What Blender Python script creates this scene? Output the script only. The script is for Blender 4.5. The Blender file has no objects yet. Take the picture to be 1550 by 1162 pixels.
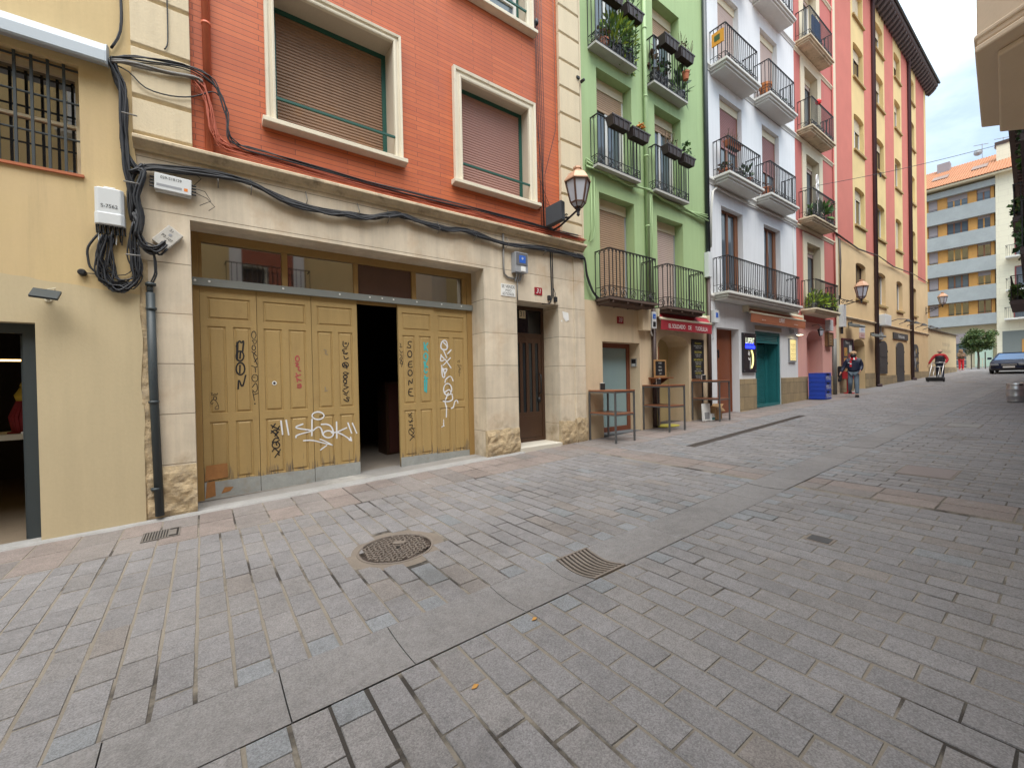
import bpy, math, random
from mathutils import Vector, Matrix, noise
R = math.radians
SC = bpy.context.scene
COL = SC.collection

# ------------------------------------------------------------------ camera
CAMX, CAMY, CAMZ = 0.0, -6.4, 1.53
YAW, PITCH, ROLL = 0.63152, -0.0086956, -0.0206146
def cam_dir(v):
    r, u, w = v
    c, s = math.cos(ROLL), math.sin(ROLL); r, u = c*r - s*u, s*r + c*u
    c, s = math.cos(PITCH), math.sin(PITCH); u, w = c*u + s*w, -s*u + c*w
    c, s = math.cos(YAW), math.sin(YAW)
    return Vector((c*r + s*w, -s*r + c*w, u))
cd = bpy.data.cameras.new('camera')
cam = bpy.data.objects.new('camera', cd); COL.objects.link(cam)
rx, ux, fx = cam_dir((1, 0, 0)), cam_dir((0, 1, 0)), cam_dir((0, 0, 1))
m = Matrix.Identity(4)
for i in range(3):
    m[i][0], m[i][1], m[i][2] = rx[i], ux[i], -fx[i]
m[0][3], m[1][3], m[2][3] = CAMX, CAMY, CAMZ
cam.matrix_world = m
cd.sensor_width = 36.0
cd.lens = 36.0*638.2/1550.0
cd.clip_start, cd.clip_end = 0.05, 2000
SC.camera = cam

# ------------------------------------------------------------------ world, sun, exposure
SUN_EL, SUN_AZ = R(66), R(212)          # azimuth measured from +y towards +x
W = bpy.data.worlds.new('World'); SC.world = W; W.use_nodes = True
nt = W.node_tree; N = nt.nodes; L = nt.links
bg = N['Background']
sky = N.new('ShaderNodeTexSky'); sky.sky_type = 'NISHITA'; sky.sun_disc = False
sky.sun_elevation = SUN_EL; sky.sun_rotation = SUN_AZ; sky.air_density = 1.0; sky.dust_density = 1.5
tc = N.new('ShaderNodeTexCoord')
mp = N.new('ShaderNodeMapping'); mp.inputs['Scale'].default_value = (1.0, 1.0, 2.4)
L.new(tc.outputs['Generated'], mp.inputs['Vector'])
cn = N.new('ShaderNodeTexNoise'); cn.inputs['Scale'].default_value = 2.1; cn.inputs['Detail'].default_value = 8; cn.inputs['Roughness'].default_value = .55
L.new(mp.outputs['Vector'], cn.inputs['Vector'])
cr = N.new('ShaderNodeValToRGB'); cr.color_ramp.elements[0].position = .42; cr.color_ramp.elements[1].position = .62
cr.color_ramp.elements[0].color = (.32, .32, .32, 1); cr.color_ramp.elements[1].color = (.93, .93, .93, 1)
L.new(cn.outputs['Fac'], cr.inputs['Fac'])
# an overcast sky is brightest overhead and dims towards the horizon
sz = N.new('ShaderNodeSeparateXYZ'); L.new(tc.outputs['Generated'], sz.inputs[0])
zr = N.new('ShaderNodeMapRange'); zr.inputs['From Min'].default_value = 0.0; zr.inputs['From Max'].default_value = .85; zr.inputs['To Min'].default_value = .21; zr.inputs['To Max'].default_value = 1.25; zr.interpolation_type = 'SMOOTHSTEP'
L.new(sz.outputs['Z'], zr.inputs['Value'])
cl = N.new('ShaderNodeVectorMath'); cl.operation = 'SCALE'; cl.inputs[0].default_value = (8.6, 9.9, 10.4); L.new(zr.outputs[0], cl.inputs['Scale'])
mx = N.new('ShaderNodeMixRGB'); L.new(cl.outputs[0], mx.inputs['Color2'])
L.new(cr.outputs['Color'], mx.inputs['Fac']); L.new(sky.outputs['Color'], mx.inputs['Color1'])
L.new(mx.outputs['Color'], bg.inputs['Color']); bg.inputs['Strength'].default_value = 0.10
sd = bpy.data.lights.new('sun', 'SUN'); sd.energy = 1.7; sd.angle = R(50); sd.color = (1, .95, .88)
so = bpy.data.objects.new('sun', sd); COL.objects.link(so)
sv = Vector((math.sin(SUN_AZ)*math.cos(SUN_EL), math.cos(SUN_AZ)*math.cos(SUN_EL), math.sin(SUN_EL)))
so.rotation_euler = sv.to_track_quat('Z', 'Y').to_euler(); so.location = (0, -20, 40)
SC.view_settings.view_transform = 'Standard'; SC.view_settings.look = 'None'
SC.view_settings.exposure = 1.33; SC.view_settings.gamma = 1
SC.render.engine = 'CYCLES'
try:
    SC.cycles.use_denoising = True
    SC.cycles.max_bounces = 8; SC.cycles.diffuse_bounces = 4; SC.cycles.glossy_bounces = 3
except Exception: pass

def gz(x): return 0.03*min(x, 70.0)     # the street climbs towards +x

# ------------------------------------------------------------------ helpers
OFF = {}
class MB:
    def __init__(s): s.v = []; s.f = []; s.m = []; s.mi = 0
    def poly(s, pts, mi=None):
        n = len(s.v); s.v += [tuple(p) for p in pts]; s.f.append(tuple(range(n, n+len(pts)))); s.m.append(s.mi if mi is None else mi)
    def faces(s, vs, fs, mi=None):
        n = len(s.v); s.v += [tuple(p) for p in vs]
        for f in fs: s.f.append(tuple(n+i for i in f)); s.m.append(s.mi if mi is None else mi)
    def box(s, x0, x1, y0, y1, z0, z1, mi=None):
        v = [(x0,y0,z0),(x1,y0,z0),(x1,y1,z0),(x0,y1,z0),(x0,y0,z1),(x1,y0,z1),(x1,y1,z1),(x0,y1,z1)]
        s.faces(v, [(0,3,2,1),(4,5,6,7),(0,1,5,4),(1,2,6,5),(2,3,7,6),(3,0,4,7)], mi)
    def obox(s, o, ex, ey, ez, mi=None):       # oriented box from corner o
        o, ex, ey, ez = Vector(o), Vector(ex), Vector(ey), Vector(ez)
        v = [o, o+ex, o+ex+ey, o+ey, o+ez, o+ex+ez, o+ex+ey+ez, o+ey+ez]
        f = [(0,3,2,1),(4,5,6,7),(0,1,5,4),(1,2,6,5),(2,3,7,6),(3,0,4,7)]
        if ex.cross(ey).dot(ez) < 0: f = [tuple(reversed(a)) for a in f]
        s.faces(v, f, mi)
    def bar(s, p, q, w, h, mi=None, up=(0,0,1)):
        p, q = Vector(p), Vector(q); d = (q-p)
        if d.length < 1e-6: return
        dn = d.normalized(); u = Vector(up)
        if abs(dn.dot(u)) > .95: u = Vector((0,1,0))
        a = dn.cross(u).normalized(); b = a.cross(dn).normalized()
        s.obox(p - a*w/2 - b*h/2, d, a*w, b*h, mi)
    def tube(s, pts, r, n=6, mi=None, closed=False, caps=True, r1=None):
        pts = [Vector(p) for p in pts]; k = len(pts)
        if k < 2: return
        base = len(s.v); prev = None
        for i, p in enumerate(pts):
            if closed: t = pts[(i+1) % k] - pts[i-1]
            else: t = pts[min(i+1, k-1)] - pts[max(i-1, 0)]
            t = t.normalized() if t.length > 1e-9 else Vector((0,0,1))
            if prev is None:
                a = t.cross(Vector((0,0,1)))
                if a.length < 1e-3: a = t.cross(Vector((0,1,0)))
            else: a = prev - t*prev.dot(t)
            a = a.normalized() if a.length > 1e-9 else Vector((1,0,0)); prev = a; b = t.cross(a)
            rr = r if r1 is None else r + (r1-r)*i/(k-1)
            for j in range(n):
                g = 2*math.pi*j/n; s.v.append(tuple(p + a*(rr*math.cos(g)) + b*(rr*math.sin(g))))
        mm = s.mi if mi is None else mi
        for i in range(k if closed else k-1):
            for j in range(n):
                a0 = base+i*n+j; a1 = base+i*n+(j+1) % n; i2 = (i+1) % k
                b0 = base+i2*n+j; b1 = base+i2*n+(j+1) % n
                s.f.append((a0, a1, b1, b0)); s.m.append(mm)
        if caps and not closed:
            s.f.append(tuple(base+j for j in reversed(range(n)))); s.m.append(mm)
            s.f.append(tuple(base+(k-1)*n+j for j in range(n))); s.m.append(mm)
    def lathe(s, prof, c, n=20, mi=None, axis='z'):
        base = len(s.v); mm = s.mi if mi is None else mi
        for r, z in prof:
            for j in range(n):
                g = 2*math.pi*j/n; a, b = r*math.cos(g), r*math.sin(g)
                if axis == 'z': p = (c[0]+a, c[1]+b, c[2]+z)
                elif axis == 'y': p = (c[0]+a, c[1]+z, c[2]+b)
                else: p = (c[0]+z, c[1]+a, c[2]+b)
                s.v.append(p)
        for i in range(len(prof)-1):
            for j in range(n):
                a0 = base+i*n+j; a1 = base+i*n+(j+1) % n
                f = (a0, a1, a1+n, a0+n)
                if axis == 'y': f = f[::-1]
                s.f.append(f); s.m.append(mm)
        for i, rev in ((0, True), (len(prof)-1, False)):
            if prof[i][0] > 1e-4:
                f = tuple(base+i*n+j for j in range(n))
                if rev != (axis == 'y'): f = f[::-1]
                s.f.append(f); s.m.append(mm)
    def prism_x(s, prof, x0, x1, mi=None):      # prof: [(y,z)] polygon extruded along x
        n = len(prof); a = sum(prof[i][0]*prof[(i+1)%n][1]-prof[(i+1)%n][0]*prof[i][1] for i in range(n))
        if a < 0: prof = prof[::-1]
        v = [(x0,y,z) for y,z in prof]+[(x1,y,z) for y,z in prof]
        f = [tuple(reversed(range(n))), tuple(range(n,2*n))]+[(i,(i+1)%n,(i+1)%n+n,i+n) for i in range(n)]
        s.faces(v, f, mi)
    def prism_y(s, prof, y0, y1, mi=None):      # prof: [(x,z)] polygon extruded along y
        n = len(prof); a = sum(prof[i][0]*prof[(i+1)%n][1]-prof[(i+1)%n][0]*prof[i][1] for i in range(n))
        if a < 0: prof = prof[::-1]
        v = [(x,y0,z) for x,z in prof]+[(x,y1,z) for x,z in prof]
        f = [tuple(range(n)), tuple(reversed(range(n,2*n)))]+[(i,i+n,(i+1)%n+n,(i+1)%n) for i in range(n)]
        s.faces(v, f, mi)
    def prism_z(s, prof, z0, z1, mi=None):
        n = len(prof); a = sum(prof[i][0]*prof[(i+1)%n][1]-prof[(i+1)%n][0]*prof[i][1] for i in range(n))
        if a < 0: prof = prof[::-1]
        v = [(x,y,z0) for x,y in prof]+[(x,y,z1) for x,y in prof]
        f = [tuple(reversed(range(n))), tuple(range(n,2*n))]+[(i,(i+1)%n,(i+1)%n+n,i+n) for i in range(n)]
        s.faces(v, f, mi)
    def rot_z(s, ang, c, start=0):
        ca, sa = math.cos(ang), math.sin(ang)
        for i in range(start, len(s.v)):
            x, y, z = s.v[i]; x -= c[0]; y -= c[1]
            s.v[i] = (c[0]+ca*x-sa*y, c[1]+sa*x+ca*y, z)
    def xform(s, M, start=0):
        for i in range(start, len(s.v)): s.v[i] = tuple(M @ Vector(s.v[i]))
    def text(s, body, o, size, ex=(1,0,0), ez=(0,0,1), mi=None, align='CENTER', sx=1.0, shear=0.0):
        cu = bpy.data.curves.new('lettering', 'FONT'); cu.body = body; cu.size = size; cu.align_x = align; cu.align_y = 'CENTER'; cu.resolution_u = 3; cu.shear = shear
        ob = bpy.data.objects.new('lettering', cu); COL.objects.link(ob)
        dg = bpy.context.evaluated_depsgraph_get(); me = bpy.data.meshes.new_from_object(ob.evaluated_get(dg))
        ex, ez, o = Vector(ex), Vector(ez), Vector(o)
        s.faces([o + ex*(v.co.x*sx) + ez*v.co.y for v in me.vertices], [tuple(p.vertices) for p in me.polygons], mi)
        bpy.data.objects.remove(ob); bpy.data.curves.remove(cu); bpy.data.meshes.remove(me)
    def build(s, name, mats, parent=None, smooth=False, bevel=0.0, off=None):
        if not isinstance(mats, (list, tuple)): mats = [mats]
        o0 = Vector(OFF.get(parent.name, (0,0,0))) if parent is not None else Vector(off if off is not None else (0,0,0))
        me = bpy.data.meshes.new(name)
        me.from_pydata([tuple(Vector(p)-o0) for p in s.v], [], s.f)
        for k in mats: me.materials.append(k)
        me.polygons.foreach_set('material_index', s.m)
        if smooth: me.polygons.foreach_set('use_smooth', [True]*len(s.f))
        me.update()
        ob = bpy.data.objects.new(name, me); COL.objects.link(ob)
        OFF[ob.name] = tuple(o0)
        if parent is not None: ob.parent = parent
        else: ob.location = o0
        if bevel:
            b = ob.modifiers.new('bevel', 'BEVEL'); b.width = bevel; b.segments = 2; b.limit_method = 'ANGLE'; b.angle_limit = R(40)
        return ob
def tag(o, label, cat, group=None):
    o['label'] = label; o['category'] = cat
    if group: o['group'] = group
    return o
def root(name, loc, label, cat, group=None):
    o = bpy.data.objects.new(name, None); COL.objects.link(o); o.location = loc; o.empty_display_size = .2
    OFF[o.name] = tuple(loc); return tag(o, label, cat, group)
def solo(mb, name, mats, label, cat, group=None, **k):
    xs = [v[0] for v in mb.v]; ys = [v[1] for v in mb.v]; zs = [v[2] for v in mb.v]
    return tag(mb.build(name, mats, None, off=((min(xs)+max(xs))/2, (min(ys)+max(ys))/2, min(zs)), **k), label, cat, group)
def struct(mb, name, mats, **k):
    o = mb.build(name, mats, None, **k); o['kind'] = 'structure'; return o
def copy_tree(o, loc, rz=None, label=None):
    def cp(a, par):
        c = a.copy(); COL.objects.link(c); OFF[c.name] = (0,0,0)
        if par is not None: c.parent = par
        for ch in list(a.children): cp(ch, c)
        return c
    c = cp(o, None); c.location = loc
    if rz is not None: c.rotation_euler = (0,0,rz)
    if label: c['label'] = label
    return c

# ------------------------------------------------------------------ materials
MATS = {}
def mat(name, col, rough=.8, var=.12, vs=1.5, fine=.08, fs=45, bump=.15, bs=60, streak=0., metal=0., spec=.5, world=False, alpha=None, emit=None, es=0., hue=None, low=None, grime=0., foot=None):
    if name in MATS: return MATS[name]
    M = bpy.data.materials.new(name); M.use_nodes = True; nt = M.node_tree; N = nt.nodes; L = nt.links
    b = N['Principled BSDF']; b.inputs['Roughness'].default_value = rough; b.inputs['Metallic'].default_value = metal
    b.inputs['Specular IOR Level'].default_value = spec
    col = tuple(col)
    if emit:
        b.inputs['Emission Color'].default_value = tuple(emit)+(1,); b.inputs['Emission Strength'].default_value = es
    if var == 0 and fine == 0 and streak == 0:
        b.inputs['Base Color'].default_value = col+(1,)
    if world:
        g = N.new('ShaderNodeNewGeometry'); vec = g.outputs['Position']
    else:
        g = N.new('ShaderNodeTexCoord'); vec = g.outputs['Object']
    def noi(sc, det=5, v=None, ro=.6):
        n = N.new('ShaderNodeTexNoise'); n.inputs['Scale'].default_value = sc; n.inputs['Detail'].default_value = det; n.inputs['Roughness'].default_value = ro
        L.new(v or vec, n.inputs['Vector']); return n.outputs['Fac']
    def ma(op, a, bb):
        n = N.new('ShaderNodeMath'); n.operation = op
        for i, q in enumerate((a, bb)):
            if isinstance(q, (int, float)): n.inputs[i].default_value = q
            else: L.new(q, n.inputs[i])
        return n.outputs[0]
    acc = None
    terms = []
    if var: terms.append((noi(vs, 6), var*2.4))
    if fine: terms.append((noi(fs, 4), fine*2.4))
    if streak:
        mpn = N.new('ShaderNodeMapping'); mpn.inputs['Scale'].default_value = (7, 7, .45); L.new(vec, mpn.inputs['Vector'])
        terms.append((noi(1.0, 7, mpn.outputs['Vector'], .7), streak*2.4))
    for t, k in terms:
        q = ma('MULTIPLY', ma('SUBTRACT', t, .5), k)
        acc = q if acc is None else ma('ADD', acc, q)
    if acc is not None:
        fac = ma('MAXIMUM', ma('ADD', acc, 1.0), .15)
        sc = N.new('ShaderNodeVectorMath'); sc.operation = 'SCALE'; sc.inputs[0].default_value = col; L.new(fac, sc.inputs['Scale'])
        outc = sc.outputs[0]
        if hue:
            mixn = N.new('ShaderNodeMixRGB'); L.new(outc, mixn.inputs['Color1']); mixn.inputs['Color2'].default_value = tuple(hue[0])+(1,)
            r_ = N.new('ShaderNodeValToRGB'); r_.color_ramp.elements[0].position = hue[2]; r_.color_ramp.elements[1].position = hue[3]
            L.new(noi(hue[1], 8, ro=.65), r_.inputs['Fac']); L.new(r_.outputs['Color'], mixn.inputs['Fac']); outc = mixn.outputs['Color']
        if grime:
            gm = N.new('ShaderNodeMapping'); gm.inputs['Scale'].default_value = (5.5, 5.5, .33); L.new(vec, gm.inputs['Vector'])
            gr = N.new('ShaderNodeValToRGB'); gr.color_ramp.elements[0].position = .54; gr.color_ramp.elements[1].position = .78; L.new(noi(1.0, 9, gm.outputs['Vector'], .72), gr.inputs['Fac'])
            g2 = N.new('ShaderNodeValToRGB'); g2.color_ramp.elements[0].position = .42; g2.color_ramp.elements[1].position = .66; L.new(noi(.55, 4), g2.inputs['Fac'])
            gx_ = N.new('ShaderNodeMixRGB'); L.new(ma('MULTIPLY', ma('MULTIPLY', gr.outputs['Color'], g2.outputs['Color']), grime), gx_.inputs['Fac']); L.new(outc, gx_.inputs['Color1']); gx_.inputs['Color2'].default_value = (.13,.115,.09,1); outc = gx_.outputs['Color']
        if foot:
            fx = N.new('ShaderNodeSeparateXYZ'); L.new(vec, fx.inputs[0]); fm = N.new('ShaderNodeMapping'); fm.inputs['Scale'].default_value = foot[2]; L.new(vec, fm.inputs['Vector'])
            hgt = ma('SUBTRACT', 1.0, ma('DIVIDE', fx.outputs['Z'], foot[1])); nn_ = noi(1.0, 8, fm.outputs['Vector'], .7)
            fr = N.new('ShaderNodeValToRGB'); fr.color_ramp.elements[0].position = foot[3]; fr.color_ramp.elements[1].position = foot[3]+.10; L.new(ma('ADD', nn_, ma('MULTIPLY', hgt, .38)), fr.inputs['Fac'])
            fq = N.new('ShaderNodeMixRGB'); L.new(fr.outputs['Color'], fq.inputs['Fac']); L.new(outc, fq.inputs['Color1']); fq.inputs['Color2'].default_value = tuple(foot[0])+(1,); outc = fq.outputs['Color']
        if low:
            sx = N.new('ShaderNodeSeparateXYZ'); L.new(vec, sx.inputs[0]); zz = ma('ADD', sx.outputs['Z'], ma('MULTIPLY', noi(1.3, 4), .16))
            zz = ma('ADD', zz, ma('MULTIPLY', sx.outputs['X'], .10))
            lm = N.new('ShaderNodeMixRGB'); L.new(outc, lm.inputs['Color1']); L.new(ma('LESS_THAN', zz, low[1]), lm.inputs['Fac'])
            s2 = N.new('ShaderNodeVectorMath'); s2.operation = 'SCALE'; s2.inputs[0].default_value = low[0]; L.new(fac, s2.inputs['Scale']); L.new(s2.outputs[0], lm.inputs['Color2']); outc = lm.outputs['Color']
        L.new(outc, b.inputs['Base Color'])
    if bump:
        bn = N.new('ShaderNodeBump'); bn.inputs['Strength'].default_value = bump; bn.inputs['Distance'].default_value = .02
        L.new(noi(bs, 5), bn.inputs['Height']); L.new(bn.outputs['Normal'], b.inputs['Normal'])
    M['bsdf'] = 1
    MATS[name] = M; return M
def flat(name, col, rough=.6, metal=0., spec=.5, emit=None, es=0): return mat(name, col, rough, 0, 1, 0, 1, 0, 1, 0, metal, spec, emit=emit, es=es)

def brick_mat(name, c1, c2, cm, bw, bh, ms, rough=.75, bump=.4, off=.5, zo=0., xo=0., var=.1, streak=.08, vs=.9, hue=None):
    M = bpy.data.materials.new(name); M.use_nodes = True; nt = M.node_tree; N = nt.nodes; L = nt.links; b = N['Principled BSDF']
    b.inputs['Roughness'].default_value = rough
    g = N.new('ShaderNodeNewGeometry'); sp = N.new('ShaderNodeSeparateXYZ'); L.new(g.outputs['Position'], sp.inputs[0])
    ad = N.new('ShaderNodeMath'); ad.operation = 'ADD'; L.new(sp.outputs['X'], ad.inputs[0]); L.new(sp.outputs['Y'], ad.inputs[1])
    cb = N.new('ShaderNodeCombineXYZ'); L.new(ad.outputs[0], cb.inputs[0]); L.new(sp.outputs['Z'], cb.inputs[1])
    mp = N.new('ShaderNodeMapping'); mp.inputs['Location'].default_value = (xo, zo, 0); L.new(cb.outputs[0], mp.inputs['Vector'])
    t = N.new('ShaderNodeTexBrick'); t.offset = off; t.inputs['Scale'].default_value = 1; t.inputs['Brick Width'].default_value = bw; t.inputs['Row Height'].default_value = bh
    t.inputs['Mortar Size'].default_value = ms; t.inputs['Mortar Smooth'].default_value = .3; t.inputs['Color1'].default_value = tuple(c1)+(1,); t.inputs['Color2'].default_value = tuple(c2)+(1,); t.inputs['Mortar'].default_value = tuple(cm)+(1,)
    L.new(mp.outputs['Vector'], t.inputs['Vector'])
    def noi(sc, det, vec):
        n = N.new('ShaderNodeTexNoise'); n.inputs['Scale'].default_value = sc; n.inputs['Detail'].default_value = det; n.inputs['Roughness'].default_value = .65; L.new(vec, n.inputs['Vector']); return n.outputs['Fac']
    def ma(op, a, bb):
        n = N.new('ShaderNodeMath'); n.operation = op
        for i, q in enumerate((a, bb)):
            if isinstance(q, (int, float)): n.inputs[i].default_value = q
            else: L.new(q, n.inputs[i])
        return n.outputs[0]
    mp2 = N.new('ShaderNodeMapping'); mp2.inputs['Scale'].default_value = (6, 6, .4); L.new(g.outputs['Position'], mp2.inputs['Vector'])
    acc = ma('ADD', ma('MULTIPLY', ma('SUBTRACT', noi(vs, 7, g.outputs['Position']), .5), var*2.4), ma('MULTIPLY', ma('SUBTRACT', noi(1, 7, mp2.outputs['Vector']), .5), streak*2.4))
    acc = ma('ADD', acc, ma('MULTIPLY', ma('SUBTRACT', noi(50, 4, g.outputs['Position']), .5), .12))
    sc = N.new('ShaderNodeVectorMath'); sc.operation = 'SCALE'; L.new(t.outputs['Color'], sc.inputs[0]); L.new(ma('ADD', acc, 1.0), sc.inputs['Scale'])
    outc = sc.outputs[0]
    if hue:
        mixn = N.new('ShaderNodeMixRGB'); L.new(outc, mixn.inputs['Color1']); mixn.inputs['Color2'].default_value = tuple(hue[0])+(1,)
        r_ = N.new('ShaderNodeValToRGB'); r_.color_ramp.elements[0].position = hue[2]; r_.color_ramp.elements[1].position = hue[3]
        L.new(noi(hue[1], 8, g.outputs['Position']), r_.inputs['Fac']); L.new(r_.outputs['Color'], mixn.inputs['Fac']); outc = mixn.outputs['Color']
    if name == 'limestone':
        hgt = ma('SUBTRACT', 1.0, ma('DIVIDE', sp.outputs['Z'], 1.5)); fr = N.new('ShaderNodeValToRGB'); fr.color_ramp.elements[0].position = .70; fr.color_ramp.elements[1].position = .98
        L.new(ma('ADD', noi(3.2, 8, g.outputs['Position']), ma('MULTIPLY', hgt, .36)), fr.inputs['Fac'])
        fq = N.new('ShaderNodeMixRGB'); L.new(fr.outputs['Color'], fq.inputs['Fac']); L.new(outc, fq.inputs['Color1']); fq.inputs['Color2'].default_value = (.30,.225,.14,1); outc = fq.outputs['Color']
    L.new(outc, b.inputs['Base Color'])
    bn = N.new('ShaderNodeBump'); bn.inputs['Strength'].default_value = bump; bn.inputs['Distance'].default_value = .01
    h = ma('ADD', ma('MULTIPLY', t.outputs['Fac'], -1.0), ma('MULTIPLY', noi(40, 5, g.outputs['Position']), .25))
    L.new(h, bn.inputs['Height']); L.new(bn.outputs['Normal'], b.inputs['Normal'])
    MATS[name] = M; return M

def tint_mat(name, rough=.62, speck=.5):
    M = bpy.data.materials.new(name); M.use_nodes = True; nt = M.node_tree; N = nt.nodes; L = nt.links; b = N['Principled BSDF']; b.inputs['Roughness'].default_value = rough
    b.inputs['Specular IOR Level'].default_value = .4
    a = N.new('ShaderNodeAttribute'); a.attribute_name = 'tint'
    g = N.new('ShaderNodeNewGeometry'); vec = g.outputs['Position']
    def noi(sc, det, ro=.6):
        n = N.new('ShaderNodeTexNoise'); n.inputs['Scale'].default_value = sc; n.inputs['Detail'].default_value = det; n.inputs['Roughness'].default_value = ro; L.new(vec, n.inputs['Vector']); return n.outputs['Fac']
    def ma(op, a, bb):
        n = N.new('ShaderNodeMath'); n.operation = op
        for i, q in enumerate((a, bb)):
            if isinstance(q, (int, float)): n.inputs[i].default_value = q
            else: L.new(q, n.inputs[i])
        return n.outputs[0]
    v1 = N.new('ShaderNodeTexVoronoi'); v1.inputs['Scale'].default_value = 190; L.new(vec, v1.inputs['Vector'])
    sp = N.new('ShaderNodeSeparateXYZ'); L.new(v1.outputs['Color'], sp.inputs[0])
    acc = ma('MULTIPLY', ma('SUBTRACT', sp.outputs['X'], .5), speck)
    acc = ma('ADD', acc, ma('MULTIPLY', ma('SUBTRACT', noi(1.1, 7, .65), .5), .55))
    acc = ma('ADD', acc, ma('MULTIPLY', ma('SUBTRACT', noi(14, 5, .6), .5), .55))
    acc = ma('ADD', acc, ma('MULTIPLY', ma('SUBTRACT', noi(90, 3, .6), .5), .5))
    sc = N.new('ShaderNodeVectorMath'); sc.operation = 'SCALE'; L.new(a.outputs['Color'], sc.inputs[0]); L.new(ma('MAXIMUM', ma('ADD', acc, 1.0), .2), sc.inputs['Scale'])
    # pale scuffs and gum spots
    v2 = N.new('ShaderNodeTexVoronoi'); v2.inputs['Scale'].default_value = 1.25; v2.inputs['Randomness'].default_value = 1; L.new(vec, v2.inputs['Vector'])
    r_ = N.new('ShaderNodeValToRGB'); r_.color_ramp.elements[0].position = .04; r_.color_ramp.elements[0].color = (.55,.55,.55,1); r_.color_ramp.elements[1].position = .085; r_.color_ramp.elements[1].color = (0,0,0,1)
    L.new(v2.outputs['Distance'], r_.inputs['Fac'])
    mk = ma('MULTIPLY', r_.outputs['Color'], noi(7, 5))
    mixn = N.new('ShaderNodeMixRGB'); L.new(mk, mixn.inputs['Fac']); L.new(sc.outputs[0], mixn.inputs['Color1']); mixn.inputs['Color2'].default_value = (.42,.43,.44,1)
    # darker spills and worn patches
    d_ = N.new('ShaderNodeValToRGB'); d_.color_ramp.elements[0].position = .54; d_.color_ramp.elements[1].position = .72; L.new(noi(.75, 8, .7), d_.inputs['Fac'])
    dk = N.new('ShaderNodeMixRGB'); L.new(ma('MULTIPLY', d_.outputs['Color'], .42), dk.inputs['Fac']); L.new(mixn.outputs['Color'], dk.inputs['Color1']); dk.inputs['Color2'].default_value = (.075,.068,.064,1); mixn = dk
    L.new(mixn.outputs['Color'], b.inputs['Base Color'])
    bn = N.new('ShaderNodeBump'); bn.inputs['Strength'].default_value = .35; bn.inputs['Distance'].default_value = .006
    L.new(ma('ADD', noi(120, 4), ma('MULTIPLY', noi(9, 4), 1.6)), bn.inputs['Height']); L.new(bn.outputs['Normal'], b.inputs['Normal'])
    MATS[name] = M; return M

PL = dict(world=True)
M_yellow = mat('ochre_plaster', (.60,.455,.24), .85, .08, .8, .04, 30, .10, 30, .10, hue=((.58,.43,.25),.5,.45,.75), low=((.53,.435,.275), 2.62), grime=.35, foot=((.36,.29,.19), .45, (2.2,2.2,3.5), .80), **PL)
M_yellow2 = mat('opposite_plaster', (.62,.48,.24), .85, .06, .8, .04, 30, .2, 25, .05, **PL)
M_stone = brick_mat('limestone', (.64,.55,.425), (.60,.515,.40), (.24,.195,.14), 30, .5945, .006, .8, .35, 0, -.025, 7, .28, .30, 1.6, hue=((.50,.36,.23),1.5,.52,.80))
M_quoin = mat('quoin_stone', (.66,.555,.385), .82, .10, 1.2, .05, 50, .2, 40, .14, grime=.5, **PL)
M_cornice = mat('cornice_stone', (.56,.46,.32), .85, .25, 3, .12, 30, .3, 30, .25, hue=((.16,.12,.08),4,.54,.75), **PL)
M_rough = mat('eroded_stone', (.47,.36,.22), .9, .35, 5, .2, 25, .8, 22, 0, hue=((.30,.24,.17),7,.48,.72), **PL)
M_brick = brick_mat('orange_tile', (.565,.138,.044), (.485,.108,.036), (.20,.053,.030), 1.1, .072, .0042, .6, .5, .37, 0, 0, .14, .12, .9, hue=((.38,.10,.06),.8,.54,.82))
M_orange = mat('orange_paint', (.56,.13,.06), .5, .1, 3, .05, 40, .1, 40, .1, **PL)
M_surround = mat('window_stone', (.72,.65,.51), .8, .10, 2, .06, 60, .15, 60, .12, hue=((.25,.2,.14),5,.62,.85), **PL)
M_soffit = mat('soffit_plaster', (.52,.44,.34), .85, .08, 1, .05, 40, .15, 40, **PL)
M_greenw = mat('green_plaster', (.35,.475,.235), .85, .08, .7, .04, 40, .08, 35, .12, grime=.45, **PL)
M_greenp = mat('green_pipe_paint', (.33,.455,.22), .6, .08, 3, .05, 40, 0, 40, **PL)
M_beige = mat('beige_plaster', (.62,.49,.33), .85, .10, 1.0, .05, 40, .08, 35, .12, grime=.5, hue=((.5,.41,.29),1.2,.55,.8), **PL)
M_white = mat('white_plaster', (.71,.725,.745), .85, .07, .8, .03, 40, .08, 35, .10, grime=.4, **PL)
M_whitemould = mat('white_moulding', (.62,.61,.57), .8, .06, 2, .04, 40, .1, 35, .10, **PL)
M_red = mat('red_plaster', (.48,.138,.115), .85, .08, .8, .04, 40, .08, 35, .12, grime=.4, **PL)
M_cream = mat('cream_trim', (.66,.58,.42), .8, .05, 1.5, .04, 40, .1, 35, .08, **PL)
M_pink = mat('pink_plaster', (.72,.38,.33), .85, .08, 1, .04, 40, .08, 35, .10, grime=.4, **PL)
M_plinth = brick_mat('sandstone_blocks', (.36,.27,.15), (.26,.20,.12), (.16,.12,.08), .62, .40, .008, .85, .6, .5, -.05, 0, .3, .1, 3)
M_wallend = mat('garden_wall_plaster', (.60,.47,.28), .88, .1, .7, .06, 30, .25, 25, .1, hue=((.42,.33,.2),.8,.56,.8), **PL)
M_ochrewood = mat('ochre_painted_wood', (.385,.262,.105), .55, .13, 2.2, .07, 40, .12, 60, .16, hue=((.26,.17,.07),2.2,.55,.85), foot=((.15,.115,.08), .62, (26,26,2.2), .74))
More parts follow.
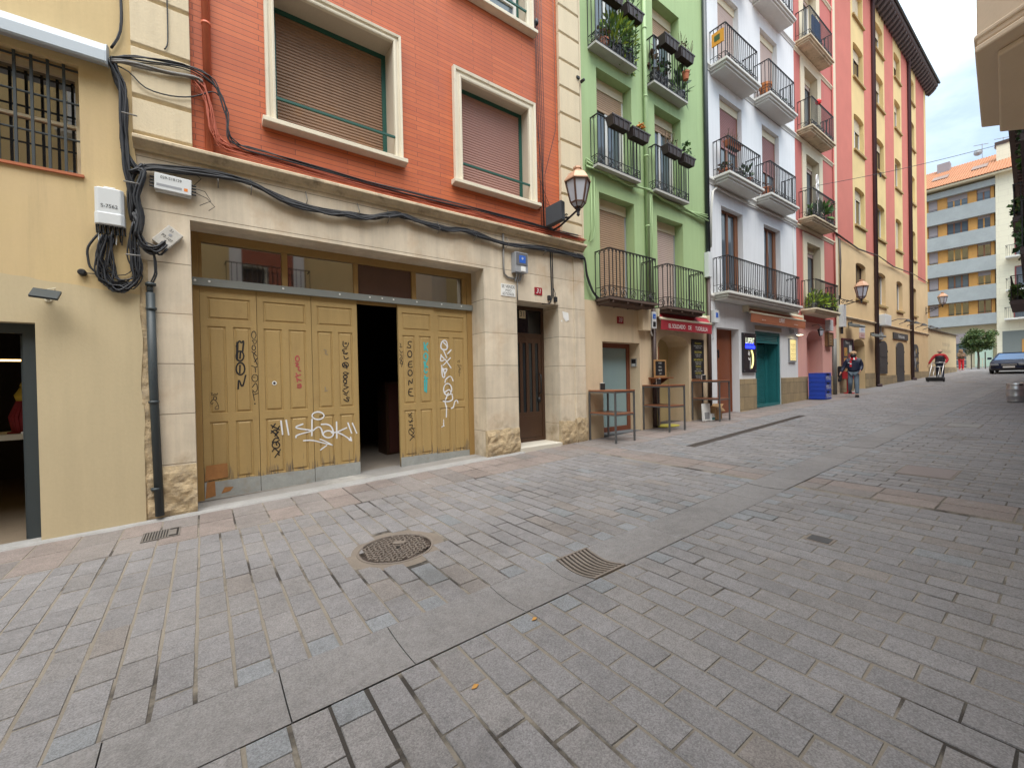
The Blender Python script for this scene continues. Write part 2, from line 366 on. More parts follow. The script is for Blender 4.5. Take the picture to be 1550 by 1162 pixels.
M_ochrewood2 = mat('ochre_frame_wood', (.31,.19,.065), .55, .10, 2.2, .07, 40, .12, 60, .1)
M_worn = mat('worn_wood', (.24,.17,.09), .8, .35, 6, .2, 40, .3, 40, .3)
M_kick = mat('zinc_kickplate', (.30,.31,.30), .6, .22, 6, .12, 40, .15, 40, .1, hue=((.24,.19,.13),5,.55,.8))
M_rust = mat('rust_patch', (.33,.15,.05), .8, .3, 8, .15, 40, .2, 40)
M_bargrey = mat('grey_metal_strip', (.22,.235,.225), .5, .08, 3, .04, 50, 0, 40)
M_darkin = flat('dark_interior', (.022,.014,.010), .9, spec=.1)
M_darkwood = mat('dark_brown_wood', (.055,.026,.014), .45, .15, 3, .08, 50, .1, 60, .15)
M_brownwood = mat('brown_wood', (.20,.075,.03), .5, .15, 3, .08, 50, .1, 60, .2)
M_blind_dark = mat('weathered_slats', (.235,.135,.08), .65, .25, 1.6, .12, 30, .1, 60, .1, hue=((.36,.17,.045),1.0,.55,.75), **PL)
M_blind_pink = mat('mauve_slats', (.37,.20,.165), .6, .08, 1.5, .05, 30, .05, 60, .05, **PL)
M_blind_beige = mat('beige_slats', (.43,.29,.19), .65, .08, 1.5, .06, 30, .05, 60, .05, **PL)
M_blind_pale = mat('pale_slats', (.55,.43,.38), .65, .06, 1.5, .04, 30, .05, 60, .05, **PL)
M_greenframe = mat('dark_green_paint', (.012,.085,.065), .4, .1, 3, .05, 50, 0, 50)
M_glass = flat('window_glass', (.02,.02,.022), .03, spec=1.0)
M_glass.node_tree.nodes['Principled BSDF'].inputs['IOR'].default_value = 2.3
M_glass2 = flat('window_glass_pale', (.10,.125,.15), .06, spec=.7)
M_curtain = mat('white_curtain', (.6,.62,.64), .8, .1, 8, .05, 40, .1, 30)
M_frost = mat('frosted_glass', (.24,.34,.35), .25, .05, 1.5, 0, 40, 0, 40)
M_whiteframe = flat('white_window_paint', (.68,.67,.64), .5)
M_iron = mat('black_iron', (.022,.020,.022), .5, .1, 6, .05, 60, 0, 60)
M_ironb = mat('brown_iron', (.06,.04,.032), .55, .15, 6, .05, 60, 0, 60)
M_pipe = mat('slate_pipe_paint', (.035,.045,.05), .5, .1, 4, .05, 50, 0, 50)
M_pipeb = mat('brown_pipe_paint', (.06,.035,.03), .5, .1, 4, .05, 50, 0, 50)
M_cable = mat('black_cable', (.018,.019,.024), .55, .2, 20, 0, 60, 0, 60)
M_cablegrey = mat('grey_conduit', (.20,.19,.18), .55, .1, 20, 0, 60, 0, 60)
M_cablered = mat('red_painted_cable', (.46,.11,.06), .6, .15, 10, 0, 60, 0, 60)
M_plastic = mat('white_plastic', (.62,.64,.65), .4, .04, 5, .02, 60, 0, 60)
M_plasticg = mat('grey_plastic', (.30,.31,.33), .45, .06, 5, .03, 60, 0, 60)
M_black = flat('black_paint', (.012,.012,.014), .5)
M_whitep = flat('white_paint', (.78,.78,.76), .5)
M_blue = flat('blue_sticker', (.03,.12,.50), .4)
M_redsign = mat('red_enamel', (.30,.018,.03), .35, .08, 8, 0, 40, 0, 40)
M_steel = mat('brushed_steel', (.60,.60,.60), .36, .1, 10, .05, 80, 0, 60, metal=.85)
M_castiron = mat('cast_iron', (.21,.175,.15), .6, .25, 9, .15, 60, .2, 60, metal=.15)
M_gap = mat('joint_sand', (.235,.203,.165), .95, .25, 2.2, .15, 60, .4, 80, hue=((.045,.038,.033),.85,.51,.59), **PL)
M_asph = mat('far_ground', (.22,.21,.20), .9, .15, 1, .1, 30, .2, 50, **PL)
M_paver = tint_mat('granite_paver')
M_gutter = tint_mat('granite_gutter', .58, .4)
M_cement = mat('cement', (.31,.30,.29), .9, .2, 5, .12, 50, .4, 50, **PL)
M_marble = mat('pale_threshold', (.62,.58,.50), .5, .06, 3, .03, 50, 0, 50)
M_terra = mat('terracotta', (.42,.13,.055), .75, .12, 8, .06, 50, 0, 60)
M_planter = mat('brown_planter_plastic', (.05,.036,.034), .5, .1, 6, .04, 50, 0, 60)
M_leafA = mat('leaf_green', (.085,.17,.035), .6, .35, 9, .2, 40, 0, 60)
M_leafB = mat('leaf_dark', (.035,.085,.02), .6, .3, 9, .2, 40, 0, 60)
M_leafC = mat('leaf_lime', (.30,.40,.035), .6, .3, 9, .2, 40, 0, 60)
M_leafD = mat('dry_stalks', (.12,.07,.04), .7, .3, 9, .2, 40, 0, 60)
M_flower = flat('orange_flower', (.62,.20,.02), .6)
M_teal = mat('teal_paint', (.02,.155,.165), .45, .08, 3, .04, 50, 0, 50)
M_tealdark = mat('teal_shadow_slats', (.02,.13,.115), .5, .08, 3, .04, 50, 0, 50)
M_awnred = mat('crimson_canvas', (.34,.022,.035), .8, .08, 4, .05, 80, .1, 90)
M_awnbrown = mat('rust_canvas', (.36,.125,.06), .8, .08, 4, .05, 80, .1, 90)
M_creammetal = flat('cream_metal', (.62,.56,.42), .4)
M_tabletop = mat('varnished_tabletop', (.25,.095,.045), .35, .15, 4, .08, 40, .05, 60)
M_tableleg = mat('grey_steel_leg', (.16,.165,.17), .4, .08, 6, 0, 60, 0, 60, metal=.6)
M_crate = mat('blue_crate_plastic', (.015,.055,.40), .4, .06, 5, 0, 60, 0, 60)
M_card = mat('cardboard', (.44,.27,.13), .85, .08, 6, .05, 60, 0, 60)
M_roof = mat('orange_roof_tile', (.40,.175,.085), .85, .2, 2, .14, 3, .2, 30, **PL)
M_slate = mat('grey_blue_granite', (.32,.345,.35), .7, .18, 1.2, .08, 8, 0, 40, **PL)
M_panel = mat('orange_wood_panel', (.50,.25,.06), .6, .2, 1.5, .05, 8, 0, 40, **PL)
M_ivory = brick_mat('ivory_cladding', (.74,.69,.53), (.72,.67,.52), (.60,.54,.42), 1.2, .55, .012, .7, .1, .5, 0, 0, .05, .04)
M_shut = mat('mauve_grey_shutter', (.30,.26,.27), .7, .08, 1.5, .05, 8, 0, 40, **PL)
M_bark = mat('bark', (.10,.08,.06), .9, .25, 12, .1, 60, .3, 40)
M_signwood = mat('sign_brown', (.16,.08,.04), .6, .2, 10, .1, 50, 0, 50)
GCOL = {'k': flat('black_spray', (.012,.011,.012), .6), 'w': flat('white_spray', (.74,.75,.78), .6), 't': flat('turquoise_spray', (.06,.42,.42), .6),
        'r': flat('red_spray', (.44,.06,.08), .6), 'g': flat('faded_grey_spray', (.24,.21,.17), .7)}
# ------------------------------------------------------------------ the street
rng = random.Random(7)
def set_tint(ob, cols):
    a = ob.data.color_attributes.new('tint', 'FLOAT_COLOR', 'POINT')
    a.data.foreach_set('color', [c for k in cols for c in (k[0], k[1], k[2], 1.0)])
def grey():
    t = rng.random(); k = rng.uniform(.92, 1.08)
    if t < .03: c = (.190, .196, .206)
    elif t < .07: c = (.212, .190, .180)
    elif t < .40: c = (.212, .199, .198)
    else: c = (.209, .199, .203)
    return (c[0]*k, c[1]*k, c[2]*k)
def pinkish():
    k = rng.uniform(.88, 1.1); t = rng.random()
    c = (.228, .188, .172) if t < .6 else (.208, .185, .176)
    return (c[0]*k, c[1]*k, c[2]*k)
def slab(mb, cols, x0, x1, y0, y1, col, dz=0.0, ch=.0035, dep=.012, zf=None):
    j = .003
    zt = lambda x, y: (gz(x) if zf is None else zf(x, y)) + dz + tl[0]*(x-x0) + tl[1]*(y-y0)
    tl = (rng.uniform(-.005, .005), rng.uniform(-.005, .005))
    ex = [rng.uniform(-j, j) for _ in range(8)]
    o = [(x0+ex[0], y0+ex[1]), (x1+ex[2], y0+ex[3]), (x1+ex[4], y1+ex[5]), (x0+ex[6], y1+ex[7])]
    n = [(o[0][0]+ch, o[0][1]+ch), (o[1][0]-ch, o[1][1]+ch), (o[2][0]-ch, o[2][1]-ch), (o[3][0]+ch, o[3][1]-ch)]
    mb.faces([(x, y, zt(x, y)-dep) for x, y in o] + [(x, y, zt(x, y)) for x, y in n], [(4,5,6,7),(0,1,5,4),(1,2,6,5),(2,3,7,6),(3,0,4,7)])
    cols += [col]*8
# joint bed: one sheet to the horizon
mb = MB()
xs = [-60, -12, 0, 6, 12, 20, 30, 45, 60, 70, 120, 400]; ys = [-80, -20, -8, -4.3, -3.8, -1, 3, 20, 80]
for i in range(len(xs)-1):
    for k in range(len(ys)-1):
        a, b, c, d = xs[i], xs[i+1], ys[k], ys[k+1]
        mb.poly([(a,c,gz(a)-.0045), (b,c,gz(b)-.0045), (b,d,gz(b)-.0045), (a,d,gz(a)-.0045)])
mb2 = MB()
for i in range(len(mb.f)): pass
GY0, GY1 = -4.275, -3.845
# cut the bed where the hollow gutter runs
bed = MB()
for f in mb.f:
    p = [mb.v[i] for i in f]
    if p[0][0] >= -12 and p[1][0] <= 70 and abs(p[0][1]+4.3) < .01: continue
    bed.poly(p)
for i in range(1, len(xs)-2):
    a, b = xs[i], xs[i+1]
    for c, d in ((-4.3, GY0), (GY1, -3.8)):
        bed.poly([(a,c,gz(a)-.0045), (b,c,gz(b)-.0045), (b,d,gz(b)-.0045), (a,d,gz(a)-.0045)])
    bed.poly([(a,GY0,gz(a)-.075), (b,GY0,gz(b)-.075), (b,GY1,gz(b)-.075), (a,GY1,gz(a)-.075)])
    for yy in (GY0, GY1): bed.poly([(a,yy,gz(a)-.075), (b,yy,gz(b)-.075), (b,yy,gz(b)-.0045), (a,yy,gz(a)-.0045)])
struct(bed, 'ground', [M_gap])
# pavers in courses across the street
pv = MB(); pc = []
MH = (1.37, -2.70, .40)
PX, PY = .171, .326
xk = -4.0; row = 0
def skip_pv(x0, x1, y0, y1):
    cx, cy = (x0+x1)/2, (y0+y1)/2
    if (cx-MH[0])**2+(cy-MH[1])**2 < .40**2: return True
    if x1 > 5.80 and x0 < 6.38: return True
    return False
while xk < 62:
    x0, x1 = xk, xk+PX
    far = x0 > 26
    for ya, yb in ((GY1, -1.045), (-9.0, GY0)):
        # courses end on a small bluish half block next to the gutter
        up = yb if yb == GY0 else ya
        sgn = -1 if yb == GY0 else 1
        y = up; first = (row % 2 == 0)
        while (y > ya+.02) if sgn < 0 else (y < yb-.02):
            ln = PY*(rng.uniform(.9, 1.1) if yb != GY0 else rng.uniform(.985, 1.015))
            half = False
            if first: ln = PY*.5; half = True; first = False
            ye = max(y-ln, ya) if sgn < 0 else min(y+ln, yb)
            a, b = min(y, ye), max(y, ye); y = ye
            if b-a < .03: continue
            gx = rng.choice((.0055, .006, .0065, .008)); gy = rng.choice((.002, .0025, .003, .0045))
            c = grey()
            if half and rng.random() < .7: k_ = rng.uniform(1.0, 1.2); c = (.190*k_, .195*k_, .206*k_)
            if skip_pv(x0, x1, a, b): continue
            pcs = [(x0+gx, x1-gx, a+gy, b-gy)]
            cuts = [(7.262,7.908,-5.428,-4.892),(12.572,13.198,-5.108,-4.592),(4.112,4.288,-5.148,-4.942),(27.59,28.21,-2.01,-1.39),(31.59,32.31,-3.01,-2.29)]
            if x1 > 7.36 and x0 < 13.26: dy = -1.98+.22*((x0+x1)/2-7.36)/5.89; cuts.append((7.35,13.26,dy-.088,dy+.088))
            for (p, q, r, s) in cuts:
                nw = []
                for (u0, u1, v0, v1) in pcs:
                    if u1 <= p or u0 >= q or v1 <= r or v0 >= s: nw.append((u0,u1,v0,v1)); continue
                    if u0 < p: nw.append((u0,p,v0,v1))
                    if u1 > q: nw.append((q,u1,v0,v1))
                    m0, m1 = max(u0,p), min(u1,q)
                    if v0 < r: nw.append((m0,m1,v0,r))
                    if v1 > s: nw.append((m0,m1,s,v1))
                pcs = [w for w in nw if w[1]-w[0] > .018 and w[3]-w[2] > .018]
            for w in pcs: slab(pv, pc, *w, c, rng.uniform(-.0025, .0025))
    xk = x1; row += 1
    if abs(xk-5.81) < .09: xk = 6.385
o = struct(pv, 'paved_street', [M_paver]); set_tint(o, pc)
# pink strip along the facades and the pink band across the street
sb = MB(); sc_ = []
x = -6.0; row = 0
while x < 22.5:
    for ya, yb in ((-1.035, -.53), (-.525, .25)):
        w = .329
        slab(sb, sc_, x+.004, x+w-.004, ya+.004, yb-.004, pinkish(), rng.uniform(-.002, .002), .005)
    x += .329
x0 = 5.815
for (ya, yb) in ((GY1+.005, -1.045), (-9.0, GY0-.005)):
    y = ya; r_ = 0
    while y < yb-.05:
        ye = min(y+.50, yb)
        for k in range(2):
            slab(sb, sc_, x0+k*.282+.004, x0+(k+1)*.282-.004, y+.004, ye-.004, pinkish(), rng.uniform(-.002,.002), .005)
        y = ye
while x < 62:
    slab(sb, sc_, x+.004, x+.6-.004, -1.035, .4, grey(), 0, .005); x += .6
o = struct(sb, 'pavement', [M_paver]); set_tint(o, sc_)
# hollow gutter of long slabs
gu = MB(); gc = []
x = -4.07
while x < 62:
    if 2.26 <= x < 2.61:
        x = 2.615; continue
    ln = .514*rng.uniform(.9, 1.6); x1 = x+ln-.006
    if x < 2.27 < x1: x1 = 2.268; ln = x1-x+.001
    dz = rng.uniform(-.003, .003); k_ = rng.uniform(.92, 1.06); c = (.204*k_, .193*k_, .192*k_); nseg = 7
    vs = []
    for xx in (x, x1):
        for k in range(nseg+1):
            t = k/nseg; yy = GY0+.0005+(GY1-GY0-.001)*t
            vs.append((xx, yy, gz(xx)+dz-(.010+.024*max(0, 1-abs(xx-2.45)/1.1))*math.sin(math.pi*t)+.001))
    fs = [(k, k+nseg+1, k+nseg+2, k+1) for k in range(nseg)]
    n0 = len(vs)
    for xx in (x, x1):
        for k in range(nseg+1): 
            v = vs[(0 if xx == x else nseg+1)+k]; vs.append((v[0], v[1], v[2]-.03))
    fs += [(k, k+1, n0+k+1, n0+k) for k in range(nseg)] + [(nseg+1+k, n0+nseg+1+k, n0+nseg+2+k, nseg+2+k) for k in range(nseg)]
    fs = [tuple(reversed(f)) if i < nseg else f for i, f in enumerate(fs)]
    fs[:nseg] = [tuple(reversed(f)) for f in fs[:nseg]]
    gu.faces(vs, fs); gc += [c]*len(vs)
    x += ln
o = struct(gu, 'gutter', [M_gutter]); set_tint(o, gc)
# ragged cement fillet at the foot of the facades
mb = MB()
n = 90; xa, xb = -6.0, 4.9
rows = []
for i in range(n+1):
    xx = xa+(xb-xa)*i/n
    w = .055+.05*noise.noise(Vector((xx*3.1, 1, 0)))+.03*noise.noise(Vector((xx*11, 4, 0)))
    if -.1 < xx < 4.1: w = .05+.035*noise.noise(Vector((xx*4, 2, 0)))
    w = max(w, .012)
    rows.append([(xx, .1, gz(xx)+.03), (xx, -.035, gz(xx)+.028), (xx, -.035-w*.6, gz(xx)+.018), (xx, -.035-w, gz(xx)-.006)])
for i in range(n):
    for k in range(3): mb.poly([rows[i][k], rows[i][k+1], rows[i+1][k+1], rows[i+1][k]])
struct(mb, 'cement_fillet', [M_cement], smooth=True)

# ---- iron things in the paving
mb = MB()     # round manhole cover with raised clover pattern
cx, cy = 1.37, -2.70; cz = gz(cx)
def gp(x, y, z): return (x, y, gz(x)+z)
mb.lathe([(0.0, -.03), (.335, -.03), (.335, .004), (.315, .004), (.312, -.002)], (0,0,0), 48); mb.lathe([(.313,-.002),(0,-.0021)], (0,0,0), 48, 2)  # recess floor coloured a darker brown than the raised pattern
for k in range(-6, 7):
    for q in range(-6, 7):
        px, py = k*.047+(q % 2)*.024, q*.043
        if math.hypot(px, py) > .285 or (abs(px) < .06 and abs(py-.12) < .05) : continue
        a0 = rng.uniform(0, 6.28)
        for t in range(3):
            a = a0+t*2.094; mb.bar((px, py, .001), (px+.022*math.cos(a), py+.022*math.sin(a), .001), .014, .008)
mb.box(-.055, .055, .085, .15, -.002, .005)
mb.box(.005, .035, -.03, .02, -.002, .0075, 1)
mb.xform(Matrix.Rotation(R(-35), 4, 'Z'))
mb.xform(Matrix.Translation((cx, cy, cz)) @ Matrix(((1,0,0,0),(0,1,0,0),(.03,0,1,0),(0,0,0,1))))
solo(mb, 'manhole_cover', [M_castiron, M_black, mat('dark_brown_recess', (.06,.042,.034), .8, .3, 9, .15, 60, 0, 60)], 'round rusty iron manhole cover with a raised clover pattern set in the paving', 'manhole cover', smooth=False)
mb = MB()   # ring of mortar
mb.lathe([(.336, -.02), (.336, .0005), (.375, .0005), (.43, -.004)], (0,0,0), 48)
mb.xform(Matrix.Translation((cx, cy, cz)) @ Matrix(((1,0,0,0),(0,1,0,0),(.03,0,1,0),(0,0,0,1))))
struct(mb, 'mortar_ring', [mat('brown_mortar', (.20,.165,.135), .9, .25, 5, .15, 60, .3, 60, **PL)])
mb = MB()   # curved drain grate in the gutter
nb = 9
for k in range(nb):
    x = 2.285+k*(.325/(nb-1))
    pts = [(x, GY0+.01+(GY1-GY0-.02)*t/8, gz(x)-.036*math.sin(math.pi*t/8)+.001) for t in range(9)]
    for a, b in zip(pts[:-1], pts[1:]): mb.bar(a, b, .020, .018)
for yy in (GY0+.012, GY1-.012): mb.bar((2.272, yy, gz(2.272)), (2.612, yy, gz(2.612)), .018, .02)
mb.box(2.27, 2.615, GY0+.01, GY1-.01, gz(2.27)-.058, gz(2.27)-.05, 1)
solo(mb, 'drain_grate', [M_castiron, M_black], 'curved iron drain grate with parallel bars lying in the stone gutter', 'drain')
mb = MB()   # long slot drain by the bar
mb.bar((7.36, -1.98, gz(7.36)-.006), (13.25, -1.76, gz(13.25)-.006), .13, .016)
for s_ in (-1, 1): mb.bar((7.36, -1.98+s_*.075, gz(7.36)-.004), (13.25, -1.76+s_*.075, gz(13.25)-.004), .016, .02, 1)
for k in range(118):
    t = (k+.5)/118; x = 7.36+5.89*t; y = -1.98+.22*t
    mb.bar((x, y-.055, gz(x)+.003), (x, y+.055, gz(x)+.003), .012, .006, 1)
solo(mb, 'channel_drain', [mat('drain_bed', (.06,.05,.045), .8, .3, 6, .15, 40), mat('dark_drain_iron', (.10,.08,.07), .6, .25, 9, .15, 60, 0, 60)], 'long straight dark channel drain lying in the paving before the bar tables', 'drain')
def plate(x0, x1, y0, y1, m_, label):
    mb = MB(); z = gz((x0+x1)/2); 
    def gb(a0, a1, b0, b1, t, mi):
        mb.faces([(a0,b0,gz(a0)+t),(a1,b0,gz(a1)+t),(a1,b1,gz(a1)+t),(a0,b1,gz(a0)+t),(a0,b0,gz(a0)-.02),(a1,b0,gz(a1)-.02),(a1,b1,gz(a1)-.02),(a0,b1,gz(a0)-.02)],[(0,1,2,3),(0,4,5,1),(1,5,6,2),(2,6,7,3),(3,7,4,0)],mi)
    gb(x0, x1, y0, y1, .001, 1); gb(x0+.018, x1-.018, y0+.018, y1-.018, .004, 0)
    solo(mb, 'utility_cover', [m_, M_castiron], label, 'utility cover', 'flat utility covers set in the paving')
plate(7.27, 7.90, -5.42, -4.90, mat('pink_granite_plate', (.195,.160,.152), .6, .12, 3, .15, 60, .1, 60), 'square pinkish stone utility cover flush with the pavers right of the gutter')
plate(12.58, 13.19, -5.1, -4.6, mat('grey_granite_plate', (.22,.21,.2), .6, .12, 3, .15, 60, .1, 60), 'pale grey thin framed utility cover farther up the paved street')
plate(4.12, 4.28, -5.14, -4.95, mat('dark_plate', (.06,.062,.065), .5, .2, 8, .1, 60, .1, 60), 'small dark square utility cover among the pavers in the middle of the street')
plate(27.6, 28.2, -2.0, -1.4, M_castiron, 'dark iron utility cover far up the street by the striped building')
plate(31.6, 32.3, -3.0, -2.3, M_castiron, 'dark iron utility cover farthest up the street near the man with the trolley')
mb = MB()
x0, x1, y0, y1 = -.545, -.235, -.81, -.50
plate_z = lambda x: gz(x)+.004
mb.faces([(x0,y0,plate_z(x0)-.002),(x1,y0,plate_z(x1)-.002),(x1,y1,plate_z(x1)-.002),(x0,y1,plate_z(x0)-.002)],[(0,1,2,3)],1)
for k in range(14):
    xx = x0+.012+k*.0224
    if 9 < k < 13: continue
    mb.bar((xx, y0, plate_z(xx)+.002), (xx, y1, plate_z(xx)+.002), .012, .006)
mb.box(x1-.10, x1-.03, y0+.06, y1-.06, gz(x1)-.01, gz(x1)+.008, 0)
for yy in (y0, y1): mb.bar((x0, yy, plate_z(x0)+.002), (x1, yy, plate_z(x1)+.002), .014, .008)
solo(mb, 'wall_grate', [mat('pale_iron', (.20,.18,.165), .6, .2, 9, .1, 60, 0, 60, metal=.3), M_black], 'small ribbed metal grate in the pink strip below the drainpipe', 'drain')
for i, (lx, ly) in enumerate(((1.04, -4.62), (1.62, -4.37))):
    mb = MB(); z = gz(lx)+.003
    mb.faces([(lx-.022,ly,z),(lx,ly-.012,z+.004),(lx+.025,ly+.004,z+.002),(lx+.004,ly+.016,z+.006),(lx-.022,ly,z-.001),(lx,ly-.012,z+.003),(lx+.025,ly+.004,z+.001),(lx+.004,ly+.016,z+.005)],[(0,1,2,3),(7,6,5,4),(0,4,5,1),(1,5,6,2),(2,6,7,3),(3,7,4,0)])
    solo(mb, 'fallen_leaf', [flat('fallen_leaf', (.50,.25,.06), .7)], ('small orange fallen leaf on a paver nearest the camera', 'tiny yellow fallen leaf beside the gutter below the drain grate')[i], 'leaf', 'fallen leaves on the paving')

# ------------------------------------------------------------------ facade helpers
def wall(mb, x0, x1, z0, z1, y, holes, mi=0, rmi=None):
    rmi = mi if rmi is None else rmi
    xs = sorted({x0, x1, *[h[0] for h in holes], *[h[1] for h in holes]}); zs = sorted({z0, z1, *[h[2] for h in holes], *[h[3] for h in holes]})
    xs = [x for x in xs if x0 <= x <= x1]; zs = [z for z in zs if z0 <= z <= z1]
    for i in range(len(xs)-1):
        for k in range(len(zs)-1):
            cx, cz = (xs[i]+xs[i+1])/2, (zs[k]+zs[k+1])/2
            if any(h[0] < cx < h[1] and h[2] < cz < h[3] for h in holes): continue
            mb.poly([(xs[i],y,zs[k]),(xs[i+1],y,zs[k]),(xs[i+1],y,zs[k+1]),(xs[i],y,zs[k+1])], mi)
    for h in holes:
        a, b, c, d, t = h[:5]; c = max(c, z0); d = min(d, z1)
        if t <= 0: continue
        mb.poly([(a,y,c),(a,y+t,c),(a,y+t,d),(a,y,d)][::-1], rmi); mb.poly([(b,y,c),(b,y+t,c),(b,y+t,d),(b,y,d)], rmi)
        if h[3] < z1: mb.poly([(a,y,d),(a,y+t,d),(b,y+t,d),(b,y,d)][::-1], rmi)
        if h[2] > z0: mb.poly([(a,y,c),(a,y+t,c),(b,y+t,c),(b,y,c)], rmi)
def shell(mb, x0, x1, z0, z1, y0, y1, mi=0):
    e = .002
    x0 += e; x1 -= e
    mb.poly([(x0,y0,z0),(x0,y0,z1),(x0,y1,z1),(x0,y1,z0)], mi); mb.poly([(x1,y0,z0),(x1,y1,z0),(x1,y1,z1),(x1,y0,z1)], mi)
    mb.poly([(x0,y1,z0),(x0,y1,z1),(x1,y1,z1),(x1,y1,z0)], mi); mb.poly([(x0,y0,z1),(x1,y0,z1),(x1,y1,z1),(x0,y1,z1)], mi)
def frame(mb, x0, x1, z0, z1, y, w, d, mi=0, bottom=True):
    e = .004
    mb.box(x0-e, x0+w, y, y+d, z0-e, z1+e, mi); mb.box(x1-w, x1+e, y, y+d, z0-e, z1+e, mi)
    mb.box(x0+w, x1-w, y, y+d, z1-w, z1+e, mi)
    if bottom: mb.box(x0+w, x1-w, y, y+d, z0-e, z0+w, mi)
def slats(mb, x0, x1, z0, z1, y, p=.045, t=.010, mi=0):
    n = max(2, int(round((z1-z0)/p))); p = (z1-z0)/n
    for k in range(n):
        a, b = z0+k*p, z0+(k+1)*p
        mb.poly([(x0,y-t*.25,a),(x1,y-t*.25,a),(x1,y-t,a+p*.30),(x0,y-t,a+p*.30)], mi)
        mb.poly([(x0,y-t,a+p*.30),(x1,y-t,a+p*.30),(x1,y-t*.8,b-p*.14),(x0,y-t*.8,b-p*.14)], mi)
        mb.poly([(x0,y-t*.8,b-p*.14),(x1,y-t*.8,b-p*.14),(x1,y+t*.3,b-.001),(x0,y+t*.3,b-.001)], mi)
        mb.poly([(x0,y+t*.3,b-.001),(x1,y+t*.3,b-.001),(x1,y-t*.25,b),(x0,y-t*.25,b)], mi)
def surround(mb, x0, x1, z0, z1, w, y, mi=0):       # stepped stone moulding round an opening, mitred
    prof = [(0, 0), (0, -.052), (w*.16, -.060), (w*.30, -.060), (w*.34, -.046), (w*.66, -.046), (w*.70, -.070), (w, -.075), (w, 0)]
    for i in range(len(prof)-1):
        (a, ya), (b, yb) = prof[i], prof[i+1]
        L0 = [(x0-a, y+ya, z0), (x0-a, y+ya, z1+a), (x1+a, y+ya, z1+a), (x1+a, y+ya, z0)]
        L1 = [(x0-b, y+yb, z0), (x0-b, y+yb, z1+b), (x1+b, y+yb, z1+b), (x1+b, y+yb, z0)]
        for k in range(3): mb.poly([L0[k], L0[k+1], L1[k+1], L1[k]], mi)
def spiral(mb, cx, cz, r, turns, a0, dr, place, rad, mi=0):
    n = int(10*turns)+2
    pts = [place(cx+r*(1-.75*i/n)*math.cos(a0+dr*2*math.pi*turns*i/n), cz+r*(1-.75*i/n)*math.sin(a0+dr*2*math.pi*turns*i/n)) for i in range(n+1)]
    mb.tube(pts, rad, 4, mi, caps=False)
def railing(mb, x0, x1, yf, yw, z0, z1, pitch=.115, scroll=.17, r=.0085, topscroll=True, mi=0, mid=False):
    fr = [('f', x0, x1), ('l', yf, yw), ('r', yf, yw)]
    for side, a, b in fr:
        if side == 'f': P = lambda u, z: (u, yf, z)
        elif side == 'l': P = lambda u, z: (x0, u, z)
        else: P = lambda u, z: (x1, u, z)
        n = max(1, int(round((b-a)/pitch)))
        for k in range(n+1):
            if side != 'f' and k == 0: continue
            u = a+(b-a)*k/n
            mb.bar(P(u, z0), P(u, z1), r*2, r*2)
        mb.bar(P(a, z1), P(b, z1), .034, .014); mb.bar(P(a, z0+.015), P(b, z0+.015), .022, .012)
        if scroll:
            zs_ = z0+scroll; mb.bar(P(a, zs_), P(b, zs_), .016, .010)
            w = scroll*1.35; m_ = max(1, int((b-a)/w)); w = (b-a)/m_; rr = min(scroll, w)*.46
            for k in range(m_):
                u = a+w*(k+.5); s_ = 1 if k % 2 else -1
                spiral(mb, u-w*.02, z0+scroll*.5, rr, 1.6, math.pi/2*s_, s_, P, r*1.25)
                mb.tube([P(u-w*.48, z0+.02+(scroll-.03)*(.5-.5*math.cos(math.pi*i/6))) if s_ > 0 else P(u-w*.48+w*.06*i/6, z0+.02+(scroll-.03)*i/6) for i in range(7)], r*.95, 4, caps=False)
        if topscroll:
            m_ = max(1, int((b-a)/(pitch)));
            for k in range(m_):
                u = a+(b-a)*(k+.5)/m_
                mb.tube([P(u+.042*math.cos(g), z1-.05+.04*math.sin(g)) for g in [math.pi*1.25*i/6-.3 for i in range(7)]], r*.95, 4, caps=False)
def moulded_slab(mb, x0, x1, yf, z0, z1, mi=0, steps=((0,0),(.05,.35),(.10,.7))):
    h = z1-z0
    for i, (ins, t) in enumerate(steps):
        za = z1-h*(steps[i+1][1] if i+1 < len(steps) else 1.0); zb = z1-h*t
        mb.box(x0+ins+.001*i, x1-ins-.001*i, yf+ins, .02+.001*i, za, zb-(.001 if i else 0), mi)
def cornice(mb, x0, x1, z0, z1, proj, mi=0):
    h = z1-z0
    mb.prism_x([(.01, z0), (-proj*.25, z0), (-proj*.35, z0+h*.25), (-proj*.75, z0+h*.55), (-proj, z0+h*.62), (-proj, z0+h*.88), (-proj*.8, z1), (.01, z1)], x0, x1, mi)
def leaves(mb, c, rx, ry, rz, n, s, seed=0, mi=(0, 1), hang=0.0, blade=False):
    rr = random.Random(seed)
    for i in range(n):
        while True:
            p = Vector((rr.uniform(-1,1), rr.uniform(-1,1), rr.uniform(-1,1)))
            if p.length < 1: break
        q = Vector((c[0]+p.x*rx, c[1]+p.y*ry, c[2]+p.z*rz - hang*abs(p.x)))
        d = Vector((rr.uniform(-1,1), rr.uniform(-1,1), rr.uniform(-.6,1))).normalized()
        if blade: d = (p*.7+Vector((0,0,rr.uniform(.1,1)))).normalized()
        e = d.cross(Vector((rr.uniform(-1,1), rr.uniform(-1,1), rr.uniform(-1,1))))
        if e.length < 1e-3: continue
        e.normalize(); l = s*rr.uniform(.6, 1.3); w = l*(.16 if blade else .42)
        a = q; m1 = q+d*l*.5+e*w; m2 = q+d*l*.5-e*w; t = q+d*l+Vector((0,0,-l*.15))
        mb.poly([a, m1, t, m2], rr.choice(mi))
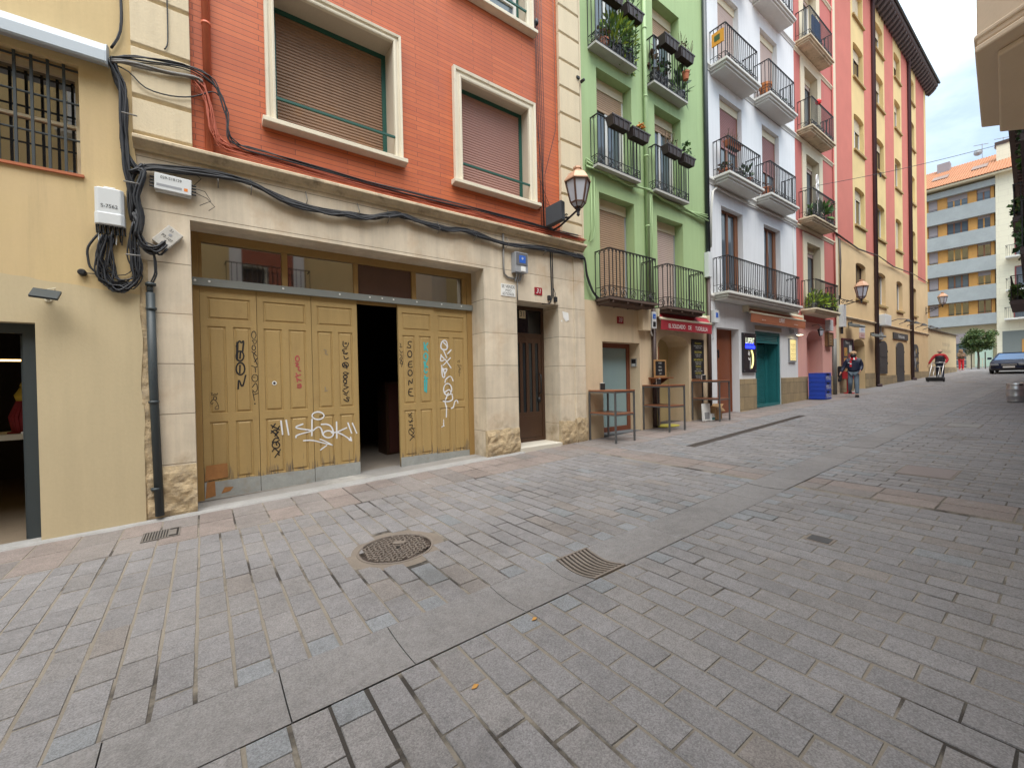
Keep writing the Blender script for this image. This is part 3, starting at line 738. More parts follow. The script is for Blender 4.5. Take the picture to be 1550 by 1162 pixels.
def planter_box(x0, x1, y0, y1, z0, z1, label, plants, group='flower boxes hung on the green balconies'):
    ob = root('flower_box', ((x0+x1)/2, (y0+y1)/2, z0), label, 'flower box', group)
    mb = MB(); i = .035; t = .012
    for (a0,a1,b0,b1) in ((x0,x1,y0,y0+t),(x0,x1,y1-t,y1),(x0,x0+t,y0+t,y1-t),(x1-t,x1,y0+t,y1-t)):
        mb.faces([(max(min(a,x1-i if 0 else a),x0),b,z) for a,b,z in ((a0,b0,z0),(a1,b0,z0),(a1,b1,z0),(a0,b1,z0),(a0,b0,z1),(a1,b0,z1),(a1,b1,z1),(a0,b1,z1))], [(0,3,2,1),(4,5,6,7),(0,1,5,4),(1,2,6,5),(2,3,7,6),(3,0,4,7)])
    cx, cy = (x0+x1)/2, (y0+y1)/2
    for k in range(len(mb.v)):        # taper towards the bottom
        v = mb.v[k]; f = 1 if v[2] > (z0+z1)/2 else .84
        mb.v[k] = (cx+(v[0]-cx)*f, cy+(v[1]-cy)*f, v[2])
    mb.box(x0-.012, x1+.012, y0-.012, y0+.006, z1-.028, z1+.003); mb.box(x0-.012, x1+.012, y1-.006, y1+.012, z1-.028, z1+.003)
    nr = 4
    for k in range(nr):
        xx = x0+.06+(x1-x0-.12)*k/(nr-1); mb.bar((cx+(xx-cx)*.86, y0+.008, z0+.01), (xx, y0-.004, z1-.02), .018, .014)
    mb.box(x0+.05, x1-.05, y0+.03, y1-.03, z0+.01, z1-.035, 1)
    mb.build('box', [M_planter, flat('potting_soil', (.03,.02,.014), .9)], ob)
    if plants:
        pm = MB(); plants(pm, cx, cy, z1, x1-x0)
        pm.build('plant', [M_leafA, M_leafB, M_leafD, M_flower, M_leafC], ob)
    return ob
# ------------------------------------------------------------------ yellow building at the left
yb = root('yellow_building', (-4.5, 0, gz(-4.5)), 'ochre plastered building with a barred window and an open dark doorway left of the garage', 'building')
mb = MB()
Y0 = -.03
wall(mb, -9, -.585, -.6, 14, Y0, [(-3.6,-1.38,-.6,2.22,.32), (-3.2,-1.01,3.82,4.99,.30)])
# ragged plaster edge at the right-hand end
n = 120
for i in range(n):
    za, zb = -.6+14.6*i/n, -.6+14.6*(i+1)/n
    ea = -.56+.03*noise.noise(Vector((3, 0, za*2.2))); eb = -.56+.03*noise.noise(Vector((3, 0, zb*2.2)))
    mb.poly([(-.585,Y0,za),(ea,Y0,za),(eb,Y0,zb),(-.585,Y0,zb)]); mb.poly([(ea,Y0,za),(ea,.02,za),(eb,.02,zb),(eb,Y0,zb)])
shell(mb, -9, -.585, -.6, 14, Y0, 8)
mb.build('wall', [M_yellow], yb)
mb = MB(); frame(mb, -3.2, -1.01, 3.82, 4.99, .17, .06, .06); mb.box(-1.72, -1.66, .17, .23, 3.88, 4.93); mb.box(-2.5, -2.44, .17, .23, 3.88, 4.93); mb.box(-1.66, -1.07, .18, .22, 4.40, 4.43)
wn = mb.build('window', [M_cream], yb)
mb = MB(); mb.box(-3.21, -1.0, .215, .225, 3.82, 5.0); mb.build('pane', [M_glass], wn)
mb = MB(); r_ = .011
for k in range(18): 
    xx = -1.13-.118*k; mb.bar((xx, .03, 3.80), (xx, .03, 5.0), .022, .022)
for zz in (4.21, 4.60, 4.955): mb.bar((-3.22, .045, zz), (-1.0, .045, zz), .026, .012)
mb.build('window_grille', [M_pipe], yb)
mb = MB(); mb.box(-3.25, -.985, -.06, .16, 3.795, 3.822); mb.build('sill', [M_terra], yb)
# door leaf folded inwards and the room behind
mb = MB(); mb.box(-1.50, -1.385, .10, .17, -.05, 2.22); mb.box(-3.6, -1.5, .10, .17, 2.12, 2.22); dl = mb.build('door_frame', [M_pipe], yb)
mb = MB(); mb.box(-1.535, -1.49, .19, 1.0, -.03, 2.10); mb.box(-1.54, -1.532, .24, .30, .95, 1.25, 1); mb.bar((-1.56, .27, 1.08), (-1.56, .37, 1.08), .02, .02, 1)
mb.build('door_leaf', [M_pipe, M_steel], yb)
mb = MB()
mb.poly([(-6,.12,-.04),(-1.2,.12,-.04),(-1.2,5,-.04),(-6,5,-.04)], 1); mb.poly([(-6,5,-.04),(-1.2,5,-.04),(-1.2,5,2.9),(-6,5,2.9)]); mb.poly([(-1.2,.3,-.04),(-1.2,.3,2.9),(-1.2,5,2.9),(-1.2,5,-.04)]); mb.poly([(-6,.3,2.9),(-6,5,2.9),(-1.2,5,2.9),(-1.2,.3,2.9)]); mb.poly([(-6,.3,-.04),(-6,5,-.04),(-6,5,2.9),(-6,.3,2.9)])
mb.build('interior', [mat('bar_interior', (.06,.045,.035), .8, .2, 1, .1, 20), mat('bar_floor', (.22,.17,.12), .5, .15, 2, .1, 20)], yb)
t = root('counter', (-1.85, 1.6, -.04), 'white topped bar counter inside the dark doorway', 'counter')
mb = MB(); mb.box(-3.2, -1.58, 1.3, 1.9, .93, 1.0); mb.build('counter_top', [M_whiteframe], t)
for px in (-1.62, -3.1):
    for py in (1.36, 1.84): mb = MB(); mb.box(px-.03, px+.03, py-.03, py+.03, -.04, .93); mb.build('leg', [M_cream], t)
mb = MB(); mb.box(-1.95, -1.62, 1.40, 1.75, 1.0, 1.02)
for k in range(24):
    a = 6.283*k/24; mb.tube([(-1.78+.14*math.cos(a), 1.58+.15*math.sin(a), 1.0), (-1.78+.17*math.cos(a), 1.58+.17*math.sin(a), 1.2), (-1.78+.10*math.cos(a), 1.58+.1*math.sin(a), 1.40)], .03, 5)
solo(mb, 'cloth_heap', [mat('red_cloth', (.25,.02,.03), .8, .2, 8)], 'crumpled dark red cloth on the bar counter in the doorway', 'cloth')
mb = MB(); mb.lathe([(.0,1.40),(.13,1.40),(.15,1.47),(.10,1.56),(.06,1.60)], (-1.78,1.58,0), 14)
mb.tube([(-1.78+.08*math.cos(a), 1.58, 1.58+.07*math.sin(a)) for a in [math.pi*i/8 for i in range(9)]], .02, 6)
solo(mb, 'yellow_bag', [mat('yellow_bag', (.55,.38,.05), .6, .1, 8)], 'yellow bag with a looped handle on top of the red cloth in the doorway', 'bag', smooth=True)
mb = MB(); mb.box(-2.4, -1.62, 2.2, 2.26, 1.93, 1.95, 1); mb.box(-2.42, -1.6, 2.18, 2.28, 1.95, 1.99, 0); mb.bar((-2.0, 2.23, 1.99), (-2.0, 2.23, 2.9), .015, .015, 0)
solo(mb, 'strip_lamp', [M_black, flat('warm_lamp', (1,.6,.15), .5, emit=(1,.62,.2), es=3.0)], 'warm glowing strip lamp hanging inside the dark doorway', 'lamp')
# shutter box over the window
mb = MB(); mb.prism_x([(-.028,5.07),(-.20,5.01),(-.215,5.03),(-.21,5.14),(-.17,5.23),(-.09,5.275),(-.028,5.29)], -4.2, -.775)
mb.prism_x([(-.027,5.06),(-.205,5.0),(-.22,5.028),(-.215,5.142),(-.174,5.235),(-.092,5.28),(-.027,5.295)], -.777, -.762)
solo(mb, 'awning_box', [mat('pale_blue_metal', (.40,.45,.50), .45, .05, 2, .03, 40, 0, 40)], 'rounded pale grey blue metal awning box over the barred window', 'awning', bevel=.004)
# ------------------------------------------------------------------ orange building
ob_ = root('orange_building', (3, 0, gz(3)), 'orange tiled building with stone quoins and a graffitied ochre garage door', 'building')
GA = (-.09, 4.10, -.6, 3.545, .62); D31 = (4.83, 5.90, -.6, 3.055, .6)
mb = MB(); wall(mb, -.575, 6.62, -.6, 4.26, 0, [GA, D31]); 
mb.build('stone_wall', [M_stone], ob_)
W1 = (.86, 2.50, 5.06, 6.84, .40); W2 = (3.70, 5.19, 5.0, 6.76, .34); W3 = (3.70, 5.19, 8.34, 10.0, .34); W4 = (.86, 2.50, 8.34, 10.0, .34)
mb = MB(); wall(mb, -.575, 6.62, 4.26, 14, 0.012, [W1, W2, W3, W4], 0, 1); shell(mb, -.575, 6.62, -.6, 14, .012, 8, 0)
mb.build('tiled_wall', [M_brick, M_soffit], ob_)
mb = MB(); cornice(mb, -.585, 6.645, 4.245, 4.385, .13); mb.build('cornice', [M_cornice], ob_, bevel=.006)
for (xa, xb, z0, hh) in ((-.58, -.045, 4.39, .575), (5.99, 6.56, 4.40, .549)):
    mb = MB(); z = z0; first = True
    while z < 13.6:
        h = hh if not first else (.42 if xa < 0 else .36); first = False
        g = .05
        mb.prism_x([(.01, z), (-.035, z), (-.035, z+.012), (-.07, z+g), (-.07, z+h-.006), (.01, z+h-.006)], xa, xb); z += h
    mb.build('quoins', [M_quoin], ob_, bevel=.006)
mb = MB(); mb.box(6.585, 6.63, -.05, .0, 4.4, 14); mb.build('edge_strip', [M_quoin], ob_)
mb = MB(); mb.box(6.33, 6.635, -.028, .01, .15, 4.22); mb.build('pilaster', [M_stone], ob_, bevel=.008)
# eroded plinth blocks
def rough(mb, x0, x1, z0f, zt, y, amp, seed, nx=26, nz=16, ret=None):
    g = []
    for k in range(nz+1):
        rw = []
        for i in range(nx+1):
            xx = x0+(x1-x0)*i/nx; top = zt+.035*noise.noise(Vector((xx*6, seed, 1)))
            zz = z0f(xx)+(top-z0f(xx))*k/nz
            q = noise.noise(Vector((xx*4.5, zz*5, seed)))*.6+noise.noise(Vector((xx*13, zz*14, seed)))*.3+abs(noise.noise(Vector((xx*7+3, zz*7, seed+5))))*.6
            e = min(1, 6*min(k/nz, 1-k/nz)+.0)
            rw.append((xx, y-max(-.01, amp*(.45+q))*e-.004, zz))
        g.append(rw)
    for k in range(nz):
        for i in range(nx): mb.poly([g[k][i], g[k][i+1], g[k+1][i+1], g[k+1][i]])
    for k in range(nz):
        for i, s_ in ((0, 1), (nx, -1)):
            a, b = g[k][i], g[k+1][i]; p = [a, b, (b[0], .05, b[2]), (a[0], .05, a[2])]
            mb.poly(p if s_ > 0 else p[::-1])
    mb.poly([*g[nz], (x1, .05, zt), (x0, .05, zt)])
for (a, b, zt, y, amp, sd_) in ((-.545, -.088, .60, 0, .045, 1), (4.098, 4.835, .63, 0, .045, 2), (5.895, 6.34, .66, 0, .03, 3), (6.325, 6.645, .70, -.028, .03, 4)):
    mb = MB(); rough(mb, a, b, lambda x: gz(x)-.02, zt, y, amp, sd_); mb.build('plinth_block', [M_rough], ob_)
mb = MB(); rough(mb, -.57, -.49, lambda x: 0-.02, 3.0, -.004, .03, 9, 4, 60); mb.build('patched_edge', [M_rough], ob_)
# tiled wall windows
def stone_window(W, sw, slat_mat, yd, glass=False):
    x0, x1, z0, z1, d = W
    mb = MB(); frame(mb, x0, x1, z0, z1, yd, .065, .06); w = mb.build('window', [M_greenframe], ob_)
    mb = MB(); surround(mb, x0, x1, z0, z1, sw, .012)
    mb.build('surround', [M_surround], w, bevel=.003)
    mb = MB(); mb.prism_x([(.03, z0-.02), (-.13, z0-.035), (-.13, z0-.095), (-.02, z0-.115), (.03, z0-.115)], x0-sw-.05, x1+sw+.05); mb.build('sill', [M_surround], w, bevel=.006)
    mb = MB(); mb.bar((x0-.01, -.02, z0+.30), (x1+.01, -.02, z0+.30), .03, .03); mb.bar((x0, .0, z0+.008), (x1, 0, z0+.008), .02, .012, 1)
    mb.build('guard_rail', [M_greenframe, flat('yellow_edge', (.5,.30,.03), .6)], w)
    mb = MB()
    if not glass: slats(mb, x0+.055, x1-.055, z0-.005, z1-.05, yd+.03, .046, .014); mb.build('shutter', [slat_mat], w)
    else:
        mb.box(x0+.05, x1-.05, yd+.03, yd+.04, z0, z1, 0); mb.build('pane', [M_glass2], w)
        mb = MB(); mb.box((x0+x1)/2-.05, (x0+x1)/2+.05, yd-.01, yd+.05, z0+.01, z1-.01); mb.box(x0+.065, x1-.065, yd-.005, yd+.045, z0+.5, z0+.54); mb.box(x0+.065, x0+.13, yd-.008, yd+.05, z0+.06, z1-.06); mb.box(x1-.13, x1-.065, yd-.008, yd+.05, z0+.06, z1-.06); mb.build('casement', [M_whiteframe], w)
    return w
stone_window(W1, .115, M_blind_dark, .33); stone_window(W2, .155, M_blind_pink, .20); stone_window(W3, .155, M_blind_pink, .22, True); stone_window(W4, .115, M_blind_dark, .3)
mb = MB(); mb.tube([(.12, -.04, 4.37), (.12, -.04, 14)], .043, 12); 
for z in (5.95, 8.2, 11): mb.lathe([(.05,z),(.05,z+.03)], (.12,-.04,0), 12)
mb.box(.11, .13, -.02, .012, 5.955, 5.98); mb.build('downpipe', [M_orange], ob_, smooth=True)
# garage door
YD = .45
mb = MB()
for a, b in ((-.094, -.02), (3.995, 4.104)): mb.box(a, b, YD-.015, YD+.08, gz(a), 3.549)
mb.box(-.02, 3.995, YD-.015, YD+.08, 3.43, 3.549)
for a, b in ((.945, 1.02), (1.945, 2.02), (2.92, 3.0)): mb.box(a, b, YD-.005, YD+.06, 2.93, 3.43)
mb.box(3.91, 3.995, YD-.004, YD+.06, 2.93, 3.43); mb.box(-.02, .015, YD-.004, YD+.06, 2.93, 3.43)
mb.box(-.02, 3.995, YD+.02, YD+.07, 2.80, 2.93)
gd = mb.build('garage_door', [M_ochrewood2], ob_, bevel=.006)
for i, (a, b) in enumerate(((.015, .945), (1.02, 1.945), (2.02, 2.92), (3.0, 3.91))):
    mb = MB(); mb.poly([(a,YD+.03,2.93),(b,YD+.03+(.004,-.012,0,.006)[i],2.93),(b,YD+.03+(.004,-.012,.004,.006)[i],3.43),(a,YD+.03,3.43)])
    p_ = mb.build('pane', [M_glass if i != 2 else mat('dusty_pane', (.085,.04,.03), .35, .2, 3, .1, 30, 0, 60)], gd)
mb = MB(); mb.box(-.094, 4.09, YD-.06, YD-.016, 2.845, 2.945)
for xx in (-.06, .09, .95, 1.72, 2.18, 2.38, 2.57, 2.98, 3.45, 3.85): mb.lathe([(.014, YD-.068), (.016, YD-.060)], (xx, 0, 2.905), 8, 1, axis='y')
mb.build('metal_strip', [M_bargrey, M_whitep], gd, bevel=.003)
RC = [0]
def ribbon(mb, pts, w, y_, mi):
    y = y_
    q = [Vector((p[0], 0, p[1])) for p in pts]
    # smooth once (Chaikin) so strokes read as a hand-held spray
    for _ in range(2 if len(q) > 2 else 0):
        nq = [q[0]]
        for a, b in zip(q[:-1], q[1:]): nq += [a*.75+b*.25, a*.25+b*.75]
        q = nq+[q[-1]]
    L_, R_ = [], []
    for i in range(len(q)):
        t = q[min(i+1, len(q)-1)]-q[max(i-1, 0)]
        if t.length < 1e-6: t = Vector((1,0,0))
        t.normalize(); nrm = Vector((-t.z, 0, t.x)); ww = w*.5*(.85+.3*noise.noise(Vector((q[i].x*9, q[i].z*9, 2))))
        L_.append(q[i]+nrm*ww); R_.append(q[i]-nrm*ww)
    for i in range(len(q)-1):
        RC[0] = (RC[0]+1) % 61; y = y_-RC[0]*.00001
        mb.poly([(R_[i].x,y,R_[i].z),(R_[i+1].x,y,R_[i+1].z),(L_[i+1].x,y,L_[i+1].z),(L_[i].x,y,L_[i].z)], mi)
    for c, s_ in ((q[0], 0), (q[-1], 1)):
        mb.poly([(c.x+w*.5*math.cos(-6.283*k/8), y_+.0004+.0001*s_, c.z+w*.5*math.sin(-6.283*k/8)) for k in range(8)], mi)
GK = {'k': 3, 'w': 4, 't': 5, 'r': 6, 'g': 7}
def panel_face(mb, x0, x1, z0, z1, y):
    st = [(0, 0), (.004, .013), (.020, .013), (.034, .001)]
    for i in range(3):
        (a, ya), (b, yb) = st[i], st[i+1]
        o = [(x0+a, y+ya, z0+a), (x1-a, y+ya, z0+a), (x1-a, y+ya, z1-a), (x0+a, y+ya, z1-a)]
        n_ = [(x0+b, y+yb, z0+b), (x1-b, y+yb, z0+b), (x1-b, y+yb, z1-b), (x0+b, y+yb, z1-b)]
        for k in range(4): mb.poly([o[k], o[(k+1)%4], n_[(k+1)%4], n_[k]], 0)
    a, ya = st[3]; mb.poly([(x0+a, y+ya, z0+a), (x1-a, y+ya, z0+a), (x1-a, y+ya, z1-a), (x0+a, y+ya, z1-a)], 0)
def leaf(x0, x1, kick_top, worn, dy=0):
    mb = MB(); y = YD+.0+dy; zb = gz(x0)+.035; zt = 2.85; w = x1-x0; e = .003
    x0 += e; x1 -= e
    sl, mid = .075, .085
    a0, a1 = x0+sl, x0+w/2-mid/2-e; b0, b1 = x0+w/2+mid/2-e, x1-sl
    wide = (a0, b1, 2.42, 2.71)
    P_ = [wide, (a0, a1, 1.17, 2.33), (b0, b1, 1.17, 2.33), (a0, a1, kick_top+.02, 1.06), (b0, b1, kick_top+.02, 1.06)]
    wall(mb, x0, x1, zb, zt, y, [p+(.0,) for p in P_], 0)
    for p in P_: panel_face(mb, *p, y)
    mb.poly([(x0,y,zb),(x0,y,zt),(x0,y+.05,zt),(x0,y+.05,zb)], 0); mb.poly([(x1,y,zb),(x1,y+.05,zb),(x1,y+.05,zt),(x1,y,zt)], 0)
    mb.poly([(x0,y+.05,zb),(x0,y+.05,zt),(x1,y+.05,zt),(x1,y+.05,zb)], 0); mb.poly([(x0,y,zt),(x1,y,zt),(x1,y+.05,zt),(x0,y+.05,zt)], 0)
    # worn, bare wood creeping up from the foot: thin irregular patches
    rr = random.Random(int(x0*100))
    for k in range(worn):
        px = rr.uniform(x0+.01, x1-.03); hh = rr.uniform(.05, .32)*rr.random()+.03; ww = rr.uniform(.006, .022)
        mb.poly([(px, y-.0012, kick_top+.005), (px+ww, y-.0012, kick_top+.005), (px+ww*.7, y-.0012, kick_top+hh*.6), (px+ww*.4, y-.0012, kick_top+hh), (px+ww*.1, y-.0012, kick_top+hh*.5)], 2)
    for c, wd, pts in GRAF:
        mx_ = sum(p[0] for p in pts)/len(pts); 
        if not (x0-.005 <= mx_ < x1+.005): continue
        cl = [(min(max(p[0], x0+.004), x1-.004) if wd < .02 else p[0], p[1]) for p in pts]
        ribbon(mb, cl, wd, y-.0022-.0003*(hash(c) % 5 if 0 else GK[c]-3), GK[c])
    lf = mb.build('door_leaf', [M_ochrewood, M_kick, M_worn, GCOL['k'], GCOL['w'], GCOL['t'], GCOL['r'], GCOL['g']], gd)
    mb = MB(); n_ = 10
    for k in range(n_):
        xa, xb = x0+(x1-x0)*k/n_, x0+(x1-x0)*(k+1)/n_
        ta = kick_top+.012*noise.noise(Vector((xa*9, 3, 0))); tb = kick_top+.012*noise.noise(Vector((xb*9, 3, 0)))
        mb.poly([(xa,y-.008,gz(xa)+.03),(xb,y-.008,gz(xb)+.03),(xb,y-.008,tb),(xa,y-.008,ta)]); mb.poly([(xa,y-.008,ta),(xb,y-.008,tb),(xb,y,tb),(xa,y,ta)])
    mb.build('kick_plate', [M_kick], gd)
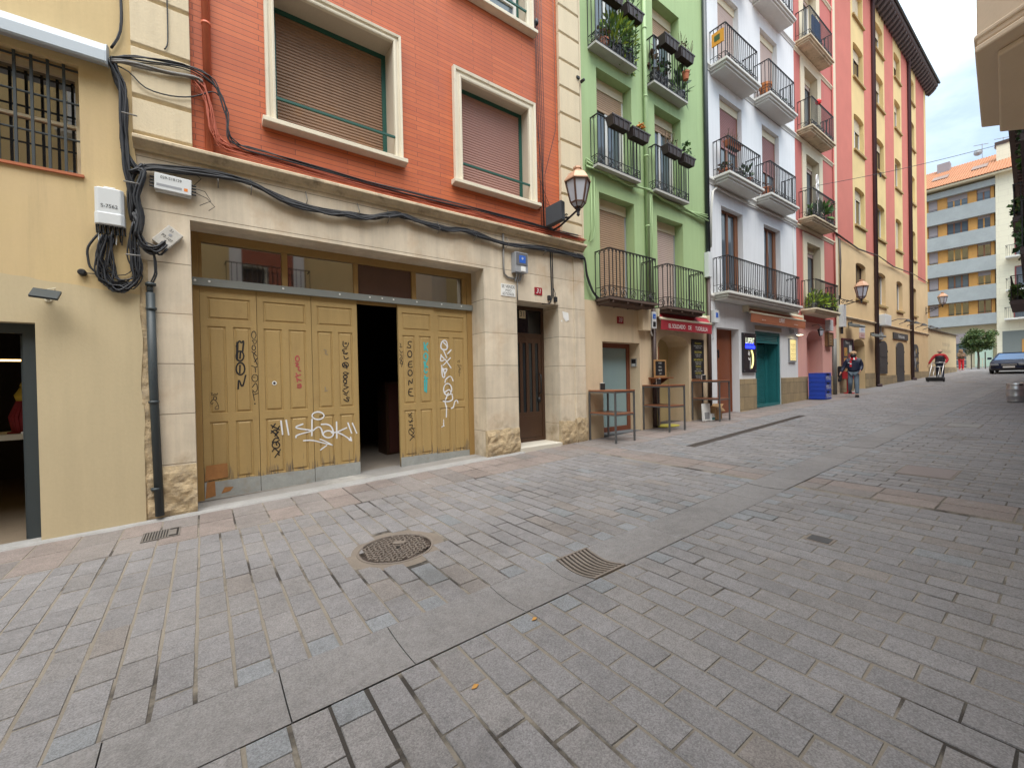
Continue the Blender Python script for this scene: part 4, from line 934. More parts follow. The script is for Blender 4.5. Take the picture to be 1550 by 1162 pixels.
GRAF=[('k',0.022,[(0.372,2.068),(0.410,2.162),(0.430,2.107),(0.463,2.171),(0.443,2.008)]),('k',0.022,[(0.383,2.106),(0.373,1.895)]),('k',0.022,[(0.455,1.940),(0.450,1.910),(0.437,1.886),(0.419,1.873),(0.399,1.872),(0.382,1.885),(0.370,1.909),(0.367,1.938),(0.372,1.968),(0.384,1.992),(0.402,2.005),(0.422,2.006),(0.439,1.993),(0.451,1.969),(0.455,1.940)]),('k',0.022,[(0.417,1.989),(0.410,1.908)]),('k',0.022,[(0.462,1.765),(0.457,1.728),(0.442,1.699),(0.421,1.683),(0.399,1.683),(0.379,1.699),(0.366,1.729),(0.362,1.765),(0.368,1.802),(0.382,1.831),(0.403,1.847),(0.425,1.848),(0.445,1.831),(0.458,1.802),(0.462,1.765)]),('k',0.022,[(0.408,1.809),(0.403,1.709)]),('k',0.022,[(0.380,1.493),(0.388,1.648),(0.427,1.485),(0.470,1.672)]),('k',0.030,[(0.385,2.118),(0.380,1.982)]),('k',0.030,[(0.380,1.994),(0.376,1.907)]),('k',0.011,[(0.606,2.233),(0.602,2.210),(0.594,2.191),(0.583,2.181),(0.571,2.180),(0.561,2.190),(0.554,2.208),(0.552,2.231),(0.555,2.254),(0.563,2.273),(0.574,2.284),(0.586,2.284),(0.596,2.274),(0.603,2.256),(0.606,2.233)]),('k',0.011,[(0.558,2.156),(0.607,2.164),(0.618,2.139),(0.584,2.100),(0.564,2.150)]),('k',0.011,[(0.596,2.056),(0.594,2.041),(0.587,2.028),(0.579,2.021),(0.569,2.021),(0.561,2.027),(0.555,2.040),(0.553,2.055),(0.555,2.070),(0.562,2.083),(0.571,2.090),(0.580,2.090),(0.589,2.083),(0.594,2.071),(0.596,2.056)]),('k',0.011,[(0.550,2.004),(0.608,1.942)]),('k',0.011,[(0.598,2.006),(0.560,1.961),(0.611,1.822)]),('k',0.011,[(0.618,1.911),(0.579,1.860)]),('k',0.011,[(0.540,1.809),(0.588,1.784),(0.587,1.715)]),('k',0.011,[(0.621,1.797),(0.588,1.784)]),('k',0.011,[(0.616,1.635),(0.612,1.613),(0.601,1.595),(0.586,1.586),(0.570,1.586),(0.556,1.596),(0.546,1.614),(0.543,1.636),(0.547,1.657),(0.557,1.675),(0.572,1.684),(0.589,1.684),(0.603,1.674),(0.613,1.657),(0.616,1.635)]),('k',0.011,[(0.563,1.645),(0.580,1.645)]),('k',0.011,[(0.544,1.507),(0.594,1.582),(0.612,1.480),(0.575,1.430),(0.549,1.469)]),('k',0.011,[(0.548,1.450),(0.567,1.323)]),('k',0.011,[(0.618,1.423),(0.563,1.406)]),('k',0.011,[(0.576,1.279),(0.575,1.276),(0.574,1.274),(0.571,1.273),(0.569,1.273),(0.567,1.274),(0.565,1.277),(0.565,1.279),(0.566,1.282),(0.567,1.284),(0.569,1.285),(0.572,1.285),(0.574,1.284),(0.575,1.282),(0.576,1.279)]),('k',0.008,[(0.076,1.447),(0.096,1.441),(0.076,1.423),(0.100,1.408),(0.115,1.434),(0.135,1.415),(0.150,1.439)]),('k',0.008,[(0.137,1.373),(0.135,1.361),(0.130,1.352),(0.122,1.348),(0.114,1.348),(0.107,1.353),(0.103,1.363),(0.101,1.374),(0.103,1.386),(0.108,1.395),(0.116,1.400),(0.123,1.399),(0.130,1.394),(0.135,1.385),(0.137,1.373)]),('k',0.008,[(0.099,1.362),(0.064,1.322),(0.083,1.291),(0.098,1.314)]),('k',0.008,[(0.123,1.343),(0.147,1.306),(0.161,1.239),(0.145,1.221),(0.109,1.236),(0.137,1.276),(0.156,1.275)]),('k',0.016,[(1.769,2.189),(1.763,2.120),(1.798,2.094),(1.834,2.111),(1.849,2.165)]),('k',0.016,[(1.800,2.169),(1.797,2.153)]),('k',0.016,[(1.818,2.169),(1.815,2.153)]),('k',0.016,[(1.818,2.079),(1.767,2.067),(1.746,2.040),(1.797,2.041),(1.755,2.008),(1.821,1.994)]),('k',0.016,[(1.832,2.010),(1.775,1.998)]),('k',0.016,[(1.774,1.961),(1.793,1.903),(1.840,1.936)]),('k',0.016,[(1.840,1.824),(1.835,1.806),(1.822,1.792),(1.803,1.784),(1.782,1.784),(1.764,1.792),(1.752,1.806),(1.748,1.823),(1.753,1.841),(1.766,1.855),(1.784,1.863),(1.805,1.863),(1.823,1.855),(1.836,1.841),(1.840,1.824)]),('k',0.016,[(1.766,1.807),(1.812,1.839),(1.816,1.765)]),('k',0.016,[(1.772,1.850),(1.816,1.786)]),('k',0.016,[(1.840,1.690),(1.789,1.717),(1.753,1.696),(1.788,1.669),(1.824,1.680)]),('k',0.016,[(1.818,1.637),(1.815,1.627),(1.806,1.619),(1.794,1.615),(1.780,1.615),(1.768,1.619),(1.759,1.628),(1.757,1.638),(1.760,1.648),(1.769,1.656),(1.781,1.660),(1.795,1.660),(1.807,1.655),(1.815,1.647),(1.818,1.637)]),('k',0.016,[(1.809,1.568),(1.806,1.555),(1.799,1.545),(1.789,1.539),(1.777,1.540),(1.767,1.545),(1.760,1.556),(1.758,1.569),(1.761,1.582),(1.768,1.592),(1.779,1.597),(1.790,1.597),(1.800,1.591),(1.807,1.581),(1.809,1.568)]),('k',0.016,[(1.805,1.531),(1.749,1.511),(1.830,1.477)]),('k',0.016,[(1.762,1.447),(1.814,1.467)]),('k',0.016,[(1.747,1.426),(1.802,1.371),(1.828,1.413)]),('k',0.016,[(1.761,1.373),(1.806,1.350)]),('k',0.016,[(1.841,1.311),(1.800,1.323),(1.805,1.286),(1.836,1.285),(1.819,1.243),(1.759,1.288)]),('g',0.012,[(1.489,2.054),(1.532,2.035),(1.493,2.003),(1.536,1.978)]),('g',0.012,[(1.484,1.424),(1.523,1.433)]),('g',0.012,[(1.490,1.486),(1.494,1.444)]),('r',0.016,[(1.144,1.913),(1.141,1.895),(1.134,1.880),(1.123,1.872),(1.112,1.872),(1.102,1.880),(1.095,1.894),(1.093,1.912),(1.096,1.930),(1.104,1.944),(1.114,1.952),(1.125,1.953),(1.135,1.945),(1.142,1.930),(1.144,1.913)]),('r',0.016,[(1.092,1.847),(1.142,1.838),(1.099,1.809)]),('r',0.016,[(1.099,1.800),(1.150,1.791),(1.115,1.753),(1.157,1.734)]),('r',0.016,[(1.097,1.697),(1.121,1.659)]),('r',0.016,[(1.087,1.650),(1.156,1.678)]),('r',0.016,[(1.112,1.613),(1.162,1.593)]),('r',0.016,[(1.104,1.632),(1.111,1.575)]),('r',0.016,[(1.109,1.491),(1.160,1.480),(1.161,1.546),(1.110,1.529)]),('r',0.016,[(1.118,1.510),(1.160,1.509)]),('k',0.018,[(0.761,0.964),(0.816,0.923)]),('k',0.018,[(0.813,0.982),(0.776,0.926)]),('k',0.018,[(0.804,0.933),(0.863,0.892)]),('k',0.018,[(0.865,0.942),(0.831,0.890)]),('k',0.018,[(0.759,0.855),(0.808,0.905),(0.839,0.857)]),('k',0.018,[(0.763,0.887),(0.814,0.832),(0.851,0.861)]),('k',0.018,[(0.805,0.806),(0.838,0.848)]),('k',0.018,[(0.810,0.832),(0.833,0.803),(0.861,0.759),(0.809,0.787),(0.772,0.723)]),('k',0.018,[(0.863,0.672),(0.857,0.653),(0.844,0.638),(0.824,0.632),(0.803,0.634),(0.784,0.645),(0.771,0.662),(0.767,0.682),(0.772,0.701),(0.785,0.716),(0.805,0.722),(0.826,0.720),(0.845,0.710),(0.858,0.692),(0.863,0.672)]),('k',0.018,[(0.860,0.745),(0.811,0.714),(0.826,0.676)]),('k',0.018,[(0.769,0.591),(0.794,0.638),(0.856,0.563)]),('k',0.018,[(0.869,0.607),(0.799,0.506)]),('k',0.018,[(0.840,0.546),(0.854,0.531)]),('w',0.024,[(0.886,1.013),(0.902,0.824)]),('w',0.024,[(0.952,1.018),(0.980,0.812)]),('w',0.024,[(1.168,0.948),(1.032,0.905),(1.300,0.844)]),('w',0.024,[(1.075,0.761),(1.076,0.794),(1.291,0.836)]),('w',0.024,[(1.295,1.007),(1.288,0.769)]),('w',0.024,[(1.309,0.844),(1.363,0.887),(1.399,0.889),(1.425,0.853),(1.441,0.765)]),('w',0.024,[(1.426,0.925),(1.508,0.922),(1.571,0.880),(1.596,0.779)]),('w',0.024,[(1.591,0.760),(1.584,0.738),(1.563,0.721),(1.533,0.713),(1.500,0.717),(1.472,0.730),(1.452,0.750),(1.445,0.774),(1.453,0.796),(1.474,0.813),(1.503,0.821),(1.535,0.818),(1.565,0.805),(1.585,0.784),(1.591,0.760)]),('w',0.024,[(1.642,0.943),(1.641,0.697)]),('w',0.024,[(1.569,0.787),(1.643,0.785),(1.787,0.842)]),('w',0.024,[(1.653,0.784),(1.746,0.731),(1.859,0.635)]),('w',0.024,[(1.812,0.915),(1.862,0.755)]),('w',0.024,[(1.880,0.905),(1.940,0.748)]),('w',0.024,[(1.826,0.649),(1.859,0.635),(1.846,0.687)]),('w',0.024,[(1.465,1.053),(1.456,1.028),(1.432,1.010),(1.398,1.001),(1.360,1.004),(1.327,1.017),(1.304,1.039),(1.296,1.064),(1.305,1.088),(1.329,1.107),(1.363,1.116),(1.400,1.114),(1.434,1.100),(1.457,1.079),(1.465,1.053)]),('w',0.020,[(1.175,0.704),(1.288,0.702),(1.420,0.651),(1.574,0.595)]),('w',0.020,[(1.403,0.701),(1.475,0.664),(1.574,0.595)]),('w',0.020,[(1.404,0.541),(1.491,0.599)]),('k',0.018,[(2.883,2.224),(2.835,2.231),(2.815,2.184),(2.882,2.150),(2.852,2.112),(2.804,2.129)]),('k',0.018,[(2.886,2.015),(2.882,1.991),(2.870,1.971),(2.855,1.960),(2.837,1.960),(2.822,1.971),(2.812,1.990),(2.809,2.013),(2.813,2.037),(2.824,2.057),(2.840,2.068),(2.857,2.068),(2.873,2.058),(2.883,2.039),(2.886,2.015)]),('k',0.018,[(2.885,1.891),(2.827,1.881),(2.811,1.808),(2.853,1.780),(2.889,1.799)]),('k',0.018,[(2.820,1.835),(2.874,1.841)]),('k',0.018,[(2.886,1.693),(2.882,1.672),(2.871,1.655),(2.855,1.645),(2.838,1.645),(2.822,1.655),(2.812,1.672),(2.809,1.694),(2.813,1.715),(2.824,1.733),(2.840,1.742),(2.857,1.742),(2.873,1.733),(2.883,1.715),(2.886,1.693)]),('k',0.018,[(2.817,1.486),(2.820,1.587),(2.876,1.494),(2.884,1.586)]),('k',0.018,[(2.884,1.424),(2.816,1.422),(2.807,1.312),(2.891,1.299)]),('k',0.018,[(2.809,1.367),(2.859,1.369)]),('k',0.012,[(2.676,2.189),(2.700,2.171),(2.666,2.116),(2.712,2.135)]),('k',0.012,[(2.669,2.080),(2.696,2.026),(2.722,2.054)]),('k',0.012,[(2.671,2.007),(2.723,1.972),(2.675,1.934)]),('k',0.012,[(2.666,1.925),(2.717,1.880)]),('k',0.012,[(2.719,1.944),(2.673,1.862)]),('k',0.012,[(2.668,1.853),(2.720,1.844)]),('k',0.012,[(2.721,1.880),(2.697,1.798)]),('k',0.014,[(2.800,0.990),(2.863,0.959)]),('k',0.014,[(2.864,1.014),(2.804,0.953)]),('k',0.014,[(2.824,0.943),(2.881,0.920),(2.831,0.850),(2.803,0.880)]),('k',0.014,[(2.821,0.851),(2.880,0.874)]),('k',0.014,[(2.811,0.806),(2.879,0.809),(2.848,0.747),(2.907,0.742)]),('k',0.014,[(2.895,0.688),(2.890,0.664),(2.876,0.646),(2.856,0.637),(2.835,0.639),(2.815,0.651),(2.803,0.672),(2.798,0.696),(2.804,0.720),(2.818,0.738),(2.837,0.747),(2.859,0.745),(2.878,0.733),(2.891,0.712),(2.895,0.688)]),('k',0.014,[(2.818,0.731),(2.885,0.661)]),('k',0.014,[(2.845,0.627),(2.899,0.585)]),('k',0.014,[(2.900,0.622),(2.814,0.542)]),('t',0.030,[(3.117,2.213),(3.123,2.091)]),('t',0.030,[(3.183,2.210),(3.130,2.148),(3.179,2.083)]),('t',0.030,[(3.177,1.979),(3.173,1.956),(3.162,1.938),(3.147,1.927),(3.131,1.927),(3.116,1.937),(3.107,1.955),(3.104,1.978),(3.108,2.001),(3.118,2.019),(3.133,2.030),(3.150,2.030),(3.164,2.020),(3.174,2.002),(3.177,1.979)]),('t',0.030,[(3.110,1.884),(3.121,1.771)]),('t',0.030,[(3.165,1.922),(3.116,1.828),(3.172,1.790)]),('t',0.030,[(3.110,1.733),(3.129,1.677),(3.160,1.714)]),('t',0.030,[(3.107,1.602),(3.168,1.601)]),('t',0.030,[(3.118,1.639),(3.136,1.545)]),('t',0.030,[(3.110,1.555),(3.111,1.376)]),('t',0.030,[(3.151,1.563),(3.137,1.356)]),('w',0.026,[(3.582,2.162),(3.563,2.268),(3.488,2.275),(3.443,2.196),(3.452,2.110),(3.559,2.103),(3.582,2.162),(3.498,2.237)]),('w',0.026,[(3.494,2.101),(3.556,1.966)]),('w',0.026,[(3.651,2.105),(3.579,2.035)]),('w',0.026,[(3.449,2.013),(3.425,1.887),(3.533,1.927),(3.449,1.994)]),('w',0.026,[(3.533,1.927),(3.639,1.781)]),('w',0.026,[(3.632,1.958),(3.488,1.829)]),('w',0.026,[(3.455,1.820),(3.461,1.597),(3.526,1.616),(3.476,1.771)]),('w',0.026,[(3.486,1.752),(3.573,1.771),(3.516,1.674)]),('w',0.026,[(3.677,1.545),(3.635,1.644),(3.525,1.577),(3.513,1.519)]),('w',0.026,[(3.647,1.388),(3.637,1.342),(3.613,1.305),(3.579,1.285),(3.543,1.287),(3.510,1.309),(3.488,1.347),(3.481,1.393),(3.491,1.439),(3.514,1.476),(3.548,1.496),(3.585,1.495),(3.617,1.473),(3.640,1.435),(3.647,1.388)]),('w',0.026,[(3.508,1.344),(3.608,1.399),(3.627,1.301)]),('w',0.026,[(3.649,1.300),(3.669,1.201),(3.580,1.165),(3.472,1.180)]),('w',0.026,[(3.573,1.322),(3.516,1.207)]),('w',0.026,[(3.768,1.137),(3.758,1.187),(3.702,1.179),(3.676,1.062),(3.632,1.045)]),('w',0.026,[(3.504,1.169),(3.534,1.051)]),('w',0.026,[(3.535,1.089),(3.525,0.895)]),('w',0.016,[(3.470,0.850),(3.472,0.734),(3.429,0.724)]),('w',0.016,[(3.462,0.783),(3.478,0.733)]),('k',0.008,[(3.775,1.890),(3.832,1.931),(3.808,1.871)]),('k',0.008,[(3.773,1.831),(3.864,1.821)]),('k',0.008,[(3.795,1.811),(3.851,1.751),(3.794,1.732)]),('k',0.008,[(3.817,1.771),(3.804,1.692)]),('k',0.008,[(3.793,1.702),(3.838,1.692)]),('k',0.008,[(3.810,1.682),(3.809,1.622)])]
leaf(-.02, .62, .27, 5); leaf(.62, 1.32, .27, 6); leaf(1.32, 1.99, .285, 5); leaf(2.65, 3.32, .27, 8, -.02); leaf(3.32, 3.995, .255, 6)
mb = MB()
for (a, b, c, d) in ((-.015, .24, .29, .50), (-.012, .10, .06, .28)):
    q = [(a,c),(b,c+.02),(b-.005,d),(a+.02,d-.01)]
    mb.poly([(p[0], YD-.0105, p[1]) for p in q])
mb.poly([(.16,YD-.0105,.10),(.26,YD-.0105,.12),(.30,YD-.0105,.17),(.20,YD-.0105,.18)])
mb.build('rust_patch', [M_rust], gd)
mb = MB(); mb.lathe([(0, YD-.004), (.03, YD-.004), (.03, YD-.002)], (.815, 0, 1.56), 16, 0, axis='y'); mb.lathe([(0,YD-.0055),(.017,YD-.0055)], (.815,0,1.56), 12, 1, axis='y'); mb.build('sticker', [M_whitep, flat('purple_ink', (.08,.02,.12), .6)], gd)
# dark room behind the open leaf
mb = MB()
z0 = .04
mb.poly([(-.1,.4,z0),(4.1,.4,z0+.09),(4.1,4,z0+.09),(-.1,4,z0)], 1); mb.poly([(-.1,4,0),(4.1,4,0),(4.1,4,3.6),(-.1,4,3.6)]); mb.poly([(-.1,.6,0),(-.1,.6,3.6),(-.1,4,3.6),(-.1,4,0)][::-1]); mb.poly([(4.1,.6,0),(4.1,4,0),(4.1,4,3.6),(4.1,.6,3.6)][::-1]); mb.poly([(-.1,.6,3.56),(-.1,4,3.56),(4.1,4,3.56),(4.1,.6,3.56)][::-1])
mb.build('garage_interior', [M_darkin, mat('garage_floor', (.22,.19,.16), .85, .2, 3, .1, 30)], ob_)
mb = MB(); mb.box(2.9, 3.6, 1.8, 2.3, .1, 1.55, 0); mb.box(2.95, 3.25, 1.78, 1.80, .15, 1.5, 1); mb.box(3.28, 3.57, 1.78, 1.80, .15, 1.5, 1)
solo(mb, 'cupboard', [M_darkwood, mat('dark_red_wood', (.07,.02,.015), .6, .1, 3)], 'dark wooden cupboard standing inside the open garage', 'cupboard')
# pale concrete step in front of the doors
mb = MB(); n_ = 30; rw = []
for i in range(n_+1):
    xx = -.09+4.19*i/n_; w_ = .02+.06*noise.noise(Vector((xx*2.3, 7, 0)))
    rw.append([(xx, .62, gz(xx)+.032), (xx, .10, gz(xx)+.03), (xx, -.03-max(w_, -.02), gz(xx)+.004)])
for i in range(n_):
    for k in range(2): mb.poly([rw[i][k], rw[i][k+1], rw[i+1][k+1], rw[i+1][k]])
struct(mb, 'garage_ramp', [mat('ramp_concrete', (.24,.225,.21), .9, .25, 3, .15, 50, .3, 50, hue=((.36,.34,.31),.9,.5,.6), **PL)], smooth=True)
# street door 31
mb = MB(); frame(mb, 4.83, 5.90, .24, 3.05, .48, .07, .06); mb.box(4.90, 5.83, .485, .53, 2.44, 2.50); dr = mb.build('entrance_door', [M_darkwood], ob_)
mb = MB(); mb.box(4.89, 5.84, .505, .515, 2.49, 2.99); mb.build('pane', [flat('black_glass', (.008,.008,.01), .05)], dr)
mb = MB()
hs = [(5.0+.165*k, 5.09+.165*k, .86, 2.30, .02) for k in range(5)]
wall(mb, 4.90, 5.83, .26, 2.44, .495, hs); mb.poly([(4.9,.515,.26),(5.83,.515,.26),(5.83,.515,2.44),(4.9,.515,2.44)], 1)
for i_, (a_, b_) in enumerate(((4.96, 5.78),)): 
    mb.box(a_, b_, .487, .494, .34, .78)
mb.build('door_leaf', [M_darkwood, flat('dark_door_glass', (.02,.025,.028), .08)], dr)
mb = MB(); mb.tube([(5.755,.49,1.66),(5.755,.43,1.63),(5.755,.42,1.45),(5.755,.43,1.27),(5.755,.49,1.24)], .014, 8); mb.box(5.725, 5.785, .478, .49, 1.05, 1.16); mb.build('handle', [M_black], dr, smooth=True)
mb = MB(); mb.box(4.835, 5.895, -.05, .50, gz(5.3)-.05, .245); mb.build('threshold', [M_marble], ob_, bevel=.008)
mb = MB(); mb.box(5.24, 5.40, .462, .476, 2.80, 2.96, 0); mb.text('31', (5.32, .460, 2.88), .15, mi=1)
solo(mb, 'number_plate', [M_cream, M_black], 'cream plate with a black 31 above the dark entrance door', 'number plate')
mb = MB(); mb.box(5.27, 5.46, -.012, .0, 3.20, 3.345, 0); mb.text('31', (5.365, -.0135, 3.27), .13, mi=1, shear=.25)
solo(mb, 'number_plaque', [M_redsign, M_whitep], 'dark red enamel plaque with a white 31 over the entrance recess', 'number plaque')
mb = MB(); mb.box(4.47, 4.80, -.010, .0, 3.10, 3.325, 0); mb.text('SE VENDE', (4.635, -.0115, 3.275), .082, mi=1, sx=.85); mb.text('PISO', (4.635, -.0115, 3.205), .062, mi=1, sx=1.1); mb.text('637520656', (4.635, -.0115, 3.14), .076, mi=1, sx=.78)
solo(mb, 'sale_sign', [M_whitep, M_black], 'white sign reading SE VENDE PISO left of the entrance recess', 'sign')
mb = MB(); mb.box(4.72, 5.01, -.14, .0, 3.55, 3.92, 0); mb.box(4.735, 4.995, -.148, -.139, 3.68, 3.905, 2); mb.box(4.80, 4.95, -.150, -.147, 3.72, 3.86, 1); mb.text('*', (4.875,-.151,3.78), .12, mi=3); mb.box(4.84,4.95,-.147,-.139,3.57,3.66,3)
for k in range(3): mb.tube([(4.80+.05*k,-.07,3.55),(4.80+.05*k,-.05,3.46),(4.79+.05*k,-.02,3.40)], .016, 6)
solo(mb, 'meter_box', [M_plasticg, M_blue, mat('meter_window', (.14,.145,.16), .15, .1, 6), M_whitep], 'grey electric meter box with a blue sticker on the stone wall over the sale sign', 'meter box', bevel=.004)
mb = MB(); mb.tube([(4.53,-.025,4.24),(4.525,-.025,3.62),(4.54,-.025,3.50),(4.62,-.025,3.45),(4.78,-.025,3.44),(4.83,-.03,3.46)], .018, 8); mb.tube([(4.84,-.02,3.42),(4.835,-.02,3.05)], .012, 6)
solo(mb, 'conduit', [M_cablegrey], 'pale grey conduit running down to the meter box', 'conduit', smooth=True)
mb = MB(); mb.tube([(5.69,-.02,4.13),(5.70,-.02,3.5),(5.71,-.02,3.18),(5.66,-.01,3.06),(5.5,.05,3.045)], .012, 6); mb.tube([(5.74,-.02,4.13),(5.745,-.02,3.45),(5.75,-.02,3.2)], .010, 6); mb.tube([(5.745,-.02,3.4),(5.80,-.02,3.28),(5.80,-.02,3.14)], .006, 5)
mb.box(5.60, 5.66, -.05, 0, 3.12, 3.21); mb.box(5.77, 5.83, -.05, 0, 3.10, 3.20)
solo(mb, 'door_wires', [M_cable], 'black wires and small junctions dropping to the entrance recess corner', 'wires')
mb = MB(); mb.faces([(6.0,-.004,2.93),(6.17,-.006,2.91),(6.18,-.01,2.76),(6.10,-.006,2.72),(6.03,-.004,2.80)], [(0,4,3,2,1)]); mb.faces([(5.95,-.004,2.74),(6.0,-.004,2.75),(5.99,-.004,2.70)], [(0,2,1)])
mb.faces([(6.0,-.002,2.93),(6.17,-.003,2.91),(6.18,-.003,2.76),(6.10,-.003,2.72),(6.03,-.002,2.80)], [(0,1,2,3,4)])
solo(mb, 'paper_scrap', [M_whitep], 'torn white paper scrap stuck on the stone right of the entrance', 'paper')
# ------------------------------------------------------------------ green building
gb = root('green_building', (9.2, 0, gz(9.2)), 'light green building with iron balconies and a beige ground floor', 'building')
GL1 = [(7.19,8.42,3.24,5.68,.34),(9.32,10.48,3.22,5.62,.34)]; GL2 = [(7.17,8.38,6.17,8.43,.34),(9.29,10.45,6.13,8.38,.34)]; GL3 = [(7.17,8.38,8.80,11.1,.34),(9.27,10.45,8.77,11.1,.34)]; GL4 = [(7.17,8.38,11.6,13.2,.34),(9.27,10.45,11.6,13.2,.34)]
mb = MB(); wall(mb, 6.622, 11.72, 3.24, 14, .006, GL1+GL2+GL3+GL4); shell(mb, 6.622, 11.72, -.3, 14, .006, 8); mb.build('upper_wall', [M_greenw], gb)
AR = (9.25, 10.64, -.3, 2.50, .62)
mb = MB(); wall(mb, 6.622, 11.72, -.3, 3.24, 0, [(7.20,8.52,-.3,2.36,.33), (9.25,10.64,-.3,2.62,.62)])
xa, xb = 9.25, 10.64      # flat arch filler
pts = [(xa, 2.62)]+[(xa+(xb-xa)*i/12, 2.36+.26*math.sqrt(max(0, 1-((i-6)/6)**2))**1.0) for i in range(13)]+[(xb, 2.62)]
for i in range(12):
    a, b = pts[1+i], pts[2+i]
    mb.poly([(a[0],-.001,a[1]),(b[0],-.001,b[1]),(b[0],-.001,2.622),(a[0],-.001,2.622)]); mb.poly([(a[0],-.001,a[1]),(a[0],.62,a[1]),(b[0],.62,b[1]),(b[0],-.001,b[1])])
mb.build('ground_floor_wall', [M_beige], gb)
def rolled(parent, W, zb, yd, fm, blind, glass=True):
    x0, x1, z0, z1 = W[:4]
    mb = MB(); frame(mb, x0, x1, z0, z1, yd, .06, .05, 0); w = mb.build('window', [fm], parent)
    if zb > z0+.05:
        mb = MB(); mb.box(x0+.06, x1-.06, yd+.03, yd+.035, z0, min(zb, z1)); 
        mb.build('pane', [M_glass2], w)
        mb = MB(); mb.box((x0+x1)/2-.05, (x0+x1)/2+.05, yd+.002, yd+.046, z0+.055, zb); mb.box(x0+.06, x0+.12, yd+.002, yd+.046, z0+.055, zb); mb.box(x1-.12, x1-.06, yd+.002, yd+.046, z0+.055, zb); mb.box(x0+.05, x1-.05, yd-.002, yd+.04, z0+.0, z0+.34); mb.build('casement', [fm], w)
    if zb < z1-.05:
        mb = MB(); mb.box(x0+.02, x1-.02, yd-.02, yd+.03, z1-.24, z1-.002, 1); slats(mb, x0+.05, x1-.05, max(zb, z0), z1-.24, yd+.012, .05, .010); mb.box(x0+.05, x1-.05, yd-.008, yd+.02, max(zb, z0)-.03, max(zb, z0)+.004)
        mb.build('blind', [blind, M_cream], w)
    return w
rolled(gb, GL1[0], 3.2, .26, M_plasticg, M_blind_beige); rolled(gb, GL1[1], 3.2, .26, M_plasticg, M_blind_pale)
rolled(gb, GL2[0], 7.75, .26, M_whiteframe, M_blind_beige); rolled(gb, GL2[1], 8.0, .26, M_whiteframe, M_blind_beige)
rolled(gb, GL3[0], 10.7, .26, M_whiteframe, M_blind_beige); rolled(gb, GL3[1], 10.5, .26, M_whiteframe, M_blind_beige)
rolled(gb, GL4[0], 12.5, .26, M_whiteframe, M_blind_beige); rolled(gb, GL4[1], 12.5, .26, M_whiteframe, M_blind_beige)
for (x0, x1, y, z0, z1) in ((7.02,8.66,-.39,3.28,4.31),(9.13,10.74,-.39,3.25,4.28)):
    mb = MB(); mb.box(x0-.03, x1+.03, y-.03, .02, z0-.06, z0-.01); mb.box(x0+.02, x1-.02, y+.03, .018, z0-.13, z0-.06)
    for k in range(4): mb.bar((x0+.1+(x1-x0-.2)*k/3, y-.02, z0-.09), (x0+.1+(x1-x0-.2)*k/3, 0, z0-.12), .03, .05)
    b_ = mb.build('balcony', [mat('rusty_slab', (.10,.065,.05), .8, .3, 6, .15, 40, .2, 40)], gb)
    mb = MB(); railing(mb, x0, x1, y, 0, z0-.01, z1, .115, .24, .0075); mb.build('railing', [M_iron], b_)
for (x0, x1, y, z0, z1) in ((6.95,8.40,-.20,6.17,7.22),(9.0,10.44,-.20,6.14,7.2),(6.92,8.30,-.22,8.76,9.85),(8.98,10.42,-.22,8.74,9.82)):
    mb = MB(); mb.box(x0-.01, x1+.01, y-.01, .02, z0-.055, z0-.004); b_ = mb.build('balcony', [mat('grey_slab', (.42,.41,.38), .8, .15, 3, .08, 40)], gb)
    mb = MB(); railing(mb, x0, x1, y, 0, z0, z1, .115, .20, .0075); mb.build('railing', [M_iron], b_)
mb = MB(); mb.tube([(8.84,-.06,3.3),(8.84,-.06,14)], .05, 10); mb.tube([(8.93,-.03,4.3),(8.93,-.03,14)], .014, 6)
for z in (5.2, 6.9, 8.35, 10): mb.lathe([(.058,z),(.058,z+.04)], (8.84,-.06,0), 10)
mb.build('downpipe', [M_greenp], gb, smooth=True)
mb = MB(); mb.tube([(11.60,-.07,5.05),(11.60,-.07,14)], .06, 12); mb.build('downpipe', [M_pipe], gb, smooth=True)
mb = MB(); mb.box(11.50, 11.70, -.14, 0, 4.32, 5.02); mb.build('pipe_cover', [M_plastic], gb, bevel=.01)
mb = MB(); mb.tube([(9.02,-.06,.30),(9.02,-.06,3.22)], .055, 12); mb.build('downpipe', [M_pipeb], gb, smooth=True)
mb = MB(); mb.tube([(11.60,-.06,.38),(11.60,-.06,4.30)], .055, 12); mb.build('downpipe', [M_pipeb], gb, smooth=True)
mb = MB(); frame(mb, 7.20, 8.52, gz(7.8)+.03, 2.36, .30, .11, .06); gdn = mb.build('door', [mat('red_brown_frame', (.17,.055,.03), .45, .1, 4, .05, 40, 0, 40)], gb)
mb = MB(); mb.box(7.28, 8.44, .33, .345, gz(7.8), 2.28); mb.build('pane', [M_frost], gdn)
mb = MB(); mb.box(7.205, 8.515, -.01, .38, .1, gz(7.8)+.03); mb.build('doorstep', [mat('slate_step', (.12,.13,.14), .6, .1, 3)], gb)
mb = MB(); mb.box(8.495, 8.518, .08, .24, 1.80, 2.0); mb.box(8.488, 8.496, .10, .22, 1.88, 1.98, 1); mb.box(8.488, 8.496, .12, .20, 1.82, 1.87, 2)
solo(mb, 'intercom', [M_steel, M_black, M_plastic], 'small metal intercom in the reveal of the frosted glass door', 'intercom')
